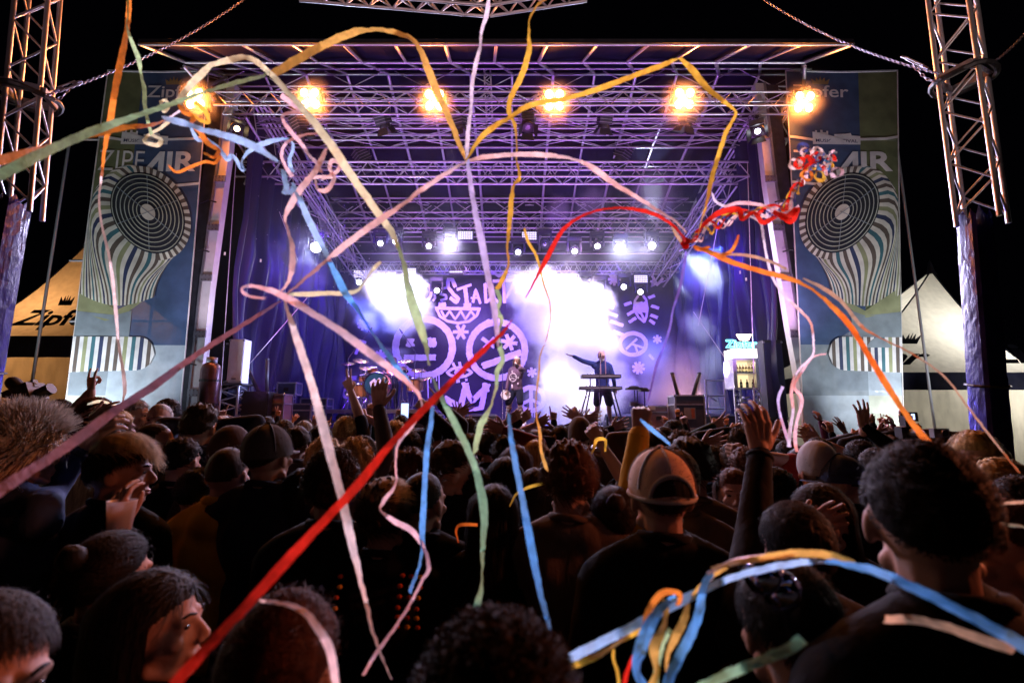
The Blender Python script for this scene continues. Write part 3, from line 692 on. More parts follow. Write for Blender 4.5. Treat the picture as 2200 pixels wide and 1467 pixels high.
def wrap(t, foot, d, top, r0, r1, flare=1.0):
    n = 22; m = 60; vs = []; fs = []; rs = random.Random(3)
    for j in range(m):
        k = j / (m - 1); c = foot.lerp(top, k); 
        for i in range(n):
            a = 2 * math.pi * i / n + .35; rr = (r0 + (r1 - r0) * k) * (1 / max(abs(math.cos(a)), abs(math.sin(a))) ** .75)
            rr *= 1 + .03 * noise.noise(Vector((i * .9, j * .45, 2))) + .012 * rs.uniform(-1, 1) + (.12 * noise.noise(Vector((i * 1.4, 5, 1))) if j > m - 3 else 0)
            vs.append((c.x + rr * math.cos(a), c.y + rr * math.sin(a), c.z + (.08 * rs.uniform(-1, 1) if j == m - 1 else 0)))
    for j in range(m - 1):
        for i in range(n): fs.append((j * n + i, j * n + (i + 1) % n, (j + 1) * n + (i + 1) % n, (j + 1) * n + i))
    MB().add(vs, fs).build('foil_wrap', M['wrap'], t)
    for k in (.55, .3):
        c = foot.lerp(top, k); mb = MB().tube([c + Vector((r0 * 1.32 * math.cos(a), r0 * 1.32 * math.sin(a), .03 * math.sin(a))) for a in np.linspace(0, 2 * math.pi, 18)], .014, 5); mb.build('strap', M['black'], t)
wrap(tl, at(-75, 1000, 5.4).lerp(at(-75, 1000, 5.4), 0) * 1 - Vector((0, 0, at(-75, 1000, 5.4).z)), dl, at(22, 428, 5.4), .15, .16)
wrap(tr, Vector((at(2105, 960, 5.3).x, 5.3, 0)), dr, at(2092, 462, 5.3), .135, .12)
# collar plates where the chains hook on
for t, (px, py), Y, s in ((tl, (62, 205), 5.4, 1), (tr, (2068, 165), 5.3, -1)):
    c = at(px, py, Y)
    for k in range(4):
        a = R(k * 90 + 24); MB().box(c + Vector((.20 * math.cos(a), .20 * math.sin(a), 0)), (.05, .36, .09), rz=a).build('collar_plate', M['steel'], t)
    mb = MB().tube([c + Vector((.3 * math.cos(a), .3 * math.sin(a), -.05 + .02 * math.sin(3 * a))) for a in np.linspace(0, 2 * math.pi, 20)], .03, 6); mb.build('sling', M['black'], t)
def chain(a, b, sag, label, r=.012, tail=None):
    mb = MB(); L = (b - a).length; n = int(L / (r * 3.4)); pts = [a.lerp(b, k / n) - Vector((0, 0, sag * 4 * (k / n) * (1 - k / n))) for k in range(n + 1)]
    if tail: pts = tail + pts
    for i in range(len(pts) - 1):
        c = (pts[i] + pts[i + 1]) / 2; d = (pts[i + 1] - pts[i]).normalized(); u, w = frame(d)
        if i % 2: u = w
        mb.tube([c + d * r * 2.3 * math.cos(t) + u * r * 1.15 * math.sin(t) for t in np.linspace(0, 2 * math.pi, 9)], r * .42, 4, False)
    return tag(mb.build('rigging_chain', M['chain'], None, True), label, 'chain')
ca = at(100, 205, 5.3); cb = at(540, -12, 7.0)
chain(ca, cb, .18, 'steel chain rising from the left tower to the roof centre', .0125)
chain(at(150, 190, 5.35), at(98, 208, 5.25), .10, 'short slack loop of chain beside the left tower', .011)
cc = at(2015, 158, 5.2); cd = at(1630, -8, 7.0)
chain(cc, cd, .16, 'steel chain rising from the right tower to the roof centre', .0125)
chain(at(2225, 45, 5.6), at(2110, 150, 5.3), .06, 'dim chain leaving the right tower to the right', .014)
chain(at(1960, 135, 5.35), at(2018, 172, 5.15), .10, 'short slack loop of chain beside the right tower', .013)
def turnbuckle(a, b, label):
    t = thing('turnbuckle', (a + b) / 2, label, 'turnbuckle'); d = (b - a).normalized(); u, w = frame(d)
    for s in (-1, 1): MB().bar(a + u * .022 * s, b + u * .022 * s, .009).build('side_rod', M['steel'], t)
    MB().bar(a - d * .06, a + d * .05, .013).build('screw', M['chain'], t); MB().bar(b - d * .05, b + d * .06, .013).build('screw', M['chain'], t)
turnbuckle(at(128, 192, 5.25), at(165, 178, 5.35), 'shackle and turnbuckle at the lower end of the left chain')
turnbuckle(at(1985, 143, 5.2), at(1945, 125, 5.35), 'shackle and turnbuckle at the lower end of the right chain')
# hanging polygonal truss at the top centre
tc = thing('hanging_truss', at(1050, 0, 5.2), 'corner of a silver truss ring hanging at the top centre', 'truss')
for a, b in (((640, -22), (1050, 12)), ((1050, 12), (1260, -22))):
    truss('', at(*a, 5.3), at(*b, 5.1), .16, 8 if a[0] < 700 else 5, '', parent=tc, r=.02, rb=.01)

# ------------------------------------------------------------------ banners
def colmat(name, c): M[name] = cloth_trans(name, c, .3, .14, .85, .25, 300, (1, 1, 1), .22, 3); return M[name]
colmat('b_blue', (.055, .10, .21)); colmat('b_olive', (.17, .20, .09)); colmat('b_cream', (.80, .77, .66)); colmat('b_teal', (.05, .17, .20))
colmat('b_brown', (.13, .10, .08)); colmat('b_navy', (.035, .05, .12)); colmat('b_moss', (.33, .35, .18)); colmat('b_pale', (.40, .47, .52)); colmat('b_palegreen', (.50, .53, .42))
colmat('b_white', (.82, .80, .78)); colmat('b_grey', (.24, .29, .32)); colmat('b_dark', (.02, .025, .04)); colmat('b_gold', (.32, .22, .08))
def banner(TL, TR, BRc, BLc, Y, mirror, label):
    """u runs 0..230 across, v runs 150..965 down (picture units of the right-hand banner)"""
    c = [at(*TL, Y), at(*TR, Y), at(*BRc, Y - .1), at(*BLc, Y - .1)]
    t = thing('festival_banner', (c[2] + c[3]) / 2, label, 'banner')
    lay = [0]
    def P(u, v, k):
        a = min(max(u / 230, 0), 1); b = (v - 150) / 815
        p = c[0].lerp(c[1], a).lerp(c[3].lerp(c[2], a), b)
        bulge = .05 * math.sin(a * 3.1 - b * 2)
        return (p.x, p.y + bulge - .006 * k, p.z)
    def fu(u): return 230 - u if mirror else u
    def patch(u0, v0, u1, v1, m, k, nm, n=8, nv=24):
        vs = []; fs = []
        for i in range(n + 1):
            for j in range(nv + 1): vs.append(P(u0 + (u1 - u0) * i / n, v0 + (v1 - v0) * j / nv, k))
        for i in range(n):
            for j in range(nv): a = i * (nv + 1) + j; fs.append((a, a + 1, a + nv + 2, a + nv + 1))
        return MB().add(vs, fs).build(nm, m, t, True)
    def poly(pts, m, k, nm): return MB().add([P(u, v, k) for u, v in pts], [tuple(range(len(pts)))]).build(nm, m, t)
    def ribbon(pts, w, m, k, nm):
        vs = []; fs = []
        for i, (u, v) in enumerate(pts):
            a = Vector(pts[max(i - 1, 0)]); b = Vector(pts[min(i + 1, len(pts) - 1)]); d = (b - a).normalized(); n = Vector((-d.y, d.x)) * w / 2
            vs += [P(u + n.x, v + n.y, k), P(u - n.x, v - n.y, k)]
        for i in range(len(pts) - 1): fs.append((2 * i, 2 * i + 1, 2 * i + 3, 2 * i + 2))
        return MB().add(vs, fs).build(nm, m, t)
    split = 152 if not mirror else 78
    lo, hi = ('b_blue', 'b_olive') if not mirror else ('b_olive', 'b_blue')
    patch(0, 150, split, 760, M[lo], 0, 'cloth_field'); patch(split, 150, 230, 760, M[hi], 0, 'cloth_field')
    patch(0, 760, split, 860, M['b_grey' if not mirror else 'b_grey'], 0, 'cloth_field'); patch(split, 760, 230, 860, M['b_pale'], 0, 'cloth_field')
    patch(0, 860, split, 965, M['b_pale' if not mirror else 'b_palegreen'], 0, 'cloth_field'); patch(split, 860, 230, 965, M['b_palegreen' if not mirror else 'b_pale'], 0, 'cloth_field')
    # lettering (same on both)
    def word(s, u0, v0, width, height, m, nm, bold=0.0, shear=0, k=2):
        vv, ff = text_mesh(s, 1.0, bold, shear); x0 = min(a for a, b in vv); x1 = max(a for a, b in vv); y0 = min(b for a, b in vv); y1 = max(b for a, b in vv)
        MB().add([P(u0 + (a - x0) / (x1 - x0) * width, v0 - (b - y0) / (y1 - y0) * height, k) for a, b in vv], ff).build(nm, m, t)
    word('Zipfer', 12 if not mirror else 92, 222, 118, 38, M['b_white'], 'lettering', .012)
    cx = 72 if not mirror else 150
    poly([(cx - 16, 182), (cx - 20, 168), (cx - 10, 175), (cx - 9, 165), (cx - 3, 173), (cx, 161), (cx + 3, 173), (cx + 9, 165), (cx + 10, 175), (cx + 20, 168), (cx + 16, 182)], M['b_gold'], 2, 'crown_emblem')
    o = 0 if not mirror else -2
    ribbon([(0, 310), (25 + o, 312), (62 + o, 317)], 6, M['b_white'], 2, 'skyline_line'); ribbon([(150 + o, 313), (205, 312), (230, 308)], 6, M['b_white'], 2, 'skyline_line')
    poly([(50 + o, 297), (56 + o, 297), (56 + o, 293), (60 + o, 293), (60 + o, 298), (67 + o, 298), (67 + o, 292), (72 + o, 292), (72 + o, 297), (80 + o, 298), (80 + o, 294), (84 + o, 294), (84 + o, 303), (97 + o, 306), (97 + o, 301), (120 + o, 300), (132 + o, 298), (134 + o, 304), (152 + o, 305), (152 + o, 325), (50 + o, 326)], M['b_white'], 2, 'skyline_print')
    word('MUSIC FESTIVAL', 56 + o, 321, 90, 7.5, M['b_navy'], 'lettering', .01, 0, 3.2)
    word('ZIPF', 6, 387, 96, 46, M['b_white'], 'lettering', -.006); 
    poly([(102, 387), (135, 341), (146, 341), (146, 387), (134, 387), (134, 362), (116, 387)], M['b_white'], 2, 'lettering')
    word('IR', 152, 387, 66, 46, M['b_white'], 'lettering', .03)
    ribbon([(0, 414), (60, 418), (110, 417), (160, 410)] if not mirror else [(70, 410), (120, 419), (180, 419), (230, 415)], 6, M['b_white'], 2, 'skyline_line')
    # the striped fan
    cols = ['b_cream', 'b_teal', 'b_cream', 'b_brown', 'b_cream', 'b_moss', 'b_cream', 'b_navy', 'b_cream', 'b_brown']
    ecx, ecy, A, Bx, rot = 106, 480, 100, 70, -52
    def rim(th, s=1.0):
        x, y = A * s * math.cos(th), Bx * s * math.sin(th); r = R(rot)
        return Vector((ecx + x * math.cos(r) - y * math.sin(r), ecy + x * math.sin(r) + y * math.cos(r)))
    n = 44
    def meridian(i):
        k = i / n; th = R(-28 + 236 * k)
        a = rim(th, 1.0); out = (a - Vector((ecx, ecy))).normalized(); b = Vector((240 - 165 * k, 650 + 26 * math.sin(k * 3.0) + 8 * k)); 
        c1 = a + out * (70 * (1 - k) + 26) + Vector((18 * (1 - k), 0)); c2 = b + Vector((14 * (1 - k), -70))
        return [a * (1 - s) ** 3 + 3 * c1 * s * (1 - s) ** 2 + 3 * c2 * s * s * (1 - s) + b * s ** 3 for s in np.linspace(0, 1, 12)]
    prev = meridian(0)
    for i in range(n):
        nx_ = meridian(i + 1); vs = []; fs = []
        for p, q in zip(prev, nx_): vs += [P(fu(p.x), p.y, 2 + i * .02), P(fu(q.x), q.y, 2 + i * .02)]
        for j in range(len(prev) - 1): fs.append((2 * j, 2 * j + 1, 2 * j + 3, 2 * j + 2))
        MB().add(vs, fs).build('fan_stripe', M[cols[i % len(cols)]], t); prev = nx_
    # striped rim above the grille
    n2 = 40
    for i in range(n2):
        a0 = 150 + 190 * i / n2; a1 = 150 + 190 * (i + 1) / n2
        pts = [rim(R(a0), .99), rim(R(a0), 1.16), rim(R(a1), 1.16), rim(R(a1), .99)]
        MB().add([P(fu(p.x), p.y, 3.2) for p in pts], [(0, 1, 2, 3)]).build('rim_stripe', M['b_cream' if i % 2 else 'b_brown'], t)
    vs = []; fs = []
    for i in range(9):
        for a in range(0, 360, 9): p = rim(R(a), max(.01, i / 8)); vs.append(P(fu(p.x), p.y, 3.8))
    for i in range(8):
        for a in range(40): fs.append((i * 40 + a, i * 40 + (a + 1) % 40, (i + 1) * 40 + (a + 1) % 40, (i + 1) * 40 + a))
    MB().add(vs, fs).build('grille_disc', M['b_dark'], t)
    for s in (.95, .84, .73, .62, .51, .40, .30): 
        pts = [tuple(rim(R(a), s)) for a in range(0, 369, 9)]; ribbon([(fu(a), b) for a, b in pts], 2.1, M['b_palegreen'], 5, 'grille_ring')
    for k in range(3):
        a = R(20 + 60 * k); pts = [rim(a, -.95), rim(a, .95)]; ribbon([(fu(p.x), p.y) for p in pts], 1.6, M['b_grey'], 4.4, 'grille_spoke')
    poly([(fu(p.x), p.y) for p in (rim(R(a), .2) for a in range(0, 360, 15))], M['b_cream'], 5.6, 'grille_hub')
    poly([(fu(u), v) for u, v in ((82, 655), (150, 690), (230, 640), (230, 690), (170, 712), (140, 705), (100, 672))], M['b_moss'], 1.4, 'fan_neck')
    poly([(fu(u), v) for u, v in ((118, 690), (150, 700), (230, 692), (230, 765), (118, 765))], M['b_grey'], 1.8, 'fan_neck')
    # striped foot
    nb = 22
    for i in range(nb):
        def fb(k):
            g = math.sqrt(max(0, 1 - (1 - min(1, k / .20)) ** 2)); u = 62 + 178 * k
            return (u, 779 - 35 * g), (u, 779 + 31 * g + 5 * k)
        a, b2 = fb(i / nb); c2, d2 = fb((i + 1) / nb)
        MB().add([P(fu(p[0]), p[1], 3) for p in (a, b2, d2, c2)], [(0, 1, 2, 3)]).build('foot_stripe', M[cols[(i * 2 + (i % 2)) % 10] if i % 2 else 'b_white'], t)
    # header bar and edge poles
    MB().tube([P(-4, 150, 0), P(115, 150, 0), P(234, 150, 0)], .025, 6).build('header_pipe', M['alu'], t)
    for u in (0, 230): MB().tube([Vector(P(u, v, 0)) + Vector((0, 0, 0)) for v in range(150, 966, 40)], .014, 5).build('side_hem', M['b_white'] , t)
    # scaffold seen behind
    return t
banner((1688, 152), (1928, 152), (1946, 968), (1726, 968), 10.35, False, 'tall festival banner with striped fan on the right of the stage')
banner((232, 152), (448, 152), (376, 968), (134, 968), 10.35, True, 'tall festival banner with striped fan on the left of the stage')
def rack(px0, px1, pys, Y, label):
    a = at(px0, 900, Y); t = thing('banner_scaffold', (a.x, Y, 0), label, 'scaffold')
    for px in (px0, px1): p = at(px, 300, Y); bar_obj('standard', (p.x, Y, 0), (p.x, Y, p.z), .03, M['alu'], t)
    for py in pys: p = at(px0, py, Y); q = at(px1, py, Y); bar_obj('ledger', (p.x, Y, p.z), (q.x, Y, p.z), .026, M['alu'], t)
rack(1735, 1925, (840, 885, 700, 560, 300), 10.75, 'scaffold frame behind the right banner')
rack(150, 370, (860, 690, 560, 300), 10.75, 'scaffold frame behind the left banner')
# ------------------------------------------------------------------ tents
def tent(apex, eL, eR, Y, depth, vz, label, txt, col):
    """square peaked tent: four concave roof faces, valance, window walls and legs"""
    A = at(*apex, Y + depth / 2); z0 = at(*eL, Y).z; xL = at(*eL, Y).x; xR = at(*eR, Y).x
    t = thing('peaked_tent', (A.x, Y + depth / 2, 0), label, 'tent')
    cor = [Vector((xL, Y, z0)), Vector((xR, Y, z0)), Vector((xR, Y + depth, z0)), Vector((xL, Y + depth, z0))]
    for k in range(4):
        a, b = cor[k], cor[(k + 1) % 4]; vs = []; fs = []; n = 12
        for i in range(n + 1):
            for j in range(n + 1):
                s = i / n; e = a.lerp(b, j / n); p = A.lerp(e, s); p.z -= .30 * math.sin(math.pi * s) * (1 if k >= 0 else 0) * (A.z - z0) / 3; vs.append(p)
        for i in range(n):
            for j in range(n): q = i * (n + 1) + j; fs.append((q, q + 1, q + n + 2, q + n + 1))
        MB().add(vs, fs).build('roof_panel', M['tent'], t, True)
        MB().tube([A.lerp(a, s) - Vector((0, 0, .30 * math.sin(math.pi * s) * (A.z - z0) / 3 - .012)) for s in np.linspace(0, 1, 10)], .022, 5).build('ridge_seam', M['navy'], t)
        d = (b - a).normalized(); nn = 16; vs = []; fs = []
        for i in range(nn + 1):
            p = a.lerp(b, i / nn); off = d.cross(Vector((0, 0, 1))) * .03 * math.sin(i * 2.2); vs += [p + off * .3 + d.cross(Vector((0, 0, 1))) * .03, p + off + d.cross(Vector((0, 0, 1))) * .03 - Vector((0, 0, vz))]
        for i in range(nn): fs.append((2 * i, 2 * i + 1, 2 * i + 3, 2 * i + 2))
        MB().add(vs, fs).build('valance', M['valance'], t)
        w = MB(); vs = []; fs = []; nn = 30
        if k in (0, 2, 3, 1):
            for i in range(nn + 1):
                p = a.lerp(b, i / nn)
                for j in range(7):
                    q = p.copy(); q.z = (z0 - vz) * (1 - j / 6) + .02; q += d.cross(Vector((0, 0, 1))) * (.03 * math.sin(i * 1.7 + j * 1.3) - .05); vs.append(q)
            for i in range(nn):
                for j in range(6): q = i * 7 + j; fs.append((q, q + 1, q + 8, q + 7))
            w.add(vs, fs).build('window_wall', M['tentw'], t, True)
        MB().bar((a.x, a.y, 0), (a.x, a.y, z0), .05, 8).build('tent_leg', M['alu'], t)
    MB().lathe([(.0, .35), (.05, .2), (.09, .0), (.14, -.12)], A, (0, 0, 1), 10).build('peak_cap', M['navy'], t, True)
    # printed word and crown on the front roof face
    def PF(u, v):
        e = cor[0].lerp(cor[1], u); p = A.lerp(e, v); p.z -= .30 * math.sin(math.pi * v) * (A.z - z0) / 3; return p + Vector((0, -.035, .02))
    for (u0, u1, v0, v1, s) in txt:
        vv, ff = text_mesh(s, 1.0, .03, .25); x0 = min(a for a, b in vv); x1 = max(a for a, b in vv); y0 = min(b for a, b in vv); y1 = max(b for a, b in vv)
        MB().add([PF(u0 + (a - x0) / (x1 - x0) * (u1 - u0), v1 - (b - y0) / (y1 - y0) * (v1 - v0)) for a, b in vv], ff).build('lettering', M['navy'], t)
        uc = (u0 + u1) / 2; vc = v0 - .05; hw = .07
        MB().add([PF(uc + x * hw, vc + y * .10) for x, y in ((-1, 0), (-1.25, -1), (-.6, -.5), (-.45, -1.1), (-.15, -.5), (0, -1.2), (.15, -.5), (.45, -1.1), (.6, -.5), (1.25, -1), (1, 0))], [tuple(range(11))]).build('crown_emblem', M['navy'], t)
    light('POINT', (A.x, Y + depth * .45, z0 + .2), col[0], col[1], None, .3)
    light('SPOT', (A.x, Y - 2.5, 1.2), col[2], col[1], (A.x, Y, z0 + .6), .3, 90, .8)
    return t
tent((190, 522), (-90, 722), (272, 722), 12.2, 4.2, .55, 'orange glowing peaked tent half hidden by the left banner', [(.22, .88, .66, .93, 'Zipfer')], (190, (1, .46, .16), 22))
tent((2000, 582), (1790, 800), (2230, 800), 11.6, 4.4, .42, 'pale peaked tent between the right banner and the right tower', [(.66, 1.1, .66, .9, 'Zi'), (.10, .46, .72, .92, 'fer')], (420, (1, .96, .88), 190))
# a small white gate pole and clutter in the right tent opening
# ================================================================== gear on the stage
def px_x(px, Y, py=905): return at(px, py, Y).x
def onstage(px, Y): return Vector((px_x(px, Y), Y, DECK))
def flightcase(x, y, w, d, h, label, face='casewood', z=DECK, lid=True, grp=None, name='flight_case', cat='flight case'):
    t = thing(name, (x, y, z), label, cat, grp)
    MB().box((x, y, z + h / 2), (w - .03, d - .03, h - .03)).build('panel_body', M[face], t)
    r = .018
    for sx in (-1, 1):
        for sy in (-1, 1): MB().box((x + sx * (w / 2 - r), y + sy * (d / 2 - r), z + h / 2), (r * 2, r * 2, h - .07)).build('edge_profile', M['alu'], t)
    for zz in (z + r, z + h - r) + ((z + h * .72,) if lid else ()):
        for sy in (-1, 1): MB().box((x, y + sy * (d / 2 - r + .002), zz), (w - .07, r * 2, r * 1.9)).build('edge_profile', M['alu'], t)
        for sx in (-1, 1): MB().box((x + sx * (w / 2 - r + .002), y, zz), (r * 2, d - .07, r * 1.9)).build('edge_profile', M['alu'], t)
    for sx in (-1, 1):
        for sz in (0, 1): MB().ell((x + sx * (w / 2 - .02), y - d / 2 + .02, z + sz * h + (.02 if not sz else -.02)), (.035, .035, .035), 8, 6).build('corner_ball', M['chrome'], t, True)
    MB().box((x, y - d / 2 - .004, z + h * .45), (.12, .02, .09)).build('handle_dish', M['black'], t)
    return t
def cabinet(x, y, w, d, h, label, z=DECK, grill='grill', rz=0, name='speaker_cabinet', tilt=0, box='black'):
    t = thing(name, (x, y, z), label, 'speaker'); m3 = Matrix.Rotation(rz, 3, 'Z') @ Matrix.Rotation(tilt, 3, 'X'); c = Vector((x, y, z))
    MB().box(c + m3 @ Vector((0, 0, h / 2)), (w, d, h), M3=m3).build('cabinet_box', M[box], t)
    MB().box(c + m3 @ Vector((0, -d / 2 - .006, h / 2)), (w * .92, .016, h * .92), M3=m3).build('front_grille', M[grill], t)
    mb = MB(); 
    for sx in (-1, 1):
        for sz in (-1, 1): mb.box(c + m3 @ Vector((sx * w * .47, -d / 2 - .008, h / 2 + sz * h * .47)), (.04, .03, .04), M3=m3)
    mb.build('corner_guard', M['steel'], t)
    MB().box(c + m3 @ Vector((0, -d / 2 - .018, h * .1)), (.1, .01, .03), M3=m3).build('name_plate', M['steel'], t)
    return t
def wedge(px0, px1, py1, Y, label, lit=False):
    x0 = at(px0, py1, Y).x; x1 = at(px1, py1, Y).x; h = .36; t = thing('floor_monitor', ((x0 + x1) / 2, Y, DECK), label, 'floor monitor', 'floor monitors along the stage edge')
    prof = [(0, 0), (0, .30), (.16, h), (.50, .12), (.50, 0)]
    vs = [(x, Y + a, DECK + b) for x in (x0, x1) for a, b in prof]
    MB().add(vs, [(0, 1, 2, 3, 4), (9, 8, 7, 6, 5), (0, 5, 6, 1), (1, 6, 7, 2), (3, 8, 9, 4), (0, 4, 9, 5)]).build('cabinet_box', M['black'], t)
    MB().add([vs[2], vs[3], vs[8], vs[7]], [(0, 1, 2, 3)]).build('front_grille', M['grill'], t)
    for x in (x0, x1): MB().box((x, Y + .14, DECK + .17), (.012, .16, .05)).build('handle', M['steel'], t)
    MB().box(((x0 + x1) / 2, Y - .006, DECK + .1), (.25, .012, .1)).build('socket_plate', M['darksteel'], t)
wedge(985, 1066, 900, FE + .35, 'black floor monitor at the singer, left of the stage centre')
wedge(1303, 1370, 900, FE + .35, 'black floor monitor right below the keyboard player')
wedge(722, 765, 900, FE + .55, 'black floor monitor left of the drum kit near the raised arms')
wedge(1506, 1580, 900, FE + .30, 'black floor monitor at the foot of the drinks cooler')
wedge(885, 950, 905, FE + .45, 'small black floor monitor below the phone in the crowd')
# left wing
x, y = px_x(590, 12.0, 880), 11.9
cabinet(px_x(561, 11.6, 880), 11.5, .62, .45, .86, 'black bass cabinet with empty grille at the left stage edge')
flightcase(px_x(603, 11.9, 880), 11.75, .50, .5, .82, 'tall red-lit flight case beside the black bass cabinet', 'caselight', grp='flight cases on the left wing')
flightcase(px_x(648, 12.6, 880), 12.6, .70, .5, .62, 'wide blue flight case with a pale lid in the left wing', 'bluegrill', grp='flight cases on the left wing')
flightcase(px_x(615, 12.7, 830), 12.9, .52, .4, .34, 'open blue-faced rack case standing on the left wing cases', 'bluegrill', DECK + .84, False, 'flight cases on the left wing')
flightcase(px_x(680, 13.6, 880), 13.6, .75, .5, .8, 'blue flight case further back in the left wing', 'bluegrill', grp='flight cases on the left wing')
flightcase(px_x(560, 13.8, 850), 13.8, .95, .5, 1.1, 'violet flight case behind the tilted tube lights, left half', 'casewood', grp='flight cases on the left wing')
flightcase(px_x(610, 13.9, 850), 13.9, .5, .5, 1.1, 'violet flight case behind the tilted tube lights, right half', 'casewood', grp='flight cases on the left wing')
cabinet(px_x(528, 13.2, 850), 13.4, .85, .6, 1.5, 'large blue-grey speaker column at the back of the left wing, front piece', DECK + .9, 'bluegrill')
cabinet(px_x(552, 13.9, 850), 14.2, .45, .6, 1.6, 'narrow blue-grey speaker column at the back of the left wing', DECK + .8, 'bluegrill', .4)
def lattice_stand(px, Y, w, h, label):
    x = px_x(px, Y, 880); t = truss('truss_stand', (x, Y, DECK), (x, Y, DECK + h), w, 4, label, up=(0, 1, 0), r=.028, rb=.016, m=M['alu'])
    MB().box((x, Y, DECK + h + .02), (w + .2, w + .15, .04)).build('top_plate', M['darksteel'], t); MB().box((x, Y, DECK + .02), (w + .25, w + .2, .03)).build('base_plate', M['darksteel'], t)
    return x, DECK + h + .04
x, z = lattice_stand(500, 11.3, .42, 1.0, 'short lattice stand under the white box speaker')
cabinet(x + .08, 11.25, .34, .30, 1.02, 'white box speaker standing on the short lattice stand', z, 'white', box='white')
cabinet(x - .38, 11.35, .42, .35, .95, 'dark rack beside the white box speaker', z, 'grill')
t = thing('tube_light', onstage(553, 11.5), 'black tube light leaning left on the bass cabinet', 'tube light')
a = at(556, 842, 11.5); b = at(524, 775, 11.5); MB().bar(a, b, .045, 10).build('tube', M['black'], t, True); MB().ell(b, (.055, .055, .03), 10, 6).build('end_cap', M['darksteel'], t, True); MB().box(a + Vector((0, 0, -.06)), (.22, .2, .14)).build('motor_base', M['darksteel'], t)
t = thing('tube_light', onstage(573, 11.5), 'black tube light standing upright on the left cases', 'tube light')
a = at(573, 842, 11.5); b = at(574, 772, 11.5); MB().bar(a, b, .045, 10).build('tube', M['black'], t, True); MB().ell(b, (.055, .055, .03), 10, 6).build('end_cap', M['darksteel'], t, True); MB().box(a + Vector((0, 0, -.06)), (.22, .2, .14)).build('motor_base', M['darksteel'], t)
# gas cylinder on the left mast
c = at(450, 830, 10.35); zt = at(450, 780, 10.35).z; zb = at(450, 905, 10.35).z
t = thing('gas_cylinder', (c.x, 10.35, zb), 'steel gas cylinder strapped at the foot of the left mast', 'gas cylinder')
MB().lathe([(.0, zb), (.18, zb), (.195, zb + .05), (.195, zt - .14), (.17, zt - .05), (.10, zt + .01), (.05, zt + .03)], (c.x, 10.35, 0), n=18).build('bottle_body', mat('cylinder_paint', (.16, .10, .12), .3, .6, .3), t, True)
MB().lathe([(.10, zt + .0), (.11, zt + .01), (.11, zt + .12), (.10, zt + .12)], (c.x, 10.35, 0), n=14).build('valve_guard', M['steel'], t, True)
for k in range(2): MB().lathe([(.198, -.02), (.205, -.02), (.205, .03), (.198, .03)], (c.x, 10.35, zb + .35 + .5 * k), n=16).build('strap', M['black'], t)
MB().box((c.x, 10.35, (zb) / 2), (.5, .45, zb - .02)).build('stand_box', M['darksteel'], t)
# drum riser
RY = 14.3; rz = DECK + .48; x0 = px_x(694, RY - .9, 860); x1 = px_x(935, RY - .9, 860)
t = thing('drum_riser', ((x0 + x1) / 2, RY, DECK), 'low scaffold riser carrying the drum kit', 'riser')
nb = 4
for i in range(nb):
    w = (x1 - x0) / nb; MB().box((x0 + w * (i + .5), RY, rz - .035), (w - .015, 1.9, .07)).build('deck_panel', M['deck'], t)
MB().box(((x0 + x1) / 2, RY - .96, rz - .045), (x1 - x0, .03, .11)).build('front_rail', M['alu'], t)
for i in range(nb + 1):
    for yy in (RY - .9, RY + .9): bar_obj('riser_leg', (x0 + (x1 - x0) * i / nb, yy, DECK), (x0 + (x1 - x0) * i / nb, yy, rz - .08), .03, M['alu'], t)
bar_obj('cross_bar', (x0, RY - .9, DECK + .15), (x1, RY - .9, DECK + .15), .02, M['alu'], t)
# drum kit
def RP(px, py, Y): return at(px, py, Y)
kx = px_x(822, 14.0, 830); kit = thing('drum_kit', (kx, 14.1, rz), 'sparkling drum kit with a dark bass drum head on the riser', 'drum kit')
bc = at(813, 826, 13.75); r = .33
MB().lathe([(r, -.22), (r, .22)], bc, (0, 1, 0), 28).build('bass_drum_shell', M['shellwood'], kit, True)
MB().lathe([(r - .015, 0), (r + .02, 0), (r + .02, .05), (r - .015, .05)], bc + Vector((0, -.25, 0)), (0, 1, 0), 28).build('bass_drum_hoop', M['chrome'], kit, True)
M['drumhead'] = mat('teal_drum_head', (.02, .08, .10), .3, 0, .4, 4); MB().disc(bc + Vector((0, -.235, 0)), (0, -1, 0), r - .012, 28).build('bass_drum_head', M['drumhead'], kit)
MB().add([(bc.x + a, bc.y - .245, bc.z + b) for a, b in ((-.18, .05), (-.05, .16), (.0, .09), (.08, .18), (.19, .02), (.1, -.02), (.12, -.12), (-.04, -.05), (-.14, -.10))], [tuple(range(9))]).build('drum_head_print', M['paint'], kit)
def drum(px, py, Y, r, h, label, tilt=(0, -.15, 1), m='shellwood', legs=True):
    c = at(px, py, Y); ax = Vector(tilt).normalized()
    o = MB().lathe([(r, -h / 2), (r, h / 2)], c, ax, 20).build(label, M[m], kit, True)
    for s in (-1, 1): MB().lathe([(r - .01, 0), (r + .013, 0), (r + .013, .035), (r - .01, .035)], c + ax * (s * h / 2 - .017), ax, 20).build('drum_hoop', M['chrome'], o.parent, True)
    MB().disc(c + ax * h / 2, ax, r - .01, 20).build('drum_skin', M['white'], kit)
    u, w = frame(ax); mb = MB()
    for k in range(8): a = k * math.pi / 4; e = (u * math.cos(a) + w * math.sin(a)) * (r + .012); mb.bar(c + e - ax * h * .42, c + e + ax * h * .42, .008, 4)
    mb.build('tension_rod', M['chrome'], kit)
    if legs:
        for k in range(3): a = k * 2.1; e = (Vector((math.cos(a), math.sin(a), 0))) * (r * .9); bar_obj('stand_leg', c + e * .3 - ax * h / 2, Vector((c.x + e.x * 1.2, c.y + e.y * 1.2, rz)), .010, M['chrome'], kit, 5)
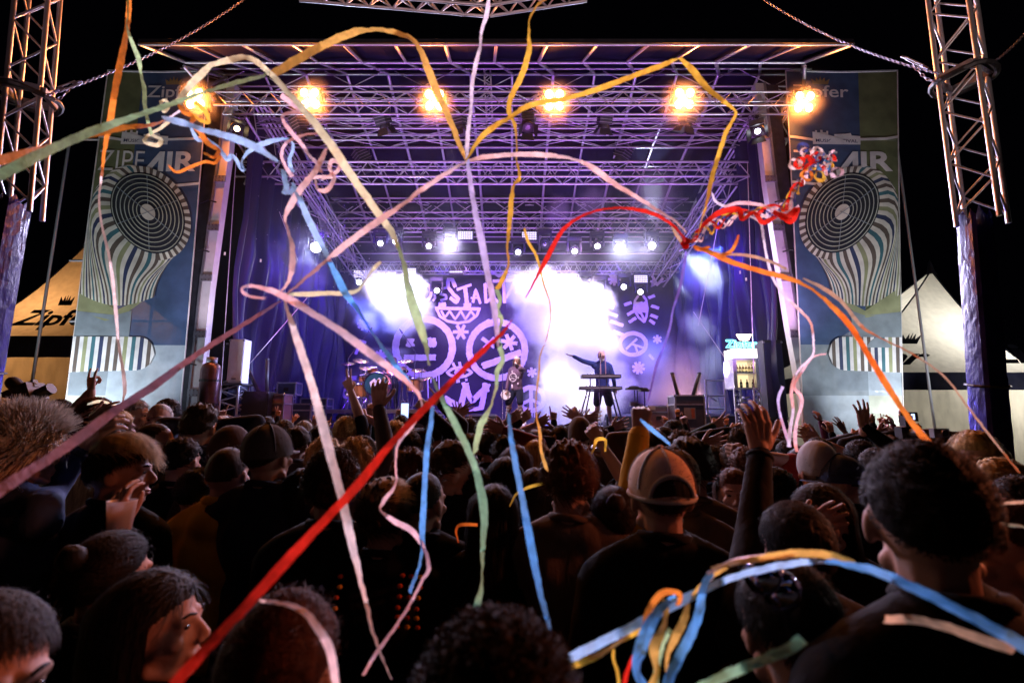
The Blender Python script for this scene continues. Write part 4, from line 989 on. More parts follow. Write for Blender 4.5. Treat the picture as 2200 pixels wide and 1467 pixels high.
drum(783, 812, 13.9, .16, .17, 'rack_tom', (0, -.3, 1)); drum(772, 838, 13.8, .20, .36, 'floor_tom'); drum(800, 795, 14.0, .14, .15, 'rack_tom', (0, -.35, 1))
drum(868, 812, 13.9, .17, .13, 'snare_drum', (0, -.1, 1), 'chrome'); drum(892, 826, 13.95, .22, .36, 'floor_tom'); drum(842, 796, 14.05, .15, .16, 'rack_tom', (0, -.3, 1))
def cym(px, py, Y, r, rot=0):
    c = at(px, py, Y); ax = Vector((.25 * math.sin(rot), -.35, 1)).normalized()
    MB().lathe([(.012, .03), (.04, .022), (.05, .006), (r * .6, -.004), (r, -.016), (r, -.02), (.05, 0), (.012, .02)], c, ax, 22).build('cymbal', M['cymbal'], kit, True)
    bar_obj('cymbal_stand', c, (c.x + .05, c.y + .1, rz + .3), .011, M['chrome'], kit, 5)
    for k in range(3): a = k * 2.1 + rot; bar_obj('stand_leg', (c.x + .05, c.y + .1, rz + .32), (c.x + .05 + .25 * math.cos(a), c.y + .1 + .25 * math.sin(a), rz), .010, M['chrome'], kit, 5)
for px, py, Y, r, rt in ((748, 780, 14.0, .22, 0), (775, 774, 14.2, .24, 1), (785, 790, 13.7, .18, 2), (872, 775, 14.2, .24, 3), (900, 795, 14.0, .22, .5), (915, 812, 13.8, .2, 4), (862, 790, 14.0, .16, 2.5)): cym(px, py, Y, r, rt)
def micstand(px0, py0, px1, py1, Y, base_z, label, boom=None, ytop=None):
    a = at(px0, py0, Y); p = thing('microphone_stand', (a.x, Y, base_z), label, 'microphone stand')
    bar_obj('pole', (a.x, Y, base_z + .02), a, .011, M['chrome'], p, 5)
    tip = at(px1, py1, Y)
    bar_obj('boom_arm', a, tip, .009, M['chrome'], p, 5)
    for k in range(3): bar_obj('tripod_leg', (a.x, Y, base_z + .12), (a.x + .26 * math.cos(k * 2.1 + .4), Y + .26 * math.sin(k * 2.1 + .4), base_z + .01), .009, M['darksteel'], p, 5)
    d = (tip - a).normalized(); MB().capsule(tip, tip + d * .13, .024, .016, 8).build('microphone', M['black'], p, True)
    MB().ell(tip, (.03, .03, .03), 8, 6).build('microphone_grille', M['chrome'], p, True)
micstand(748, 770, 793, 712, 13.9, rz, 'tall microphone boom at the left of the drum kit')
micstand(892, 755, 864, 715, 13.8, rz, 'tall microphone boom right of the drummer')
micstand(905, 800, 910, 794, 13.2, rz, 'short microphone stand beside the floor tom')
micstand(1080, 790, 1079, 776, 12.2, DECK, 'straight empty microphone stand left of the singer')
micstand(1287, 815, 1290, 770, 12.2, DECK, 'microphone stand in front of the keyboard player')
# keyboards
KY = 12.5
def kb(px0, px1, py, label, thick=.10, group='keyboards on the stand'):
    a = at(px0, py, KY); b = at(px1, py, KY); t = thing('keyboard', ((a.x + b.x) / 2, KY, a.z), label, 'keyboard'); w = b.x - a.x; c = (a + b) / 2
    MB().box(c, (w, .32, thick)).build('keyboard_case', M['black'], t)
    MB().box(c + Vector((0, -.165, .0)), (w * .96, .012, thick * .4)).build('rear_panel', M['steel'], t)
    mb = MB(); n = 36
    for i in range(n): mb.box(c + Vector((-w * .45 + w * .9 * i / n, .10, thick / 2 + .008)), (w * .9 / n * .86, .13, .014))
    o = mb.build('white_key', M['white'], t); o['kind'] = 'stuff'
    for i in range(9): MB().lathe([(.012, 0), (.012, .025), (0, .03)], c + Vector((-w * .35 + w * .08 * i, -.08, thick / 2)), n=8).build('knob', M['chrome'], t, True)
kb(1249, 1332, 809, 'upper keyboard, slanted and nearer the chest of the player', .09); kb(1245, 1334, 834, 'lower keyboard just above the stand legs', .08)
t = thing('keyboard_stand', (px_x(1290, KY), KY, DECK), 'black keyboard stand with four slanting legs', 'stand')
for (ax, ay, bx, by, dy) in ((1262, 838, 1240, 892, -.12), (1268, 838, 1251, 893, .12), (1318, 838, 1340, 892, -.12), (1311, 838, 1331, 893, .12)):
    a = at(ax, ay, KY + dy); b = at(bx, by, KY + dy); b.z = DECK; bar_obj('stand_leg', a, b, .02, M['black'], t)
bar_obj('stand_rail', at(1258, 840, KY), at(1322, 840, KY), .02, M['black'], t)
for px in (1268, 1303): a = at(px, 840, KY + .1); b = at(px, 806, KY + .1); bar_obj('upright', a, b, .016, M['black'], t)
for a, b in (((1258, 856), (1268, 846)), ((1322, 862), (1305, 845))): bar_obj('strut', at(*a, KY), at(*b, KY), .009, M['black'], t)
# percussion rig right of the player
t = thing('percussion_stand', onstage(1370, 12.3), 'percussion pads on a tall cluttered stand right of the keyboards', 'stand')
for px, py, w in ((1362, 835, .38), (1385, 839, .26)): c = at(px, py, 12.3); MB().box(c, (w, .28, .045)).build('pad', M['black'], t); MB().ell(c + Vector((0, 0, .04)), (w * .36, .11, .04), 12, 6).build('pad_cushion', M['darksteel'], t, True)
for px in (1363, 1369, 1384): a = at(px, 838, 12.3); bar_obj('pole', a, (a.x, 12.3, DECK), .016, M['black'], t)
for px, py in ((1362, 868), (1372, 872), (1380, 878), (1364, 884)): MB().box(at(px, py, 12.25), (.2, .12, .11)).build('effects_box', M['casewood'], t)
t = flightcase(px_x(1411, 12.4, 885), 12.4, .52, .3, .56, 'pink-lit flight case with a white card right of the percussion', 'caselight'); c = at(1402, 876, 12.2); MB().box((c.x, 12.24, c.z), (.17, .012, .1)).build('card', M['white'], t)
t = flightcase(px_x(1475, 11.5, 895), 11.5, .70, .55, .78, 'dark green flight case carrying two tilted tube lights', 'casewood')
c = at(1480, 888, 11.2); MB().box((c.x + .03, 11.214, c.z), (.26, .012, .26)).build('label_sheet', mat('paper_label', (.35, .33, .36), .6), t); MB().box((c.x + .1, 11.206, c.z), (.07, .012, .22)).build('orange_sticker', mat('orange_sticker', (.5, .14, .05), .6), t)
for (a0, b0, l) in (((1458, 855), (1444, 802), 'left'), ((1487, 855), (1502, 802), 'right')):
    t = thing('tube_light', at(*a0, 11.45), 'tube light on the dark green case, leaning %s' % l, 'tube light'); a = at(*a0, 11.45); b = at(*b0, 11.45); MB().bar(a, b, .04, 10).build('tube', M['black'], t, True)
    MB().box((a + b) / 2 + Vector((.045 if l == 'right' else .03, -.03, 0)), (.018, .02, (b - a).length * .9), M3=(b - a).to_track_quat('Z', 'Y').to_matrix()).build('light_strip', M['white'], t)
    MB().ell(b, (.05, .05, .03), 10, 6).build('end_cap', M['darksteel'], t, True); MB().box(a + Vector((0, 0, -.03)), (.18, .18, .12)).build('motor_base', M['darksteel'], t)
# drinks cooler
CX, CYY = px_x(1597, 11.35, 830), 11.4; w = at(1624, 830, 11.1).x - at(1572, 830, 11.1).x; 
zt = at(1600, 772, 11.1).z; zm = at(1600, 833, 11.1).z; zh = at(1600, 752, 11.1).z
t = thing('drinks_cooler', (CX, CYY, DECK), 'lit bottle cooler on a perforated pedestal in the right wing', 'cooler')
M['coolglow'] = emis('cooler_lit_back', (1, .78, .42), 1.3); M['headglow'] = emis('cooler_header_glow', (1, .9, .82), 3.0)
MB().box((CX, CYY + .22, (zt + zm) / 2), (w, .04, zt - zm)).build('back_wall', M['coolglow'], t)
for s in (-1, 1): MB().box((CX + s * w / 2, CYY, (zt + zm) / 2), (.05, .5, zt - zm)).build('side_wall', M['alu'], t)
for z in (zm, (zm + zt) / 2 + .02): MB().box((CX, CYY, z), (w - .06, .44, .03)).build('shelf', M['alu'], t)
MB().box((CX, CYY, zt + .02), (w, .5, .05)).build('top_panel', M['alu'], t); MB().box((CX, CYY - .02, (zt + zh) / 2 + .04), (w * 1.02, .46, zh - zt)).build('header_box', M['headglow'], t)
for s in (-1, 1): MB().box((CX + s * w * .43, CYY - .245, (zt + zm) / 2), (.04, .02, zt - zm - .02)).build('door_frame', M['alu'], t)
M['glass'] = mat('bottle_glass', (.05, .02, .01), .08, 0, .1, 5); M['blabel'] = mat('bottle_label', (.7, .6, .35), .5)
mbp = None
for row, (zz, n) in enumerate(((zm + .015, 4), ((zm + zt) / 2 + .035, 7))):
    for i in range(n):
        x = CX - w * .38 + w * .76 * (i / (n - 1)); 
        if mbp is None:
            bt = thing('bottle', (x, CYY - .1, zz), 'x', 'bottle', 'brown bottles standing in the lit cooler'); h = .20
            MB().lathe([(0, 0), (.030, 0), (.030, .11), (.013, .15), (.012, .20), (0, .20)], (x, CYY - .1, zz), n=10).build('bottle_glass', M['glass'], bt, True)
            MB().lathe([(.031, .035), (.031, .09)], (x, CYY - .1, zz), n=10).build('paper_label', M['blabel'], bt, True); mbp = bt; c2 = bt
        else: c2 = copy_tree(mbp); c2.location = (x, CYY - .1, zz)
        c2['label'] = ('leftmost', 'second', 'third', 'fourth', 'fifth', 'sixth', 'rightmost')[i if i < n - 1 else 6] + (' dark bottle on the lower shelf of the lit cooler' if row == 0 else ' pale lit bottle on the upper shelf of the cooler')
light('AREA', (CX, CYY - .1, zt - .05), 5, (1, .8, .5), (CX, CYY - .1, zm), .3)
# perforated pedestal
for s in (-1, 1):
    xx = CX + s * w * .40; mb = MB(); zz = np.linspace(DECK, zm - .02, 7)
    MB().box((xx - s * .07, CYY - .2, (DECK + zm) / 2), (.025, .05, zm - DECK)).build('pedestal_post', M['alu'], t); MB().box((xx + s * .07, CYY - .2, (DECK + zm) / 2), (.025, .05, zm - DECK)).build('pedestal_post', M['alu'], t)
    for k in range(7): mb.lathe([(.045, 0), (.062, 0), (.062, .02), (.045, .02)], (xx, CYY - .2, DECK + .08 + (zm - DECK - .16) * k / 6), (0, 1, 0), 12)
    mb.build('perforated_plate', M['alu'], t)
mb = MB()
for k in range(10): mb.box((CX + .05 * math.sin(k * 2.3), CYY, DECK + .05 + k * .075), (w * (.45 if k < 5 else .25), .2, .035))
mb.build('cable_stack', M['alu'], t)
# neon word and glowing crown
M['neon'] = emis('cyan_neon_tube', (.12, .85, 1), 5); M['crownglow'] = emis('crown_bulbs', (1, .78, .5), 7)
ns = thing('neon_sign', (CX, CYY - .2, zh + .05), 'cyan neon word Zipfer with a glowing crown on top of the cooler', 'neon sign')
vv, ff = text_mesh('Zipfer', 1, .02); X0 = min(a for a, b in vv); X1 = max(a for a, b in vv); Y0 = min(b for a, b in vv); Y1 = max(b for a, b in vv)
L0 = at(1560, 752, 11.1); L1 = at(1627, 752, 11.1); H = at(1560, 730, 11.1).z - L0.z
edges = {}
for f in ff:
    for i in range(len(f)): e = tuple(sorted((f[i], f[(i + 1) % len(f)]))); edges[e] = edges.get(e, 0) + 1
mb = MB()
def NP(i, y=0): a, b = vv[i]; return Vector((L0.x + (a - X0) / (X1 - X0) * (L1.x - L0.x), CYY - .3 + y, L0.z + (b - Y0) / (Y1 - Y0) * H))
for (a, b), n in edges.items():
    if n == 1: mb.bar(NP(a), NP(b), .0085, 4)
mb.build('neon_tube', M['neon'], ns)
MB().box((CX, CYY - .2, L0.z + H / 2), (w * .9, .02, H * .5)).build('back_plate', M['black'], ns)
cz = at(1593, 731, 11.1).z; 
for k in range(9): 
    a = (k - 4) / 4; MB().tube([(CX - .02 + a * .09, CYY - .3, cz), (CX - .02 + a * .16, CYY - .3, cz + .14)], [.012, .02], 6).build('crown_bulb', M['crownglow'], ns, True)
light('POINT', (CX, CYY - .6, zh + .15), 10, (.6, .85, 1), None, .1)
cabinet(px_x(1648, 11.8, 800), 11.7, .45, .5, 1.9, 'tall dark cabinet behind the cooler next to the right mast', DECK + .2, 'curtain')
# frame furniture in the smoke right
t = thing('metal_rack', onstage(1530, 13.4), 'metal frame rack half lost in the smoke of the right wing', 'rack')
for px in (1515, 1555): a = at(px, 815, 13.4); bar_obj('upright', (a.x, 13.4, DECK), a, .03, M['alu'], t)
for py in (817, 850, 878): bar_obj('shelf_bar', at(1515, py, 13.4), at(1555, py, 13.4), .025, M['alu'], t)
bar_obj('diagonal', at(1515, 845, 13.4), at(1540, 862, 13.4), .02, M['alu'], t)
# cables on the deck
for k in range(9):
    rs = random.Random(k); x = rs.uniform(-6, 6.3); y = FE + rs.uniform(.15, .6); pts = []
    for i in range(14): pts.append((x + i * .12, y + .12 * math.sin(i * .7 + k), DECK + .012 + (.10 * max(0, math.sin(i * .5 + k)) if k % 3 == 0 else 0)))
    tag(MB().tube(pts, .010, 5).build('stage_cable', M['black']), 'black cable on the stage deck edge ' + ['near the left mast, looped', 'before the bass cabinet', 'before the drum riser', 'left of the singer, looped', 'at the feet of the singer', 'between singer and keyboards', 'under the keyboards, looped', 'before the dark green case', 'before the cooler'][int(min(8, max(0, (x + 6) / 12.3 * 9)))] + [', flat', ', bent', ', long', ', curled', ', short', ', twisted', ', thin', ', thick', ', loose'][k], 'cable', 'black cables lying along the stage edge')
# ================================================================== people
def hmat(name, col, rough=.45):
    return mat(name, tuple(c * (.40 if max(col) < .2 else .95) for c in col), .7, 0, .6, 55, .2, 120, (1, 1, .2), .22)
HC = {'dark': hmat('dark_brown_hair', (.022, .014, .010)), 'brown': hmat('brown_hair', (.075, .038, .018)), 'blond': hmat('blond_hair', (.42, .29, .13)), 'white': hmat('bleached_hair', (.62, .58, .52)),
      'grey': hmat('grey_hair', (.26, .25, .24)), 'red': hmat('red_brown_hair', (.16, .05, .02)), 'black': hmat('black_hair', (.010, .009, .010))}
def skinmat(n, c):
    m = mat(n, c, .6, 0, .12, 9, .08, 60, spec=.3); m.node_tree.nodes['Principled BSDF'].inputs['Subsurface Weight'].default_value = 0; return m
SK = [skinmat('fair_skin', (.36, .21, .16)), skinmat('tan_skin', (.30, .17, .12))]
def cmat(n, c, s=.8): return mat(n, tuple(x * .65 for x in c), .92, 0, .18, 7, s, 9, (1, 1, .5), .15, sheen=.03)
CL = {'black': cmat('black_jacket_cloth', (.006, .006, .008)), 'navy': cmat('navy_cloth', (.015, .02, .045)), 'grey': cmat('grey_knit', (.10, .09, .10)), 'teal': cmat('teal_jacket_cloth', (.03, .08, .10)),
      'red': cmat('red_cloth', (.35, .03, .02)), 'yellow': cmat('mustard_cloth', (.85, .45, .03)), 'tan': cmat('tan_cloth', (.16, .11, .08)), 'blue': cmat('blue_denim', (.06, .09, .2)), 'white': cmat('white_cloth', (.6, .58, .6)),
      'brown': cmat('brown_leather', (.07, .035, .025)), 'green': cmat('dark_green_knit', (.02, .06, .05)), 'plaid': cmat('red_plaid_cloth', (.22, .03, .02)), 'purple': cmat('plum_cloth', (.09, .03, .08)), 'plum2': cmat('printed_jacket_cloth', (.16, .10, .16)), 'denim': cmat('bright_denim_cloth', (.03, .06, .24)), 'capmesh': cmat('mesh_cap_fabric', (.85, .60, .48), .3), 'orange': cmat('orange_vest', (.6, .10, .02))}
M['eye'] = mat('eye_dark', (.012, .010, .010), .2); M['lip'] = mat('lip_skin', (.30, .10, .09), .4); M['teeth'] = mat('teeth', (.75, .72, .66), .3); M['glasses'] = mat('glasses_frame', (.02, .02, .02), .2)

def baked(fn, voxel, smooth_it=2, adapt=0):
    """voxel-union of overlapping solids into one continuous skin; returns verts, faces"""
    mb = MB(); fn(mb); me = bpy.data.meshes.new('solid'); me.from_pydata(mb.v, [], mb.f); o = bpy.data.objects.new('solid', me); COL.objects.link(o)
    r = o.modifiers.new('r', 'REMESH'); r.mode = 'VOXEL'; r.voxel_size = voxel; r.adaptivity = adapt
    if smooth_it:
        s = o.modifiers.new('s', 'SMOOTH'); s.iterations = smooth_it; s.factor = .5
    dg = bpy.context.evaluated_depsgraph_get(); e = o.evaluated_get(dg).to_mesh()
    co = np.empty(len(e.vertices) * 3, np.float32); e.vertices.foreach_get('co', co); co = co.reshape(-1, 3)
    nl = np.empty(len(e.polygons), np.int32); e.polygons.foreach_get('loop_total', nl); li = np.empty(len(e.loops), np.int32); e.loops.foreach_get('vertex_index', li)
    o.evaluated_get(dg).to_mesh_clear(); bpy.data.objects.remove(o); bpy.data.meshes.remove(me)
    return co, nl, li
def compose(name, parts, m, parent, smooth=True, mats=None):
    """join baked surfaces [(surface, 4x4)] into one mesh object"""
    C = []; NLs = []; LI = []; k = 0; MI = []
    for i, ((co, nl, li), mx) in enumerate(parts):
        A = np.array(mx) if mx is not None else np.eye(4); c = co @ A[:3, :3].T + A[:3, 3]; C.append(c); NLs.append(nl)
        li2 = li + k
        LI.append(li2); k += len(co)
    C = np.concatenate(C).astype(np.float32); nl = np.concatenate(NLs); li = np.concatenate(LI)
    me = bpy.data.meshes.new(name); me.vertices.add(len(C)); me.vertices.foreach_set('co', C.ravel()); me.loops.add(len(li)); me.loops.foreach_set('vertex_index', li)
    me.polygons.add(len(nl)); st = np.zeros(len(nl), np.int32); st[1:] = np.cumsum(nl)[:-1]; me.polygons.foreach_set('loop_start', st); me.polygons.foreach_set('use_smooth', np.ones(len(nl), bool)) ; me.update(calc_edges=True); me.validate()
    me.materials.append(m); o = bpy.data.objects.new(name, me); COL.objects.link(o); o.parent = parent; return o
# ---- head (origin: middle of the skull, looking along +Y)
def head_solid(fem=False):
    def f(mb):
        mb.ell((0, -.010, .022), (.077, .097, .098), 20, 14)
        mb.ell((0, .030, -.030), (.060, .064, .078), 16, 12)
        mb.ell((0, .040, -.070), (.047 if not fem else .042, .046, .045), 14, 10)
        mb.ell((0, .074, -.100), (.020, .016, .016), 10, 8)
        for s in (-1, 1):
            mb.capsule((s * .052, .012, -.072), (s * .018, .068, -.102), .019, .016)
            mb.ell((s * .040, .066, -.026), (.024, .020, .020), 10, 8)
            mb.capsule((s * .014, .089, .022), (s * .046, .074, .022), .011, .010)
            mb.ell((s * .079, -.008, -.012), (.010, .024, .032), 10, 8, Matrix.Rotation(s * .35, 3, 'Z'))
            mb.ell((s * .011, .104, -.036), (.010, .011, .009), 8, 6)
            mb.ell((s * .031, .075, .002), (.016, .012, .010), 8, 6)
        mb.capsule((0, .088, .012), (0, .112, -.026), .009, .012)
        mb.capsule((-.018, .088, -.066), (.018, .088, -.066), .009, .009); mb.capsule((-.016, .085, -.077), (.016, .085, -.077), .010, .010)
        mb.capsule((0, -.020, -.050), (0, -.030, -.155), .054, .052); mb.capsule((0, .015, -.08), (0, -.01, -.15), .040, .045)
    return f
HEADM = baked(head_solid(), .0062, 2); HEADF = baked(head_solid(True), .0062, 2)
HEADLO = baked(head_solid(), .011, 1)
# ---- hands (origin: wrist, fingers along +Z, palm to +Y, thumb to +X for the right hand)
def hand_solid(curl, spread=1.0, thumb=0):
    """curl: four values 0 (straight) .. 1 (fist)"""
    def f(mb):
        xs = (.030, .010, -.011, -.031); ln = ((.042, .026, .021), (.047, .030, .023), (.044, .028, .022), (.033, .021, .019))
        mb.capsule((0, 0, -.035), (0, 0, .012), .026, .024)
        for i in range(4):
            b = Vector((xs[i], 0, .086 - abs(i - 1) * .004)); mb.capsule((xs[i] * .55, 0, .012), b, .0155, .0125)
            a = 0; sp = R((6, 1.5, -4, -10)[i] * spread * (1 - curl[i])); p = b; rr = (.0098, .0088, .0078, .0066)
            for j in range(3):
                a += R((62, 78, 50)[j]) * curl[i] + R(5); d = Vector((math.sin(sp) * math.cos(a), math.sin(a), math.cos(a) * math.cos(sp))); q = p + d * ln[i][j]; mb.capsule(p, q, rr[j], rr[j + 1]); p = q
        if thumb == 0: T = [(.022, .004, .016), (.046, .014, .042), (.064, .020, .066), (.074, .022, .090)]
        elif thumb == 1: T = [(.022, .008, .016), (.042, .028, .040), (.028, .046, .062), (.008, .050, .072)]
        else: T = [(.022, .008, .016), (.044, .024, .044), (.046, .040, .070), (.036, .050, .092)]
        for j in range(3): mb.capsule(T[j], T[j + 1], (.0165, .0118, .0105)[j], (.0118, .0105, .0085)[j])
    return f
HAND = {'open': baked(hand_solid((.05, .02, .04, .1), 1.6), .0042, 1), 'relaxed': baked(hand_solid((.25, .32, .38, .42), 1.0), .0045, 1), 'fist': baked(hand_solid((.95, 1, 1, 1), 1, 1), .0045, 1),
        'pinch': baked(hand_solid((.55, .5, .42, .35), 1, 2), .0045, 1), 'point': baked(hand_solid((.02, 1, 1, 1), 1, 1), .0045, 1), 'horns': baked(hand_solid((.02, 1, 1, .02), 1, 1), .0045, 1),
        'two': baked(hand_solid((.02, .04, 1, 1), 3, 1), .0045, 1), 'bent': baked(hand_solid((.35, .3, .32, .30), 1.5, 0), .0042, 1)}
def hand_mat(w, d, palm, right, s=1.0):
    d = Vector(d).normalized(); y = Vector(palm); y = (y - d * y.dot(d)).normalized(); x = y.cross(d)
    m = Matrix((x, y, d)).transposed().to_4x4(); m.translation = w
    return m @ Matrix.Diagonal((s if right else -s, s, s, 1))
def fix(surf):   # mirrored copy with flipped winding
    co, nl, li = surf; li2 = li.copy(); k = 0
    if (nl == nl[0]).all(): li2 = li.reshape(-1, nl[0])[:, ::-1].ravel().copy()
    else:
        for n in nl: li2[k:k + n] = li2[k:k + n][::-1]; k += n
    return co, nl, li2
HANDL = {k: fix(v) for k, v in HAND.items()}
# ---- hair meshes in head space
def hair_shell(front=.50, side=-.10, back=-.80, thick=.010, bumps=.006, seed=0, n=36, m=24, lift=0.0, top=1.0):
    n, m = RES; rs = random.Random(seed); vs = []; fs = []; keep = {}
    for i in range(m + 1):
        th = math.pi * i / m
        for k in range(n):
            ph = 2 * math.pi * k / n; d = Vector((math.sin(th) * math.cos(ph), math.sin(th) * math.sin(ph), math.cos(th)))
            lim = front * max(d.y, 0) ** .7 + side * (1 - abs(d.y)) + back * max(-d.y, 0)
            ok = d.z > lim - .02
            t = thick + lift * max(0, d.z) ** 2 + bumps * noise.noise(d * 5 + Vector((seed, 0, 0))) * 2 + bumps * noise.noise(d * 14 + Vector((0, seed, 0)))
            edge = min(1, max(0, (d.z - lim) / .25)); t = .001 + t * edge
            e = Vector(((.077 + t) * d.x, -.010 + (.097 + t) * d.y, .022 + (.098 + t * top) * d.z)); vs.append(e); keep[i * n + k] = ok
    for i in range(m):
        for k in range(n):
            q = (i * n + k, (i + 1) * n + k, (i + 1) * n + (k + 1) % n, i * n + (k + 1) % n)
            if sum(keep[x] for x in q) >= 3: fs.append(q)
    return vs, fs
def strands(N, length, seed, front=.50, side=-.10, back=-.80, flow=(0, -.3, -.6), curl=0.0, w=.0016, spike=0.0, thick=.010, lift=0.0, seg=4):
    rs = random.Random(seed); vs = []; fs = []
    for _ in range(N):
        while True:
            d = Vector((rs.gauss(0, 1), rs.gauss(0, 1), rs.gauss(0, 1))).normalized(); lim = front * max(d.y, 0) ** .7 + side * (1 - abs(d.y)) + back * max(-d.y, 0)
            if d.z > lim: break
        t = thick * .6 + lift * max(0, d.z) ** 2; p = Vector(((.077 + t) * d.x, -.010 + (.097 + t) * d.y, .022 + (.098 + t) * d.z))
        fl = Vector(flow); fl = (fl + Vector((rs.uniform(-.35, .35), rs.uniform(-.35, .35), rs.uniform(-.2, .35)))); tang = fl - d * fl.dot(d); tang = tang.normalized() if tang.length > 1e-3 else d.orthogonal()
        L = length * rs.uniform(.6, 1.15); side_v = d.cross(tang).normalized(); ph = rs.uniform(0, 6.28); k0 = len(vs)
        for j in range(seg + 1):
            s = j / seg; q = p + tang * L * s * (1 - spike) + d * (L * spike * s + .006 * math.sin(s * 3.1)) + Vector((0, 0, -1)) * L * .22 * s * s * (1 - spike)
            if curl: q += (side_v * math.sin(ph + s * 9) + d * math.cos(ph + s * 9)) * curl
            r = d * 0 + q; cc = Vector((0, -.01, .022)); v = r - cc; rad = math.sqrt((v.x / .080) ** 2 + (v.y / .100) ** 2 + (v.z / .101) ** 2)
            if rad < 1: r = cc + v / rad
            ww = w * (1 - .7 * s); vs += [r + side_v * ww, r - side_v * ww]
        for j in range(seg): a = k0 + 2 * j; fs.append((a, a + 1, a + 3, a + 2))
    return vs, fs
def long_curtain(N, L, seed, spread=.02, wave=.006, w=.0022, front=.35):
    rs = random.Random(seed); vs = []; fs = []; seg = 8
    for _ in range(N):
        a = rs.uniform(-197, 17); a = R(a) if not (-180 < a < 0) else R(a); d = Vector((math.cos(a), math.sin(a), 0)); hz = rs.uniform(.0, 1)
        p0 = Vector((d.x * .078 * math.sqrt(1 - (hz * .95) ** 2), -.01 + d.y * .1 * math.sqrt(1 - (hz * .95) ** 2), .03 + .1 * hz)); k0 = len(vs); ph = rs.uniform(0, 6.28); LL = L * rs.uniform(.75, 1.05); off = rs.uniform(.002, spread)
        for j in range(seg + 1):
            s = j / seg; z = p0.z - (LL + p0.z - .03) * s; rr = 1 + off * 8 * min(1, s * 3) ; zc = max(-1, min(1, (z - .022) / .108)); base = math.sqrt(max(.0, 1 - zc * zc)) if z > .022 else 1
            x = d.x * (.084 + off) * base * (1 + .12 * min(1, max(0, -z) * 5)); y = -.012 + d.y * (.104 + off) * base - .02 * min(1, max(0, -z) * 4)
            x += wave * math.sin(ph + s * 7) ; y += wave * math.cos(ph * 1.3 + s * 6); ww = w * (1 - .5 * s); t = Vector((-d.y, d.x, 0))
            vs += [Vector((x, y, z)) + t * ww, Vector((x, y, z)) - t * ww]
        for j in range(seg): q = k0 + 2 * j; fs.append((q, q + 1, q + 3, q + 2))
    return vs, fs
def curtain_shell(L, seed, front_deg=12):
    vs = []; fs = []; n = 26; m = 10
    for i in range(n + 1):
        a = R(-180 - front_deg + (180 + 2 * front_deg) * i / n); d = Vector((math.cos(a), math.sin(a), 0))
        for j in range(m + 1):
            s = j / m; z = .05 - (L + .05) * s; k = 1 + .10 * min(1, s * 2) + .07 * noise.noise(Vector((i * .5, s * 3, seed)))
            vs.append(Vector((d.x * .084 * k, -.014 + d.y * .104 * k - .02 * min(1, s * 2), z + (.02 * noise.noise(Vector((i * .9, 3, seed))) if j == m else 0))))
    for i in range(n):
        for j in range(m): a = i * (m + 1) + j; fs.append((a, a + 1, a + m + 2, a + m + 1))
    return vs, fs
def hmesh(parts, m, name='hair'):
    mb = MB()
    for v, f in parts: mb.add(v, f)
    me = bpy.data.meshes.new(name); me.from_pydata(mb.v, [], mb.f); me.materials.append(m); me.polygons.foreach_set('use_smooth', [True] * len(me.polygons)); return me
WS = lambda N: .0026 if N < 1000 else .0010
HAIR = {
 'short': lambda s, N=500: [hair_shell(.5, .02, -.62, .010, .005 if N > 1000 else .009, s), strands(N, .030 if N > 1000 else .048, s, .5, .06, -.50, (.15, .3, -.5 if N > 1000 else .1), lift=.004, w=WS(N), seg=3, spike=.05 if N > 1000 else .22)],
 'crop': lambda s, N=400: [hair_shell(.55, .05, -.58, .005, .003, s), strands(N, .012, s, .55, .05, -.58, (0, 0, 1), spike=.4, w=WS(N), seg=2)],
 'swept': lambda s, N=700: [hair_shell(.5, .10, -.45, .016, .010, s, lift=.018), strands(N, .075, s, .45, .1, -.45, (.35, .7, .1), lift=.02, spike=.10, w=WS(N))],
 'curly': lambda s, N=900: [hair_shell(.5, -.05, -.7, .018, .012, s, lift=.010), strands(N, .045, s, .5, -.05, -.7, (0, 0, .4), curl=.008, spike=.55, lift=.012, seg=6)],
 'long': lambda s, N=500: [hair_shell(.45, -.25, -1.1, .010, .004, s), curtain_shell(.34, s), long_curtain(N, .36, s), strands(N // 2, .07, s, .66, -.02, -1, (.1, -.6, -.5))],
 'bob': lambda s, N=500: [hair_shell(.45, -.25, -1.1, .012, .006, s), curtain_shell(.19, s), long_curtain(N, .22, s, wave=.012), strands(N // 2, .08, s, .45, -.25, -1, (.1, -.5, -.6))],
 'bun': lambda s, N=500: [hair_shell(.5, -.05, -.8, .009, .004, s), strands(N, .07, s, .5, -.05, -.8, (0, -1, .4)), MB_bun(s), strands(60, .05, s + 1, .5, -.05, -.8, (0, -.6, -.6), spike=.3)],
 'bald': lambda s, N=200: [hair_shell(.95, .0, -.55, .002, .001, s)],
 'spiky': lambda s, N=1500: [hair_shell(.5, -.05, -.8, .018, .010, s, lift=.02), strands(N, .11, s, .45, -.05, -.8, (.2, -.1, .3), spike=.75, lift=.01, w=.0022), strands(N // 2, .13, s + 3, .45, -.1, -.8, (.1, -.7, -.5), spike=.15, lift=.02, w=.0022)],
}
def MB_bun(s):
    mb = MB(); mb.ell((0, -.115, .085), (.036, .034, .034), 14, 10); 
    vs = [Vector(v) * (1 + .05 * noise.noise(Vector(v) * 60)) for v in mb.v]; return vs, mb.f
RES = [36, 24]
def near_res(fn, s, N, near):
    RES[:] = [96, 64] if near else [36, 24]; r = list(fn(s, N)) + [strands(260 if near else 70, .05, s + 9, .5, .05, -.6, (.3, -.2, .2), spike=.35, w=.0006 if near else .0012, curl=.003)]; RES[:] = [36, 24]; return r
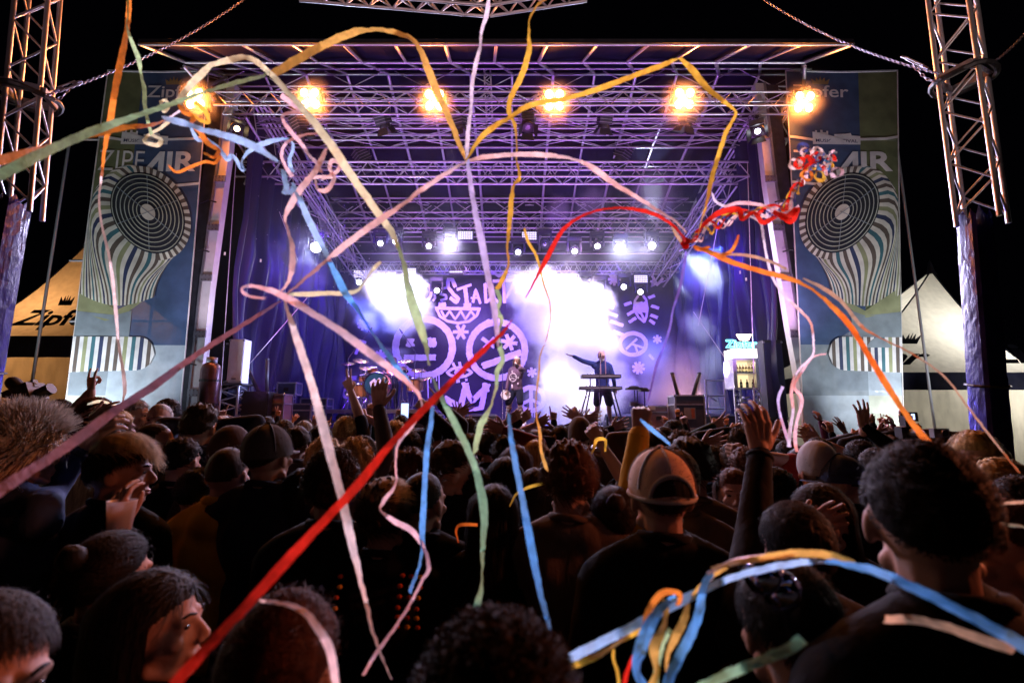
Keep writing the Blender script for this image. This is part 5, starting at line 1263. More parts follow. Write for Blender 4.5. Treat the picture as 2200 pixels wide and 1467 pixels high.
def cap_mesh(kind):
    mb = MB(); n = 28; m = 9
    lowr = .18 if kind != 'beanie' else .35
    for i in range(m + 1):
        th = (math.pi / 2 + lowr) * i / m
        for k in range(n):
            ph = 2 * math.pi * k / n; d = Vector((math.sin(th) * math.cos(ph), math.sin(th) * math.sin(ph), math.cos(th))); t = .014 if kind != 'beanie' else .012 + .02 * max(0, d.z) ** 2
            mb.v.append((d.x * (.079 + t), -.010 + d.y * (.099 + t), .028 + d.z * (.100 + t)))
    for i in range(m):
        for k in range(n): mb.f.append((i * n + k, (i + 1) * n + k, (i + 1) * n + (k + 1) % n, i * n + (k + 1) % n))
    return mb
def brim(back=False):
    mb = MB(); s = -1 if back else 1; n = 12; vs = []
    for j in range(5):
        t = j / 4
        for i in range(n + 1):
            a = R(20 + 140 * i / n); r0 = Vector((.090 * math.cos(a), .108 * math.sin(a), 0)); r1 = Vector((.078 * math.cos(a), .108 * math.sin(a) + .075 * math.sin(a) ** .6, 0)); p = r0.lerp(r1, t); vs.append((p.x, s * p.y - .010, .018 - .012 * t - .10 * p.x * p.x * 8 * t * .4))
    fs = []
    for j in range(4):
        for i in range(n): a = j * (n + 1) + i; fs.append((a, a + 1, a + n + 2, a + n + 1))
    return mb.add(vs, fs)
# ---- torso / sleeves
def top_solid(sh, el, wr, sleeve, fat=1.0, hood=False, lo=.86, wide=1.0):
    def f(mb):
        mb.ell((0, .0, 1.30), (.180 * fat * wide, .125 * fat, .17), 18, 12); mb.ell((0, .01, 1.08), (.158 * fat, .118 * fat, .22), 16, 12); mb.ell((0, .0, lo + .10), (.165 * fat, .125 * fat, .13), 16, 10)
        mb.capsule((-.165 * wide, -.01, 1.42), (.165 * wide, -.01, 1.42), .074, .074, 12); mb.capsule((-.05, -.025, 1.485), (.05, -.025, 1.485), .068, .068, 12)
        for s in (-1, 1): mb.capsule((s * .035, -.022, 1.525), (s * .16 * wide, -.012, 1.45), .042, .055, 10); mb.ell((s * .075, -.055, 1.33), (.085, .07, .11), 12, 8)
        if hood: mb.ell((0, -.085, 1.455), (.115, .055, .065), 12, 8); mb.capsule((-.08, -.02, 1.48), (.08, -.02, 1.48), .06, .06)
        for i in (0, 1):
            s, e, w = sh[i], el[i], wr[i]; mb.capsule(s, e, .066 * fat, .054 * fat, 12)
            if sleeve == 'long':
                k = Vector(e).lerp(Vector(w), .93); mb.capsule(e, k, .054 * fat, .040 * fat, 12)
                mm = Vector(e).lerp(Vector(w), .35); mb.ell(mm, (.052 * fat, .052 * fat, .05), 10, 8)
    return f
def arm_solid(sh, el, wr):
    def f(mb):
        for i in (0, 1):
            mb.capsule(sh[i], el[i], .050, .040, 12); e = Vector(el[i]); w = Vector(wr[i]); m = e.lerp(w, .3); mb.capsule(e, m, .040, .042, 12); mb.capsule(m, w, .042, .026, 12)
        mb.capsule((-.15, 0, 1.40), (.15, 0, 1.40), .05, .05); mb.capsule((0, 0, 1.35), (0, -.02, 1.50), .10, .052); mb.ell((0, 0, 1.1), (.13, .09, .33), 12, 8)
    return f
def leg_solid(feet, kn, r=1.0):
    def f(mb):
        mb.ell((0, 0, .93), (.15, .105, .12), 14, 10)
        for i in (0, 1):
            h = Vector(((-.085, .085)[i], 0, .90)); mb.capsule(h, kn[i], .085 * r, .058 * r, 12); k = Vector(kn[i]); a = Vector(feet[i]); m = k.lerp(a, .3) + Vector((0, -.02, 0)); mb.capsule(k, m, .056 * r, .058 * r, 12); mb.capsule(m, a, .058 * r, .038 * r, 12)
    return f
STAND_F = ((-.12, 0, .09), (.12, 0, .09)); STAND_K = ((-.10, .02, .50), (.10, .02, .50))
LEGS = baked(leg_solid(STAND_F, STAND_K, 1.12), .026, 1)
def shoe_mesh():
    mb = MB()
    for s in (-.12, .12): mb.ell((s, .05, .045), (.05, .13, .05), 12, 8); mb.ell((s, -.02, .07), (.045, .06, .06), 10, 6)
    return mb
_shoe = shoe_mesh(); SHOE = bpy.data.meshes.new('shoes'); SHOE.from_pydata(_shoe.v, [], _shoe.f); SHOE.materials.append(M['black'])
def ik(S, Wt, pole, a=.295, b=.262):
    S = Vector(S); Wt = Vector(Wt); d = Wt - S; L = d.length; mx = (a + b) * .995
    if L > mx: Wt = S + d * (mx / L); L = mx; d = Wt - S
    L = max(L, .12); x = (a * a - b * b + L * L) / (2 * L); h = math.sqrt(max(a * a - x * x, 0)); dn = d.normalized(); p = Vector(pole); p = (p - dn * p.dot(dn)).normalized()
    return S + dn * x + p * h, Wt
PEOPLE = []
_top_cache = {}
def person(px, py, Y, label, hair='short', hc='dark', top='black', yaw=0, hyaw=None, tilt=0, nod=0, arms=(), sleeve='long', cap=None, capc='grey', hood=False, near=False, fem=False, z0=0.0, lean=0, skin=0, fat=1.0, glasses=False, face=False, fringe=None, legs=None, seed=None, hs=1.0, base=None, group='people in the standing crowd', name='person', beard=None, smile=False, trousers='black', eye=None):
    """px, py: crown of the head in the photograph; Y: distance of the figure"""
    seed = len(PEOPLE) * 7 + 3 if seed is None else seed
    crown = at(px, py, Y); s = (crown.z - z0) / 1.765 if base is None else base
    if name != 'person' or z0 > 0: pass
    else:
        s = max(.90, min(1.12, s))
    root = thing(name, (crown.x, Y, crown.z - 1.765 * s), label, 'person', group)
    root.scale = (s, s, s); PEOPLE.append(root)
    Rz = Matrix.Rotation(R(yaw), 4, 'Z'); inv = (Matrix.Translation(root.location) @ Matrix.Diagonal((s, s, s, 1))).inverted()
    sh = []; el = []; wr = []; poses = []
    for i, sd in enumerate((-1, 1)): sh.append((sd * .185, -.01, 1.415)); el.append(None); wr.append(None); poses.append(None)
    given = {a[0]: a for a in arms}
    for i, sd in enumerate((-1, 1)):
        key = 'L' if sd < 0 else 'R'
        if key in given:
            _, hx, hy, dY, pose, *rest = given[key]; o = rest[0] if rest else {}
            wp = inv @ at(hx, hy, Y + dY); wl = Rz.inverted() @ wp; S = Vector(sh[i])
            if wl.z > 1.5: S = S + Vector((-sd * .02, 0, .045))
            pole = o.get('pole', (sd * 1.0, -.1, -.5) if wl.z > 1.35 else (sd * .5, -.9, -.5)); e, w = ik(S, wl, pole); sh[i] = tuple(S); el[i] = e; wr[i] = w; poses[i] = (pose, o)
        else:
            e, w = ik(sh[i], (sd * (.20 + .02 * (seed % 3)), .10 + .04 * (seed % 4), .92), (sd * .6, -1, 0)); el[i] = e; wr[i] = w; poses[i] = ('relaxed', {'palm': (-sd, 0, 0)})
    key = (top_key := None)
    plain = not arms
    if plain:
        ck = (seed % 4, sleeve, round(fat, 2), hood, round(yaw / 15))
        if ck not in _top_cache: _top_cache[ck] = baked(top_solid(sh, el, wr, sleeve, fat, hood), .019, 1)
        surf = _top_cache[ck]
    else: surf = baked(top_solid(sh, el, wr, sleeve, fat, hood), .015, 1)
    M4 = Rz
    # body: arms, chest, head, hands in one skin
    hyaw = yaw if hyaw is None else hyaw
    hm = Matrix.Translation((0, 0, 0)) @ Rz.inverted() @ Matrix.Translation((0, 0, 0))
    H = Matrix.Translation((0, 0, 1.645)) @ Matrix.Rotation(R(hyaw), 4, 'Z') @ Matrix.Translation((0, 0, -.10)) @ Matrix.Rotation(R(nod), 4, 'X') @ Matrix.Rotation(R(tilt), 4, 'Y') @ Matrix.Translation((0, 0, .10)) @ Matrix.Diagonal((hs, hs, hs, 1))
    near_face = near or face
    parts = [((HEADF if fem else HEADM) if near_face or Y < 6 else HEADLO, H)]
    arm_s = baked(arm_solid(sh, el, wr), .016 if sleeve == 'short' and arms else .028, 1) if arms or sleeve == 'short' else None
    if arm_s is not None: parts.append((arm_s, M4))
    else:
        
        if Y <= 3: parts.append((baked(arm_solid(sh, el, wr), .035, 0), M4))
    for i, sd in enumerate((-1, 1)):
        if plain and Y > 3: continue
        pose, o = poses[i]; w = Vector(wr[i]); d = o.get('dir'); d = Vector(d) if d else (w - Vector(el[i])).normalized()
        palm = o.get('palm', (0, 1, .1)); S = HAND[pose] if sd > 0 else HANDL[pose]
        if 'flip' in o: S = HANDL[pose] if sd > 0 else HAND[pose]
        right = (sd > 0) != ('flip' in o)
        mm = Matrix(M4 @ hand_mat(w, d, palm, right, o.get('s', 1.0)))
        parts.append((S, mm))
    if legs: parts.append((baked(leg_solid(*legs), .02, 2), M4))
    body = compose('body', parts, SK[skin], root)
    tp = compose('jacket' if sleeve == 'long' else 'shirt', [(surf, M4)], CL[top], root)
    # collar ring
    mb = MB(); mb.tube([(Vector((.066 * math.cos(a), -.024 + .064 * math.sin(a), 1.538 + .012 * math.sin(a + 3.6)))) for a in np.linspace(0, 2 * math.pi, 17)], .014 * (1.4 if hood else 1), 6); co = mb.build('collar', CL[top], root, True, True); co.rotation_euler[2] = R(yaw)
    for i in (0, 1):
        if arms and poses[i][0] and sleeve == 'long' and near:
            e = Vector(el[i]); w = Vector(wr[i]); d = (w - e).normalized(); c = e.lerp(w, .92); u, v = frame(d)
            cu = MB().tube([c + (u * math.cos(a) + v * math.sin(a)) * .036 for a in np.linspace(0, 2 * math.pi, 13)], .009, 5).build('cuff', CL[top], root, True, True); cu.rotation_euler[2] = R(yaw)
    if legs is None:
        lg = bpy.data.objects.get('trousers_master'); 
        if lg is None: lg = compose('trousers', [(LEGS, None)], CL['black'], root); lg.name = 'trousers_master'; globals()['_LG'] = lg.data; o2 = lg
        else: o2 = bpy.data.objects.new('trousers', _LG); COL.objects.link(o2); o2.parent = root
        o2.rotation_euler[2] = R(yaw)
        o3 = bpy.data.objects.new('shoes', SHOE); COL.objects.link(o3); o3.parent = root; o3.rotation_euler[2] = R(yaw)
    def on_head(me, nm):
        o = bpy.data.objects.new(nm, me); COL.objects.link(o); o.parent = root; o.matrix_local = H; return o
    ho = None
    if hair:
        k = (hair, hc, seed % 3 if not near else seed)
        if k not in _hair_cache: _hair_cache[k] = hmesh(near_res(HAIR[hair], seed % 3 if not near else seed, 5000 if near else 420, near), HC[hc])
        ho = on_head(_hair_cache[k], 'hair')
    if fringe: on_head(hmesh([strands(2600, .10, seed, .55, .62, .45, (.25, 1, -.1), lift=.022, spike=.06, w=.0010, thick=.016)], HC[fringe]), 'hair_fringe')
    if cap:
        mb = cap_mesh('beanie' if cap == 'beanie' else 'cap'); me = bpy.data.meshes.new('cap'); me.from_pydata(mb.v, [], mb.f); me.materials.append(CL[capc]); me.polygons.foreach_set('use_smooth', [True] * len(me.polygons)); c = on_head(me, 'beanie' if cap == 'beanie' else 'cap')
        def sub(mb2, nm, m2):
            me2 = bpy.data.meshes.new(nm); me2.from_pydata(mb2.v, [], mb2.f); me2.materials.append(m2); o = bpy.data.objects.new(nm, me2); COL.objects.link(o); o.parent = c; return o
        if cap in ('front', 'back'): sub(brim(cap == 'back'), 'brim', CL[capc])
        if cap != 'beanie':
            z = MB().ell((0, -.010, .144), (.011, .011, .007), 8, 5); sub(z, 'button', CL[capc])
            for k in range(3):
                a = R(60 * k + 30); z = MB(); pts = []
                for t in np.linspace(-1.5, 1.5, 15): pts.append((math.sin(t) * math.cos(a) * .0945, -.010 + math.sin(t) * math.sin(a) * .1145, .028 + math.cos(t) * .1155))
                z.tube(pts, .0018 if not near else .0034, 4); sub(z, 'seam', CL['white'] if near and capc == 'capmesh' else CL[capc])
    if near_face or (abs(((hyaw + 180) % 360) - 180) > 60):
        mb = MB()
        for q in (-1, 1): mb.ell((q * .031, .0835, .004), (.0105, .006, .0060), 8, 6)
        on_head(_simple(mb, 'eye', M['eye']), 'eyes')
        mb = MB()
        for q in (-1, 1): mb.tube([(q * .016, .097, .026), (q * .032, .092, .031), (q * .048, .078, .026)], [.003, .0035, .002], 5)
        on_head(_simple(mb, 'eyebrow', HC[hc]), 'eyebrows')
        mb = MB(); mb.tube([(-.022, .0915, -.066), (0, .0995, -.067), (.022, .0915, -.066)], [.003, .005, .003], 6); mb.tube([(-.020, .090, -.075), (0, .098, -.077), (.020, .090, -.075)], [.003, .006, .003], 6)
        on_head(_simple(mb, 'lips', M['lip']), 'lips')
        if smile: mb = MB().box((0, .0985, -.071), (.032, .008, .010)); on_head(_simple(mb, 'teeth', M['teeth']), 'teeth')
    if glasses:
        mb = MB()
        for q in (-1, 1): mb.tube([(q * .031 + .022 * math.cos(a), .097, .004 + .017 * math.sin(a)) for a in np.linspace(0, 2 * math.pi, 13)], .0018, 4); mb.bar((q * .053, .096, .008), (q * .083, -.005, .010), .002, 4)
        mb.bar((-.009, .099, .006), (.009, .099, .006), .002, 4); on_head(_simple(mb, 'glasses', M['glasses']), 'glasses')
    if beard:
        mb = MB(); mb.ell((0, .045, -.082), (.052, .052, .042), 14, 10); mb.ell((0, .085, -.058), (.028, .014, .006), 10, 6); on_head(_simple(mb, 'beard', HC[beard]), 'beard')
    return root, dict(sh=sh, el=el, wr=wr, M=Matrix.Translation(root.location) @ Matrix.Diagonal((s, s, s, 1)) @ Rz, H=Matrix.Translation(root.location) @ Matrix.Diagonal((s, s, s, 1)) @ H)
_hair_cache = {}
def _simple(mb, n, m): me = bpy.data.meshes.new(n); me.from_pydata(mb.v, [], mb.f); me.materials.append(m); me.polygons.foreach_set('use_smooth', [True] * len(me.polygons)); return me
def adj(root, mb, name, m): return mb.build(name, m, root)
UP = {'palm': (0, 1, .05)}
# ------------------------------------------------------------------ performers
perf = dict(z0=DECK, name='person', group=None)
root, I = person(1110, 766, 12.6, 'singer in a dark printed jacket and striped leggings holding a microphone to the mouth', 'long', 'white', 'plum2', yaw=150, hyaw=165, face=True, fem=True,
    arms=(('L', 1118, 789, -.12, 'fist', {'pole': (-1, .3, -1)}), ('R', 1088, 845, -.1, 'fist', {'pole': (1, -.3, -.3)})), legs=(((-.20, 0, .09), (.20, .12, .09)), ((-.14, .08, .5), (.16, .14, .5))), seed=4, **perf)
def pants(I, root, col, kn, ft, short=False, r=1.2):
    def f(mb):
        mb.ell((0, 0, .92), (.165, .12, .14), 14, 10)
        for i in (0, 1):
            h = Vector(((-.085, .085)[i], 0, .90)); mb.capsule(h, kn[i], .095 * r / 1.1, .075 * r, 12)
            if not short: mb.capsule(kn[i], ft[i], .066 * r, .05 * r, 12)
    s = baked(f, .018, 1); Rz = I['M']; inv = (Matrix.Translation(root.location) @ Matrix.Diagonal((*root.scale, 1))).inverted()
    compose('shorts' if short else 'trousers', [(s, inv @ Rz)], col, root)
    mb = MB(); 
    for q in ft: mb.ell((q[0], q[1] + .05, q[2] - .04), (.05, .13, .055), 12, 8); mb.ell((q[0], q[1] - .02, q[2] + .01), (.05, .07, .07), 10, 6)
    o = mb.build('shoes', M['white'] if short else M['black'], root, True, True); o.rotation_euler[2] = math.atan2(Rz[1][0], Rz[0][0])
pants(I, root, CL['navy'], ((-.14, .08, .62), (.16, .14, .62)), ((-.20, 0, .09), (.20, .12, .09)), True, 1.15)
mb = MB()
for i, (kn, ft) in enumerate((((-.14, .08, .5), (-.20, 0, .09)), ((.16, .14, .5), (.20, .12, .09)))):
    for k in range(5):
        p = Vector(kn).lerp(Vector(ft), k / 6 - .05); d = (Vector(ft) - Vector(kn)).normalized(); q = p + d * .035; mb.bar(I['M'] @ p, I['M'] @ q, .064 - .004 * k, 10)
adj(root, mb, 'legging_band', CL['white'])
mb = MB(); pc = I['M'] @ Vector((0.02, .145, 1.18)); mb2 = MB()
fd = (I['M'].to_3x3() @ Vector((0, 1, 0))).normalized(); u, w_ = frame(fd)
mb.tube([pc + (u * math.cos(a) + w_ * math.sin(a)) * .10 for a in np.linspace(0, 2 * math.pi, 19)], .011, 5); side = fd.cross(Vector((0, 0, 1)))
for q in (-1, 1): mb.ell(pc + side * .035 * q + Vector((0, 0, .03)), (.012, .012, .012), 6, 4)
mb.bar(pc - side * .04 - Vector((0, 0, .035)), pc + side * .04 - Vector((0, 0, .015)), .009); adj(root, mb, 'face_print', M['paint'])
mb = MB(); rs = random.Random(3)
for k in range(9):
    a = rs.uniform(-1.2, 1.2); z = rs.uniform(.92, 1.38); p = I['M'] @ Vector((.17 * math.sin(a), .13 * math.cos(a), z)); mb.ell(p, (.022, .022, .03), 8, 5)
adj(root, mb, 'jacket_print', M['paint'])
w = I['M'] @ Vector(I['wr'][0]); hd = I['H'] @ Vector((0, .12, -.07)); mic = thing('microphone', w, 'black microphone in the raised hand of the singer', 'microphone'); MB().capsule(hd.lerp(w, .25), hd.lerp(w, 1.1), .022, .014, 8).build('microphone_body', M['black'], mic, True); MB().ell(hd.lerp(w, .12), (.028, .028, .028), 10, 8).build('microphone_grille', M['chrome'], mic, True)
w = I['M'] @ Vector(I['wr'][1]); c = w + Vector((-.03, -.06, -.10)); tb = thing('tambourine', c, 'white tambourine with jingles held low by the singer', 'tambourine')
MB().lathe([(.11, -.02), (.125, -.02), (.125, .02), (.11, .02), (.11, -.02)], c, (.25, -1, .1), 22).build('frame', M['white'], tb, True)
for k in range(8): a = k * .785; MB().lathe([(0, -.004), (.018, 0), (0, .004)], c + Vector((.132 * math.cos(a), 0, .132 * math.sin(a))), (.2, -1, 0), 8).build('jingle', M['chrome'], tb)
MB().disc(c + Vector((0, -.012, 0)), (.25, -1, .1), .10, 20).build('drum_skin', M['white'], tb)
KF = ((-.17, 0, .09), (.17, 0, .09)); KK = ((-.13, .03, .5), (.13, .03, .5))
root, I = person(1292, 755, 12.95, 'keyboard player in a blue jacket, shorts and pink cap with one arm stretched out sideways', 'crop', 'grey', 'denim', yaw=180, hyaw=172, face=True, beard='white', cap='front', capc='capmesh',
    arms=(('R', 1229, 764, -.1, 'open', {'palm': (0, .3, 1), 'dir': (.9, .1, .15), 'pole': (0, 0, -1)}), ('L', 1321, 832, -.25, 'relaxed', {'palm': (0, 0, -1), 'pole': (-1, -.5, 0)})), legs=(KF, KK), seed=5, **perf)
pants(I, root, CL['navy'], ((-.14, .03, .56), (.14, .03, .56)), KF, True, 1.25)
mb = MB()
for q in (-1, 1): mb.tube([I['M'] @ Vector((q * .05, .135, z)) for z in (1.42, 1.3, 1.15, 1.0)], .012, 5)
adj(root, mb, 'jacket_trim', M['caselight'])
root, I = person(847, 768, 14.75, 'drummer in a dark shirt leaning over the kit behind the cymbals', 'short', 'red', 'navy', yaw=170, hyaw=200, face=True, nod=12,
    arms=(('L', 868, 790, -.35, 'fist'), ('R', 826, 800, -.4, 'fist')), z0=rz, name='person', group=None, base=.97, seed=6)
for i, (wri, tipx, tipy, l) in enumerate(((I['wr'][0], 858, 806, 'right'), (I['wr'][1], 838, 806, 'left'))):
    a = I['M'] @ Vector(wri); b = at(tipx, tipy, 14.1); tag(MB().bar(a - (b - a) * .1, b, .008, 5).build('drum_stick', M['paint']), 'wooden drum stick in the %s fist of the drummer as seen from the crowd' % l, 'drum stick')
# ------------------------------------------------------------------ people near the camera
def flat(v): return v
person(1968, 952, .90, 'big dark head of a short haired man filling the lower right, ear lit red', 'crop', 'dark', 'black', yaw=8, hyaw=-28, near=True, nod=4, seed=11, hs=.96)
root, I = person(1413, 976, 1.62, 'man in a pale mesh back cap seen from behind at the lower centre', 'crop', 'brown', 'black', yaw=0, near=True, nod=4, seed=12, cap='x', capc='capmesh')
mb = MB(); c0 = Vector((0, -.1, -.0))
pts = [Vector((.052 * math.cos(a), -.106 - .012 * math.cos(a * 1) ** 2 * 0, .018 + .040 * math.sin(a))) for a in np.linspace(0, math.pi, 13)]
def onh(mb, nm, m, I=I, root=root):
    me = _simple(mb, nm, m); o = bpy.data.objects.new(nm, me); COL.objects.link(o); o.parent = root; inv = (Matrix.Translation(root.location) @ Matrix.Diagonal((*root.scale, 1))).inverted(); o.matrix_local = inv @ I['H']; return o
def capsurf(az, z, off=.0015):
    zz = max(-1, min(1, (z - .028) / .114)); r = math.sqrt(1 - zz * zz); return Vector((math.cos(az) * (.093 + off) * r, -.010 + math.sin(az) * (.113 + off) * r, z))
mb = MB(); arc = []; n = 18
for i in range(n + 1):
    t = math.pi * i / n; arc.append(capsurf(R(-90) + .58 * math.cos(t), .020 + .052 * math.sin(t), .0055))
mb.add([capsurf(R(-90), .03, .0075)] + arc, [tuple([0, i + 1, i + 2]) for i in range(n)]); onh(mb, 'cap_opening', HC['dark'])
mb = MB().tube([capsurf(R(-90) + .64 * math.cos(math.pi * i / n), .020 + .060 * math.sin(math.pi * i / n), .004) for i in range(n + 1)], .0065, 6); onh(mb, 'cap_band', CL['white'])
mb = MB().tube([capsurf(2 * math.pi * i / 30, .010, .001) for i in range(31)], .006, 6); onh(mb, 'cap_band', CL['white'])
person(830, 1048, 1.95, 'person with tousled blond hair and an embroidered dark jacket in the middle foreground', 'swept', 'brown', 'black', yaw=0, hyaw=-10, near=True, seed=13, hood=False, fringe='blond')
r13 = PEOPLE[-1]
rs = random.Random(8)
for cx_, cols_ in ((-.13, ('orange', 'yellow')), (.09, ('orange',)), (.125, ('red', 'yellow')), (.155, ('yellow', 'orange'))):
    for k in range(6):
        zz = 1.485 - .030 * k - .22 * abs(cx_) ** 1.3; mb = MB(); yy = -.090 - .016 * min(k, 3) + .25 * max(0, abs(cx_) - .1)
        mb.ell((cx_ + rs.uniform(-.003, .003), yy, zz), (.011, .010, .008), 6, 4); mb.build('embroidery', CL[cols_[k % len(cols_)]], r13, False, True)
person(1222, 968, 1.95, 'man with short reddish hair in a tan shirt left of the mesh cap', 'swept', 'red', 'tan', yaw=-5, hyaw=-20, near=True, seed=14)
person(585, 920, 2.35, 'man in a grey flat cap and dark jacket left of the centre', 'crop', 'brown', 'navy', yaw=0, hyaw=-12, near=True, seed=15, cap='front', capc='grey', nod=4)
person(268, 950, 2.15, 'young man with a bleached fringe looking right on the left side', 'short', 'dark', 'black', yaw=-10, hyaw=-68, near=True, seed=16, face=True, fringe='blond')
person(62, 905, 2.05, 'person with wild spiky bleached hair at the left edge, arm raised with a watch', 'spiky', 'white', 'blue', yaw=-20, hyaw=-20, near=True, seed=17, arms=(('R', 182, 958, .12, 'pinch', {'pole': (-.4, -.3, -1), 's': 1.1}),))
person(350, 1232, 1.18, 'laughing woman in profile with long dark hair at the lower left', 'long', 'dark', 'black', yaw=-50, hyaw=-80, near=True, seed=18, face=True, fem=True, smile=True, nod=4)
person(608, 1292, .84, 'round head with very short hair at the bottom, streamer lying across it', 'crop', 'red', 'black', yaw=0, near=True, seed=19, nod=-8)
person(1065, 1390, .62, 'curly grey-brown crown of a head at the bottom centre', 'curly', 'brown', 'black', yaw=0, near=True, seed=20)
person(-22, 1292, .80, 'cropped face lit red at the lower left corner', 'short', 'dark', 'black', yaw=-70, hyaw=-110, near=True, seed=21, face=True)
person(250, 1148, 1.42, 'person with dark hair tied in a knot holding a plastic cup above', 'bun', 'black', 'black', yaw=-10, near=True, seed=22, fem=True, arms=(('R', 258, 1135, .2, 'bent', {'pole': (.2, 0, -1)}),))
I22 = PEOPLE[-1]
c = at(258, 1118, 1.60); cu = thing('plastic_cup', c, 'translucent plastic cup held up over the knotted hair', 'cup'); M['cup'] = cloth_trans('cup_plastic', (.7, .6, .58), .5, 0, .3, 0)
MB().lathe([(0, -.055), (.030, -.055), (.040, .06), (.041, .062), (.0385, .062), (.029, -.05), (0, -.05)], c, n=18).build('cup_wall', M['cup'], cu, True)
person(715, 985, 2.0, 'person with curly hair rim-lit pale, face in profile, left of the tousled blond one', 'curly', 'brown', 'black', yaw=10, hyaw=20, near=True, seed=23)
person(1760, 1045, 1.9, 'woman with smooth dark hair looking back left, hand raised beside her face', 'long', 'dark', 'black', yaw=150, hyaw=-222, near=True, seed=24, face=True, fem=True, arms=(('R', 1728, 1150, -.1, 'bent', {'pole': (1, 0, -1), 'palm': (0, 1, 0)}),))
person(1575, 1010, 2.6, 'woman with red-brown hair half turned, between the cap and the raised black sleeve', 'long', 'red', 'tan', yaw=150, hyaw=160, near=False, seed=25, face=True, fem=True)
person(2165, 1085, 1.25, 'man with red-lit stubble at the right edge, yellow streamer over the head', 'crop', 'red', 'black', yaw=-20, hyaw=60, near=True, seed=26, face=True, beard='red')
person(2090, 928, 2.75, 'woman with wavy light hair looking down by the right tower', 'bob', 'blond', 'blue', yaw=140, hyaw=130, near=False, seed=27, face=True, fem=True, nod=-14)
person(2160, 985, 2.3, 'person with blond hair bowed at the right edge', 'bob', 'blond', 'black', yaw=120, hyaw=100, seed=28, face=True, nod=-25)
person(2185, 1030, 1.9, 'person with glasses at the very right edge under the blond hair', 'short', 'dark', 'purple', yaw=60, hyaw=70, seed=29, face=True, glasses=True)
person(1752, 962, 2.7, 'man in a pale beanie standing right of the raised black sleeve', 'crop', 'brown', 'teal', yaw=0, seed=30, cap='beanie', capc='white')
person(1798, 985, 2.6, 'man with a blue cap and glasses in front of the pale beanie', 'short', 'dark', 'black', yaw=20, hyaw=60, seed=31, glasses=True, face=True, cap='front', capc='blue')
# the big raised hand and its black sleeve
person(1700, 1085, 1.45, 'person in black with a big open hand raised high in front of the cooler', 'short', 'black', 'black', yaw=0, near=True, seed=32, arms=(('L', 1640, 905, .32, 'bent', {'palm': (0, 1, 0), 'dir': (0.02, .05, 1), 's': 1.12, 'pole': (-.2, -.2, -1), 'flip': 1}),))
# mustard sleeve with clasped fist
person(1318, 1050, 2.0, 'person in a mustard blouse, arm bent up with a streamer in the fist', 'bun', 'brown', 'yellow', yaw=-8, near=True, seed=33, fem=True, fat=1.12, arms=(('R', 1374, 925, .05, 'fist', {'pole': (-1.2, 0, -.3)}),))
person(1258, 1030, 2.75, 'person with bare red-lit arm raised in a fist with wristwatch', 'curly', 'dark', 'tan', yaw=0, seed=34, sleeve='short', arms=(('R', 1288, 950, .0, 'fist'),))
person(765, 952, 2.9, 'person in a grey knit, long arm raised with open bent hand and bracelet', 'curly', 'blond', 'grey', yaw=5, seed=35, arms=(('R', 812, 848, .25, 'bent', {'dir': (0, 0, 1), 's': 1.15, 'pole': (1, 0, -.6)}),))
person(1478, 955, 2.35, 'dark haired person behind the mesh cap wearing a brown shirt', 'swept', 'dark', 'tan', yaw=0, hyaw=10, seed=36)
person(1452, 975, 2.2, 'man in a tan baseball cap just right of the mesh cap', 'short', 'brown', 'tan', yaw=-10, hyaw=-30, seed=37, cap='front', capc='tan')
person(975, 962, 2.55, 'man with swept brown hair in profile right of the light blue streamer', 'swept', 'brown', 'black', yaw=-25, hyaw=-72, seed=38, face=True)
person(885, 975, 2.6, 'person with tousled red-lit hair left of the light blue streamer', 'curly', 'red', 'plaid', yaw=0, seed=39)
person(912, 1015, 2.05, 'bald man in front of the tousled red hair', 'bald', 'dark', 'black', yaw=0, hyaw=-25, seed=40)
person(345, 868, 4.0, 'grey bearded bald man facing the camera left of the raised hands', 'bald', 'grey', 'black', yaw=170, hyaw=-165, seed=41, face=True, beard='grey')
person(338, 910, 3.2, 'laughing man with glasses and receding hair seen in profile', 'bald', 'brown', 'black', yaw=-40, hyaw=-62, seed=42, face=True, glasses=True, smile=True)
person(436, 878, 3.3, 'person in a dark jacket with both hands raised around a drink near the left mast', 'curly', 'brown', 'navy', yaw=0, seed=43, arms=(('R', 450, 915, .1, 'pinch', {'palm': (-1, 0, 0)}), ('L', 432, 912, .1, 'pinch')))
person(500, 930, 2.7, 'person with a round dark cap left of the grey flat cap', 'crop', 'dark', 'brown', yaw=0, seed=44, cap='beanie', capc='brown')
person(495, 962, 2.4, 'shaved orange-lit head in front of the round dark cap', 'bald', 'brown', 'yellow', yaw=0, seed=45, hood=True)
person(360, 860, 4.6, 'man in an orange vest turned left below the left banner', 'short', 'black', 'orange', yaw=60, hyaw=70, seed=46, face=True)
person(295, 862, 4.4, 'man in a dark blue jacket turned right below the left banner', 'short', 'grey', 'navy', yaw=-60, hyaw=-80, seed=47, face=True)
person(258, 885, 3.9, 'person with long blond hair below the left banner', 'long', 'blond', 'navy', yaw=-20, seed=48, fem=True)
person(213, 858, 3.7, 'man with a raised hand making a beak shape below the left banner', 'short', 'red', 'purple', yaw=-20, hyaw=-40, seed=49, face=True, arms=(('L', 196, 838, .2, 'horns', {'dir': (-.2, 0, 1)}),), sleeve='short')
person(215, 948, 2.8, 'person with long streaked blond hair behind the spiky bleached head', 'long', 'blond', 'black', yaw=-15, seed=50, fem=True)
person(130, 862, 4.2, 'man with dark hair looking down beside the video camera', 'short', 'black', 'black', yaw=20, hyaw=60, seed=51, face=True)
person(105, 900, 3.6, 'person in profile clapping both hands below the video camera', 'swept', 'dark', 'purple', yaw=-60, hyaw=-80, seed=52, face=True, arms=(('R', 150, 912, .0, 'open', {'dir': (.3, .5, .6)}), ('L', 140, 915, .05, 'open', {'dir': (.3, .5, .6)})))
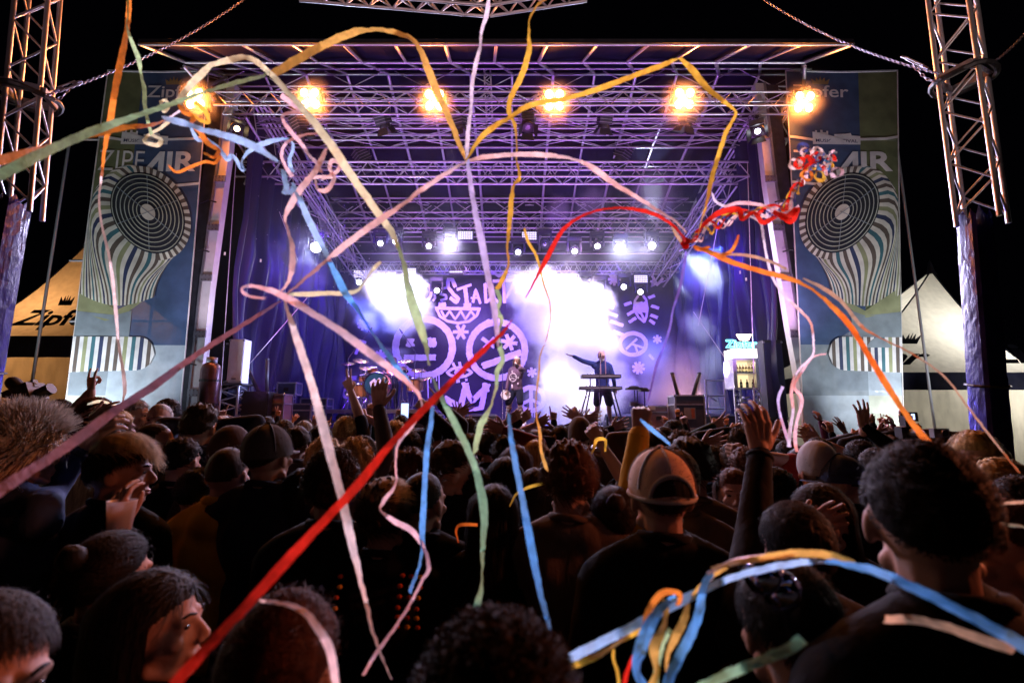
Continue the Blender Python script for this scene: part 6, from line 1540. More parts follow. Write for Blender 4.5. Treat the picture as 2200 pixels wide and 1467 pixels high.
person(5, 860, 3.6, 'pale young face at the very left edge', 'short', 'blond', 'black', yaw=-110, hyaw=-130, seed=53, face=True)
person(22, 880, 4.2, 'dark haired face behind the pale young one at the left edge', 'long', 'dark', 'black', yaw=-120, hyaw=-140, seed=54, face=True)
# video camera on the left
vc = thing('video_camera', at(55, 840, 3.9), 'black video camera with a furry microphone on a stand at the left edge', 'video camera')
c = at(55, 850, 3.9); q = Matrix.Rotation(R(-25), 3, 'Y')
MB().box(c, (.20, .16, .14), M3=q).build('camera_body', M['black'], vc); MB().bar(c + Vector((.08, 0, .0)), c + Vector((.2, .0, .06)), .045, 12).build('camera_lens', M['black'], vc)
MB().capsule(at(28, 822, 3.85), at(45, 838, 3.85), .05, .05, 12).build('furry_microphone', M['blackcloth'], vc, True); MB().bar(at(60, 835, 3.9), at(78, 822, 3.9), .014, 6).build('camera_handle', M['black'], vc)
MB().box(at(66, 828, 3.9), (.09, .04, .06), M3=q).build('flip_screen', M['black'], vc)
b = c.copy(); b.z = 0; MB().bar(b, c - Vector((0, 0, .08)), .03, 8).build('monopod', M['black'], vc)
# ------------------------------------------------------------------ the rest of the crowd: (px, crown py, Y, hair, colour, top, yaw, extra, label)
def arm(k, x, y, pose='open', dY=.05, **o): return (k, x, y, dY, pose, o)
ROWS = [
 (745, 898, 4.3, 'short', 'blond', 'navy', 0, dict(arms=(arm('R', 752, 835, 'two'),), sleeve='short'), 'person with short fair hair, bare arm and fist raised toward the drum kit'),
 (768, 918, 4.4, 'short', 'brown', 'navy', 0, dict(arms=(arm('R', 784, 895, 'point'),), sleeve='short'), 'person raising a pointing finger right of the bare raised arm'),
 (690, 915, 4.6, 'long', 'dark', 'black', 10, {}, 'dark long haired head left of the bare raised arm'),
 (612, 905, 4.9, 'short', 'brown', 'black', 0, {}, 'brown short haired head close to the stage, left part'),
 (640, 925, 4.2, 'swept', 'brown', 'grey', 0, {}, 'head with messy brown hair behind the grey flat cap'),
 (655, 905, 5.2, 'crop', 'grey', 'navy', 0, {}, 'cropped grey head nearest the left flight cases'),
 (545, 910, 5.0, 'short', 'grey', 'navy', 0, {}, 'grey-blue lit short hair in front of the black bass cabinet'),
 (500, 905, 4.7, 'long', 'brown', 'brown', 5, {}, 'long brown hair behind the round dark cap'),
 (575, 896, 5.6, 'crop', 'dark', 'black', 0, {}, 'dark cropped head close under the left stage edge'),
 (480, 893, 4.3, 'bald', 'grey', 'black', -30, {}, 'bald shining head under the lattice stand'),
 (420, 905, 4.6, 'long', 'grey', 'purple', 0, {}, 'greyish long hair behind the hands around a drink'),
 (395, 945, 2.9, 'short', 'black', 'black', 0, {}, 'dark head in deep shade below the laughing man'),
 (150, 905, 3.2, 'short', 'dark', 'black', 0, {}, 'dark round head left of the long streaked blond hair'),
 (60, 880, 3.9, 'short', 'black', 'black', 0, {}, 'dark head right under the video camera'),
 (235, 905, 3.0, 'bun', 'brown', 'purple', -10, dict(arms=(arm('L', 195, 905, 'relaxed', .1),)), 'person in plum with a hand lifted before the left banner'),
 (700, 950, 3.1, 'curly', 'blond', 'black', 0, {}, 'pale curly fringe directly above the curly head in profile'),
 (705, 958, 3.5, 'long', 'dark', 'black', 0, {}, 'long dark hair right of the grey flat cap'),
 (862, 893, 5.0, 'crop', 'dark', 'navy', 0, dict(arms=(arm('R', 872, 893, 'fist', .1),)), 'person holding up a phone with the stage on its screen'),
 (850, 912, 4.5, 'curly', 'blond', 'black', 0, {}, 'small fair curly head beside the grey knit sleeve'),
 (905, 925, 4.0, 'short', 'black', 'black', 0, dict(arms=(arm('R', 915, 880, 'fist', .1),)), 'dark head with a black sleeve and fist raised diagonally right of the phone'),
 (938, 905, 4.4, 'short', 'dark', 'black', 0, dict(arms=(arm('R', 945, 868, 'point', .15),)), 'person in black pointing straight up under the crossing streamers'),
 (880, 930, 3.8, 'short', 'black', 'black', 0, {}, 'round black hair in front of the diagonal black sleeve'),
 (1010, 898, 5.2, 'crop', 'brown', 'grey', 0, {}, 'cropped head with pink rim light in front of the singer monitor'),
 (985, 920, 4.8, 'long', 'brown', 'grey', 0, dict(arms=(arm('L', 982, 892, 'open', .1),), sleeve='short'), 'person raising an open pink-lit hand before the painted crown'),
 (1055, 930, 3.9, 'curly', 'black', 'black', 0, {}, 'large dark curly head left of the plaid sleeve'),
 (1040, 905, 5.0, 'short', 'dark', 'black', 0, {}, 'dark head below the left monitor corner'),
 (1085, 945, 3.6, 'curly', 'dark', 'plaid', 0, dict(arms=(arm('R', 1083, 925, 'open', .1),)), 'person in a red plaid shirt with an orange-lit hand raised'),
 (1110, 930, 4.3, 'swept', 'dark', 'tan', 0, dict(arms=(arm('L', 1090, 905, 'bent', .1),), sleeve='short'), 'person reaching a bent hand toward the singer'),
 (1135, 935, 4.4, 'short', 'brown', 'black', 0, dict(arms=(arm('L', 1118, 905, 'relaxed', .2),)), 'person with a black sleeve slanting up left below the singer'),
 (1150, 948, 3.6, 'long', 'blond', 'tan', 0, {}, 'long straight fair hair under the golden hanging streamer'),
 (1108, 960, 3.2, 'bob', 'red', 'tan', 0, {}, 'copper bob in front of the plaid shirt'),
 (1085, 985, 2.7, 'long', 'black', 'black', 0, {}, 'dark long hair in front of the copper bob'),
 (1170, 925, 4.6, 'short', 'brown', 'white', 0, dict(arms=(arm('L', 1150, 912, 'bent', .1),), sleeve='short'), 'person with a bare forearm bent back, right of the golden streamer'),
 (1205, 915, 4.6, 'crop', 'dark', 'navy', 0, dict(arms=(arm('L', 1188, 945, 'open', -.1), arm('R', 1192, 925, 'open', .1))), 'cropped head with two open hands lifted in the middle of the crowd'),
 (1245, 905, 4.2, 'crop', 'brown', 'tan', 0, dict(cap='beanie', capc='tan'), 'ribbed tan beanie under the pair of raised hands'),
 (1235, 925, 4.9, 'short', 'brown', 'grey', 0, dict(arms=(arm('R', 1243, 900, 'open', .1),)), 'person in a grey sleeve with long fingers raised under the keyboard stand'),
 (1272, 920, 4.7, 'short', 'dark', 'black', 0, dict(arms=(arm('L', 1256, 905, 'open', .1),)), 'person in a black sleeve with a broad hand raised under the keyboard stand'),
 (1288, 925, 4.4, 'curly', 'red', 'orange', 0, {}, 'orange-lit tousled head before the right monitor'),
 (1335, 930, 4.8, 'short', 'dark', 'black', 0, dict(arms=(arm('L', 1316, 920, 'open', .15),)), 'person in a dark sleeve with a pale spread hand below the right monitor'),
 (1405, 925, 4.0, 'long', 'brown', 'tan', 0, dict(arms=(arm('L', 1390, 935, 'fist', .1),)), 'person in tan with a raised forearm beside the mustard sleeve'),
 (1445, 905, 5.0, 'short', 'black', 'navy', 0, {}, 'black haired round head below the dark green case'),
 (1425, 920, 4.6, 'short', 'dark', 'purple', 0, {}, 'dark head between the tan forearm and the green case'),
 (1460, 932, 3.9, 'curly', 'brown', 'black', 0, {}, 'broad curly head behind the mesh cap on the right'),
 (1500, 930, 4.4, 'bob', 'brown', 'black', 0, dict(arms=(arm('L', 1495, 945, 'relaxed', .1),)), 'person lifting a relaxed hand right of the green case'),
 (1545, 935, 4.3, 'short', 'black', 'green', 0, dict(arms=(arm('L', 1533, 915, 'two', .15),)), 'person in a dark green sleeve making a spread finger sign'),
 (1585, 928, 4.2, 'curly', 'dark', 'black', 0, dict(arms=(arm('L', 1570, 925, 'fist', .1),)), 'curly head with an orange-lit fist and bracelet below the cooler'),
 (1575, 962, 3.2, 'curly', 'brown', 'black', 0, {}, 'curly brown head left of the big raised sleeve'),
 (1530, 962, 3.3, 'short', 'dark', 'navy', 0, dict(arms=(arm('L', 1510, 955, 'open', .1),)), 'person with reaching fingers behind the red-brown haired woman'),
 (1600, 965, 2.9, 'short', 'red', 'red', 0, dict(arms=(arm('R', 1605, 975, 'fist', .1),), sleeve='short'), 'person with a red-lit fist close left of the big black sleeve'),
 (1755, 945, 3.6, 'short', 'black', 'black', 0, dict(arms=(arm('R', 1758, 945, 'bent', .2),), sleeve='short'), 'person with a blurred bare hand raised behind the pale beanie'),
 (1845, 950, 3.3, 'short', 'black', 'black', 0, dict(arms=(arm('R', 1855, 918, 'open', .15, dir=(.1, 0, 1)),)), 'person in black with a wide open hand raised before the right banner'),
 (1830, 955, 4.0, 'short', 'dark', 'navy', 0, dict(arms=(arm('L', 1832, 938, 'two', .1),)), 'person making a small two finger sign before the right banner'),
 (1905, 945, 3.8, 'swept', 'brown', 'black', 0, dict(arms=(arm('L', 1885, 935, 'bent', .1),)), 'person with a dark bent arm right of the wide open hand'),
 (1950, 925, 3.9, 'short', 'black', 'black', 160, dict(face=True, arms=(arm('R', 1938, 930, 'fist', -.1), arm('L', 1962, 932, 'fist', -.1))), 'photographer holding a camera with flash before the right tent'),
 (2010, 935, 3.6, 'short', 'brown', 'black', 20, dict(arms=(arm('R', 2020, 945, 'pinch', .1),)), 'person lifting a small compact camera before the right tent'),
 (1690, 950, 4.2, 'short', 'dark', 'black', 0, {}, 'dark head below the tangle of white streamers'),
 (1665, 945, 4.8, 'long', 'black', 'black', 0, {}, 'long black hair at the foot of the right mast'),
 (1720, 965, 3.1, 'long', 'dark', 'black', 0, {}, 'dark long hair between the big sleeve and the pale beanie'),
 (1060, 1045, 2.0, 'long', 'dark', 'black', 0, {}, 'long dark hair with a soft red rim left of the tan shirt'),
 (1020, 1010, 2.6, 'short', 'black', 'black', 0, {}, 'dark head under the long pale green streamer'),
 (655, 1010, 2.4, 'long', 'black', 'black', 0, {}, 'black long hair between the flat cap and the curly profile'),
 (430, 1010, 2.5, 'short', 'black', 'navy', 0, {}, 'deeply shaded head in navy behind the bleached fringe'),
 (1150, 1010, 2.6, 'bob', 'dark', 'black', 0, {}, 'dark bob left of the reddish short hair'),
 (780, 940, 3.6, 'short', 'dark', 'black', 0, {}, 'dark head at the foot of the grey knit sleeve'),
 (545, 935, 3.7, 'long', 'brown', 'brown', 0, {}, 'brown long hair left of the grey flat cap'),
 (1660, 1010, 2.4, 'short', 'black', 'black', 0, {}, 'black head right behind the big raised sleeve'),
 (1010, 935, 4.4, 'short', 'brown', 'black', 0, {}, 'brown head in front of the pink rim-lit cropped one'),
 (1325, 905, 5.3, 'crop', 'black', 'navy', 0, {}, 'dark cropped head right under the right monitor'),
 (1370, 945, 3.9, 'short', 'dark', 'black', 0, {}, 'dark head behind the clasped fist'),
 (2050, 955, 3.2, 'short', 'dark', 'black', 20, {}, 'dark head left of the wavy light hair'),
 (1880, 968, 2.9, 'short', 'dark', 'navy', 0, {}, 'dark head behind the big short haired man'),
 (185, 960, 2.9, 'short', 'black', 'black', -30, {}, 'black haired head beside the spiky bleached one'),
]
for ri, (px, py, Y, hair, hc, top, yaw, ex, lab) in enumerate(ROWS):
  if ri % 3 == 0: ex = dict(ex, hood=True)
  person(px, py, Y, lab, hair, hc, top, yaw=yaw, **ex)
# rows close to the stage and outer flanks, two or three abreast, filling the gaps
tops = ['black', 'navy', 'brown', 'grey', 'purple', 'black', 'green', 'tan', 'black']; hairs = ['short', 'long', 'curly', 'crop', 'bob', 'swept', 'short']; hcs = ['dark', 'brown', 'black', 'blond', 'red', 'dark', 'grey']
seen = {}; rf2 = random.Random(21); pool = []
for row, (Y, py) in enumerate(((5.3, 904), (6.2, 905), (7.2, 906), (8.3, 907), (9.3, 908))):
    n = int(26 - row); span = 5.2 + row * .75
    for i in range(n):
        x = -span + 2 * span * (i + .5) / n + rf2.uniform(-.12, .12); yy = Y + rf2.uniform(-.2, .2); pool.append((x, yy, rf2.uniform(1.62, 1.84), row, i, n))
lrow = ['fifth row', 'fourth row', 'third row', 'second row', 'front row']
words_ = {'short': 'short', 'long': 'long', 'curly': 'curly', 'crop': 'cropped', 'bob': 'bobbed', 'swept': 'tousled'}
protos = {}
for x, yy, h, row, i, n in pool:
    hi, ci, ti = rf2.randrange(7), rf2.randrange(7), rf2.randrange(9); hair, hc, top = hairs[hi], hcs[ci], tops[ti]
    a = rf2.random() < (.58 if row < 3 else .45); side = rf2.choice('LR'); pose = rf2.choice(['open', 'fist', 'relaxed', 'point', 'bent', 'two'])
    if a: key = ('arm', side, rf2.randrange(3), pose)
    else: key = ('plain', hair)
    pxr = lambda X, Yq, z: None
    lab0 = '%s %s haired person in %s%s, %s, ' % (hc if hc not in ('red',) else 'reddish', words_[hair], top, ', %s up' % ({'open': 'open palm', 'fist': 'fist', 'relaxed': 'hand', 'point': 'finger', 'bent': 'curved hand', 'two': 'two fingers'}[pose]) if a else '', lrow[row])
    fr_px = x / yy * F + 1100
    zone = ['left of the left banner', 'below the left banner', 'below the left mast', 'below the bass cabinet', 'below the left flight cases', 'left of the drum riser', 'below the drum kit', 'right of the drum kit', 'left of the singer', 'below the singer', 'below the white smoke', 'left of the keyboards', 'below the keyboards', 'below the percussion', 'below the green case', 'left of the cooler', 'below the cooler', 'below the right mast', 'below the right banner', 'right of the right banner']
    zi = min(19, max(0, int((fr_px - 60) / 100))); lab = lab0 + zone[zi]
    seen[lab] = seen.get(lab, 0) + 1
    if seen[lab] > 1: lab = lab.replace(' person', ' ' + ['taller', 'slighter', 'broader', 'turned'][seen[lab] % 4] + ' person')
    if key not in protos:
        cpx = 1100; ex = {}
        Yp = 6.0
        if a:
            r0 = at(1100, 905, Yp); sx = .22 if side == 'R' else -.22
            T = Vector((r0.x + sx * (1 + .25 * key[2]), Yp + .12, r0.z + .20 + .12 * key[2])); b0 = T - Vector((0, 0, CH)); fwd = b0.y * cp + b0.z * sp; upv = -b0.y * sp + b0.z * cp
            ex = dict(arms=((side, 1100 + b0.x / fwd * F, 733.5 - upv / fwd * F, .12, pose, {}),), sleeve='long' if key[2] else 'short')
        rr, _ = person(1100, 905, Yp, lab, hair if not a else 'short', hc, top, seed=len(hair) % 3 if not a else key[2], **ex); protos[key] = rr; c = rr; PEOPLE.pop()
    else: c = copy_tree(protos[key])
    c['label'] = lab; s = h / 1.765; c.scale = (s, s, s); c.location = (x, yy, 0); c.rotation_euler = (0, 0, R(rf2.uniform(-25, 25)))
    hm_ = None
    for ch in c.children:
        nm = ch.name.split('.')[0]
        if nm == 'hair':
            kk = (hair, hc, len(hair) % 3)
            kk = (hair, hc, (hi + 1) % 3)
            if kk not in _hair_cache: _hair_cache[kk] = hmesh(HAIR[hair]((hi + 1) % 3, 360), HC[hc])
            ch.data = _hair_cache[kk]
        elif nm in ('jacket', 'shirt', 'collar'):
            if ch.data.materials: ch.material_slots[0].link = 'OBJECT'; ch.material_slots[0].material = CL[top]
for o in list(bpy.data.objects):
    if o.name.startswith('trousers_master'): o.name = 'trousers'
# things held in hands
def held(name, label, cat, px, py, Y, size, parts):
    c = at(px, py, Y); t = thing(name, c, label, cat)
    for nm, off, sz, m in parts: MB().box(c + Vector(off), sz).build(nm, m, t)
    return t
M['screen'] = emis('phone_screen', (.45, .55, .95), 2.2)
held('mobile_phone', 'phone held up left of the crossing streamers, its screen showing the blue stage', 'phone', 870, 882, 5.05, 0, (('phone_case', (0, 0, 0), (.085, .010, .17), M['black']), ('phone_screen', (0, -.007, .0), (.075, .004, .15), M['screen'])))
held('mobile_phone', 'dark phone lifted behind the orange streamer before the right tent', 'phone', 1953, 895, 4.3, 0, (('phone_case', (0, 0, 0), (.15, .010, .08), M['black']), ('phone_screen', (.03, -.007, .0), (.03, .004, .05), M['screen'])))
c = at(1950, 930, 3.72); t = thing('photo_camera', c, 'photo camera with flash held up before the right tent', 'camera'); MB().box(c, (.14, .07, .09)).build('camera_body', M['black'], t); MB().box(c + Vector((0, .0, .09)), (.06, .06, .08)).build('flash_head', M['black'], t); MB().bar(c, c + Vector((0, -.12, 0)), .038, 14).build('camera_lens', M['black'], t); MB().disc(c + Vector((0, -.125, 0)), (0, -1, 0), .03, 14).build('front_glass', M['chrome'], t)
c = at(2018, 930, 3.5); t = thing('photo_camera', c, 'compact silver camera lifted near the right tower', 'camera'); MB().box(c, (.11, .04, .065)).build('camera_body', M['steel'], t); MB().bar(c, c + Vector((0, -.05, 0)), .022, 12).build('camera_lens', M['chrome'], t)
def bracelet(px, py, Y, r, label, m='black', thick=.008):
    c = at(px, py, Y); tag(MB().tube([c + Vector((r * math.cos(a), r * math.sin(a), .01 * math.sin(a))) for a in np.linspace(0, 2 * math.pi, 17)], thick, 5).build('wristband', M[m], None, True), label, 'wristband')
bracelet(816, 862, 3.16, .040, 'dark wristband on the grey knit arm'); bracelet(1288, 962, 2.78, .040, 'wristwatch on the bare red-lit arm', 'steel', .011); bracelet(753, 848, 4.36, .034, 'pale wristband on the bare arm raised to the drums', 'white')
# mirrored sunglasses catching the stage lights (worn on the back of a cap at the lower right)
sg = person(1690, 1215, 1.0, 'dark shape of a person with mirrored sunglasses pushed up at the lower right', 'short', 'black', 'black', yaw=0, near=True, seed=60, nod=-10)[0]
t = thing('sunglasses', at(1665, 1250, .98), 'mirrored sunglasses reflecting violet and golden stage lights', 'sunglasses')
for px, py in ((1640, 1235), (1680, 1268)):
    c = at(px, py, .90); MB().ell(c, (.032, .030, .034), 18, 12, Matrix.Rotation(R(25), 3, 'Y')).build('mirror_lens', M['mirror'] if 'mirror' in M else M.setdefault('mirror', mat('mirror_lens', (.45, .5, .8), .06, 1, .2, 12)), t, True)
MB().tube([at(1628, 1222, .9), at(1655, 1238, .9), at(1700, 1262, .9), at(1730, 1250, 1.0)], .004, 6).build('spectacle_frame', M['glasses'], t)
# ================================================================== paper streamers
SM = {}
def smat(n, c):
    m = cloth_trans('streamer_' + n, c, .72, 0, .7, .5, 70, (1, 1, 1), .22, 45); SM[n] = m
for n, c in dict(yellow=(.85, .55, .06), orange=(.9, .30, .04), green=(.45, .72, .34), lime=(.80, .82, .46), mint=(.30, .62, .34), blue=(.14, .48, .95), sky=(.40, .70, .98), red=(.80, .03, .015), pink=(.95, .68, .68), salmon=(.95, .68, .60), cream=(.93, .83, .72), white=(.85, .82, .88), mauve=(.50, .24, .30), lilac=(.62, .58, .86), gold=(.72, .46, .10), navy=(.06, .08, .25), tan=(.55, .38, .22), violet=(.22, .18, .62)).items(): smat(n, c)
def catmull(P, n):
    out = []
    for i in range(len(P) - 1):
        p0 = P[max(i - 1, 0)]; p1 = P[i]; p2 = P[i + 1]; p3 = P[min(i + 2, len(P) - 1)]
        for k in range(n):
            t = k / n; out.append(tuple(.5 * ((2 * b) + (-a + c) * t + (2 * a - 5 * b + 4 * c - d) * t * t + (-a + 3 * b - 3 * c + d) * t ** 3) for a, b, c, d in zip(p0, p1, p2, p3)))
    out.append(P[-1]); return out
def streamer(pts, col, label, d0, d1=None, w=None, n=9, name='paper_streamer', twist=0.0, crumple=1.0):
    """pts: (px, py, apparent width in photo px); d0..d1: distance along it; constant paper width, turned where it looks narrow"""
    d1 = d0 if d1 is None else d1; m = len(pts); WF = .60 if 'broad red' in label else .64 if 'beige' in label else .74 if 'dusky' in label or 'wide pink' in label or 'long orange' in label else .80
    if w is None: w = WF * max(p[2] * (d0 + (d1 - d0) * i / (m - 1)) / F for i, p in enumerate(pts)) * 1.02
    P = catmull([(p[0], p[1], p[2], d0 + (d1 - d0) * i / (m - 1)) for i, p in enumerate(pts)], n)
    C = [at(a, b, d) for a, b, c, d in P]; vs = []; fs = []; seed = len(bpy.data.objects) % 97; run = 0
    for i, (a, b, c, d) in enumerate(P):
        T = (C[min(i + 1, len(C) - 1)] - C[max(i - 1, 0)]); T = T.normalized() if T.length > 1e-6 else Vector((0, 0, 1))
        V = (C[i] - Vector((0, 0, CH))).normalized(); S = T.cross(V); S = S.normalized() if S.length > 1e-3 else T.orthogonal()
        N = S.cross(T).normalized(); dist = (C[i] - Vector((0, 0, CH))).length; k = min(1, max(.06, c * WF * d / F / w)); k *= 1 - .16 * (.5 + .5 * math.sin(run / w * .55 + seed)); th = math.acos(k) * (1 if math.sin(i * .13 + seed) > -.2 else -1)
        if twist: th += twist * i
        if i: run += (C[i] - C[i - 1]).length
        cr = crumple * .05 * w * (math.sin(run / w * 2.3 + seed) + .8 * math.sin(run / w * 5.1 + 2 * seed))
        B = S * math.cos(th) + N * math.sin(th); nn = T.cross(B).normalized()
        vs += [C[i] + B * w / 2 + nn * cr, C[i] + nn * (-cr + .05 * w), C[i] - B * w / 2 + nn * cr * .6]
    for i in range(len(P) - 1): a = 3 * i; fs += [(a, a + 1, a + 4, a + 3), (a + 1, a + 2, a + 5, a + 4)]
    o = MB().add(vs, fs).build(name, SM[col], None, True); return tag(o, label, 'paper streamer', 'paper streamers flying over the crowd')
st_ = streamer
st_([(583, 162, 20), (640, 128, 24), (700, 95, 24), (760, 70, 20), (800, 64, 10), (850, 70, 16), (893, 92, 14), (918, 145, 22), (940, 200, 22), (968, 262, 20), (990, 318, 14), (1001, 345, 6)], 'gold', 'wide golden streamer arching over the top left to the central knot', 1.25, 1.6)
st_([(382, 225, 20), (400, 195, 18), (432, 160, 22), (455, 140, 14), (490, 130, 18), (530, 124, 14), (560, 140, 18), (583, 162, 16)], 'lime', 'olive streamer arching from the left blinder up to the upper left knot', 1.4)
st_([(580, 158, 16), (620, 200, 20), (660, 245, 24), (710, 310, 24), (760, 385, 26), (810, 455, 24), (845, 505, 16), (856, 535, 8)], 'lime', 'broad yellow-green streamer falling from the upper left knot', 1.15, 1.3)
st_([(850, 515, 8), (866, 560, 14), (876, 610, 22), (885, 650, 28), (902, 700, 26), (915, 745, 14), (922, 785, 5)], 'green', 'green streamer falling in front of the left painted face', 1.3)
st_([(930, 812, 5), (945, 845, 12), (975, 905, 18), (1005, 965, 20), (1025, 1020, 20), (1038, 1080, 22), (1040, 1130, 18), (1036, 1190, 12), (1036, 1240, 5), (1028, 1290, 18), (1015, 1345, 22), (1003, 1385, 18)], 'mint', 'long green streamer curving down the lower middle', 1.2, 1.0)
st_([(1003, 1380, 16), (975, 1395, 22), (955, 1425, 24), (948, 1460, 20)], 'mint', 'green streamer tail lying left of the curly crown', .95)
st_([(1003, 1380, 14), (1012, 1405, 16), (998, 1425, 18), (985, 1440, 12)], 'mint', 'short green loop above the curly crown', .95)
st_([(278, -10, 10), (276, 30, 14), (272, 70, 14), (262, 120, 16), (248, 190, 18), (235, 270, 14), (225, 320, 10), (218, 380, 6)], 'orange', 'orange streamer falling at the upper left', 1.5)
st_([(218, 378, 6), (213, 430, 5), (218, 480, 6), (232, 540, 7), (242, 600, 8), (250, 680, 8), (255, 740, 6), (265, 800, 9), (268, 840, 8), (262, 868, 3)], 'cream', 'thin pale streamer falling across the left banner', 1.7)
st_([(276, -10, 12), (277, 30, 10), (274, 60, 6), (285, 95, 12), (298, 128, 14), (303, 160, 6), (310, 190, 12), (311, 225, 12), (318, 262, 8), (326, 290, 10)], 'green', 'green streamer falling beside the orange one at the upper left', 1.5)
st_([(326, 290, 10), (345, 300, 12), (338, 312, 12), (312, 305, 10), (318, 292, 8), (350, 272, 10), (372, 252, 9)], 'lime', 'small green curl at the left banner lettering', 1.6)
st_([(-15, 385, 30), (60, 345, 28), (130, 312, 26), (210, 278, 22), (290, 250, 16), (350, 230, 14), (420, 205, 10), (500, 180, 12), (570, 163, 10)], 'green', 'green streamer entering from the left edge up to the upper left knot', .9, 1.5)
st_([(-15, 348, 26), (50, 332, 24), (95, 318, 14), (160, 300, 10), (210, 285, 22), (270, 274, 16), (320, 270, 10), (350, 262, 6)], 'orange', 'orange streamer entering from the left edge below the green one', .95, 1.4)
st_([(352, 256, 12), (385, 262, 20), (415, 272, 14), (440, 280, 18), (490, 293, 22), (540, 312, 22), (580, 335, 14), (600, 350, 5)], 'sky', 'light blue streamer blurred over the upper left mast', 1.2)
st_([(350, 262, 5), (372, 248, 6), (392, 235, 6)], 'white', 'tiny white twist left of the light blue streamer', 1.4)
st_([(385, 225, 10), (395, 240, 16), (415, 252, 16), (412, 268, 10), (430, 285, 14), (440, 300, 16), (452, 312, 14), (470, 325, 12), (458, 338, 10), (440, 328, 8)], 'orange', 'orange curled streamer under the leftmost blinder', 1.35)
st_([(474, 335, 10), (462, 350, 10), (440, 348, 8), (412, 358, 9), (380, 370, 9), (362, 356, 4)], 'orange', 'orange wavy tail over the left banner lettering', 1.5)
st_([(345, 218, 8), (352, 240, 8), (362, 228, 9), (355, 216, 9), (345, 220, 8)], 'lime', 'tiny green loop under the left banner name', 1.6)
st_([(418, 220, 14), (440, 238, 14), (448, 262, 10), (430, 258, 12), (415, 248, 10)], 'yellow', 'yellow loop folded under the leftmost blinder', 1.35)
st_([(410, 275, 8), (425, 300, 12), (445, 300, 8), (470, 318, 10), (488, 342, 14), (500, 335, 9), (522, 365, 14), (520, 345, 6), (545, 318, 14), (590, 302, 12), (618, 300, 7), (630, 315, 10), (622, 345, 10), (628, 370, 12)], 'sky', 'curling pale blue streamer left of the centre', 1.5)
st_([(604, 205, 16), (625, 222, 14), (640, 240, 12), (612, 245, 8), (608, 258, 10), (622, 280, 12), (648, 310, 12), (665, 335, 10), (682, 352, 12), (690, 372, 8)], 'pink', 'pink streamer curling down from the second blinder', 1.3)
st_([(700, 320, 8), (690, 345, 16), (672, 375, 18), (645, 408, 18), (625, 440, 18), (612, 470, 8), (618, 492, 8), (628, 530, 14), (628, 570, 16), (622, 600, 10), (605, 625, 6)], 'salmon', 'pale pink streamer dropping to the pink loop on the left', 1.25)
st_([(700, 285, 6), (655, 290, 7), (618, 305, 8), (605, 330, 10), (612, 355, 9), (628, 380, 12)], 'pink', 'thin pink hoop above the pale blue tangle', 1.4)
st_([(690, 385, 10), (720, 372, 10), (730, 355, 10), (715, 345, 12), (708, 360, 12), (718, 385, 12), (700, 410, 14), (682, 405, 8), (678, 385, 6)], 'salmon', 'salmon bow loops left of the centre', 1.35)
st_([(655, 385, 9), (690, 380, 10), (722, 382, 9)], 'salmon', 'short salmon bar across the bow loops', 1.4)
st_([(608, 365, 14), (615, 400, 18), (610, 415, 10), (625, 412, 12), (632, 395, 12)], 'sky', 'pale blue knot with a small loop', 1.35)
st_([(632, 400, 12), (645, 430, 16), (662, 470, 18), (682, 510, 20), (700, 545, 16), (706, 560, 6)], 'sky', 'pale blue streamer falling to the flaring lamp', 1.25)
st_([(706, 560, 10), (722, 590, 18), (742, 630, 20), (768, 665, 12), (800, 715, 6), (832, 760, 12), (862, 800, 14), (888, 832, 8)], 'blue', 'light blue streamer falling from the flaring lamp over the drums', 1.25)
st_([(1003, 346, 5), (960, 372, 12), (905, 408, 16), (870, 436, 10), (820, 470, 18), (770, 505, 20), (725, 540, 18), (706, 556, 8), (680, 578, 10), (640, 612, 8), (614, 634, 5)], 'salmon', 'broad pale streamer running down left from the central knot', 1.2)
st_([(600, 648, 5), (560, 674, 12), (500, 712, 14), (440, 750, 17), (380, 792, 20), (320, 836, 24), (250, 880, 26), (190, 925, 28), (120, 975, 30), (50, 1020, 32), (-20, 1065, 34)], 'mauve', 'long dusky pink streamer running to the lower left edge', 1.6, .8)
st_([(570, 640, 6), (535, 636, 10), (520, 622, 9), (535, 615, 10), (575, 622, 16), (620, 642, 22), (670, 672, 22), (730, 710, 24), (790, 755, 24), (850, 800, 20), (890, 835, 12), (905, 860, 7)], 'pink', 'wide pink streamer looping left and crossing the drum kit', 1.1)
st_([(905, 860, 6), (905, 885, 8), (880, 920, 12), (855, 955, 8), (850, 1000, 6), (850, 1040, 6), (825, 1075, 12), (818, 1095, 6), (845, 1118, 14), (885, 1140, 14), (912, 1180, 10), (921, 1220, 12), (905, 1250, 8), (885, 1290, 8), (850, 1345, 10), (810, 1400, 10), (780, 1450, 8)], 'pink', 'thin pink streamer snaking over the tousled blond head', 1.35, 1.1)
st_([(612, 645, 6), (622, 680, 16), (640, 735, 24), (665, 810, 28), (690, 900, 30), (712, 985, 30), (735, 1070, 30), (752, 1150, 26), (770, 1225, 18), (785, 1290, 14), (802, 1360, 10), (820, 1410, 5), (840, 1458, 3)], 'cream', 'long beige streamer falling over the crowd left of the centre', 1.15, .95)
st_([(610, 632, 8), (660, 632, 14), (700, 630, 14), (745, 630, 14), (770, 622, 8), (790, 595, 5), (805, 575, 12), (818, 562, 10)], 'lime', 'yellow-green streamer lying level right of the pink loop', 1.3)
st_([(1050, -8, 8), (1046, 30, 14), (1034, 70, 10), (1032, 100, 8), (1022, 140, 14), (1014, 185, 12), (1012, 230, 9), (1005, 290, 14), (1003, 345, 8)], 'white', 'pale lavender streamer hanging from the top centre to the knot', 1.4)
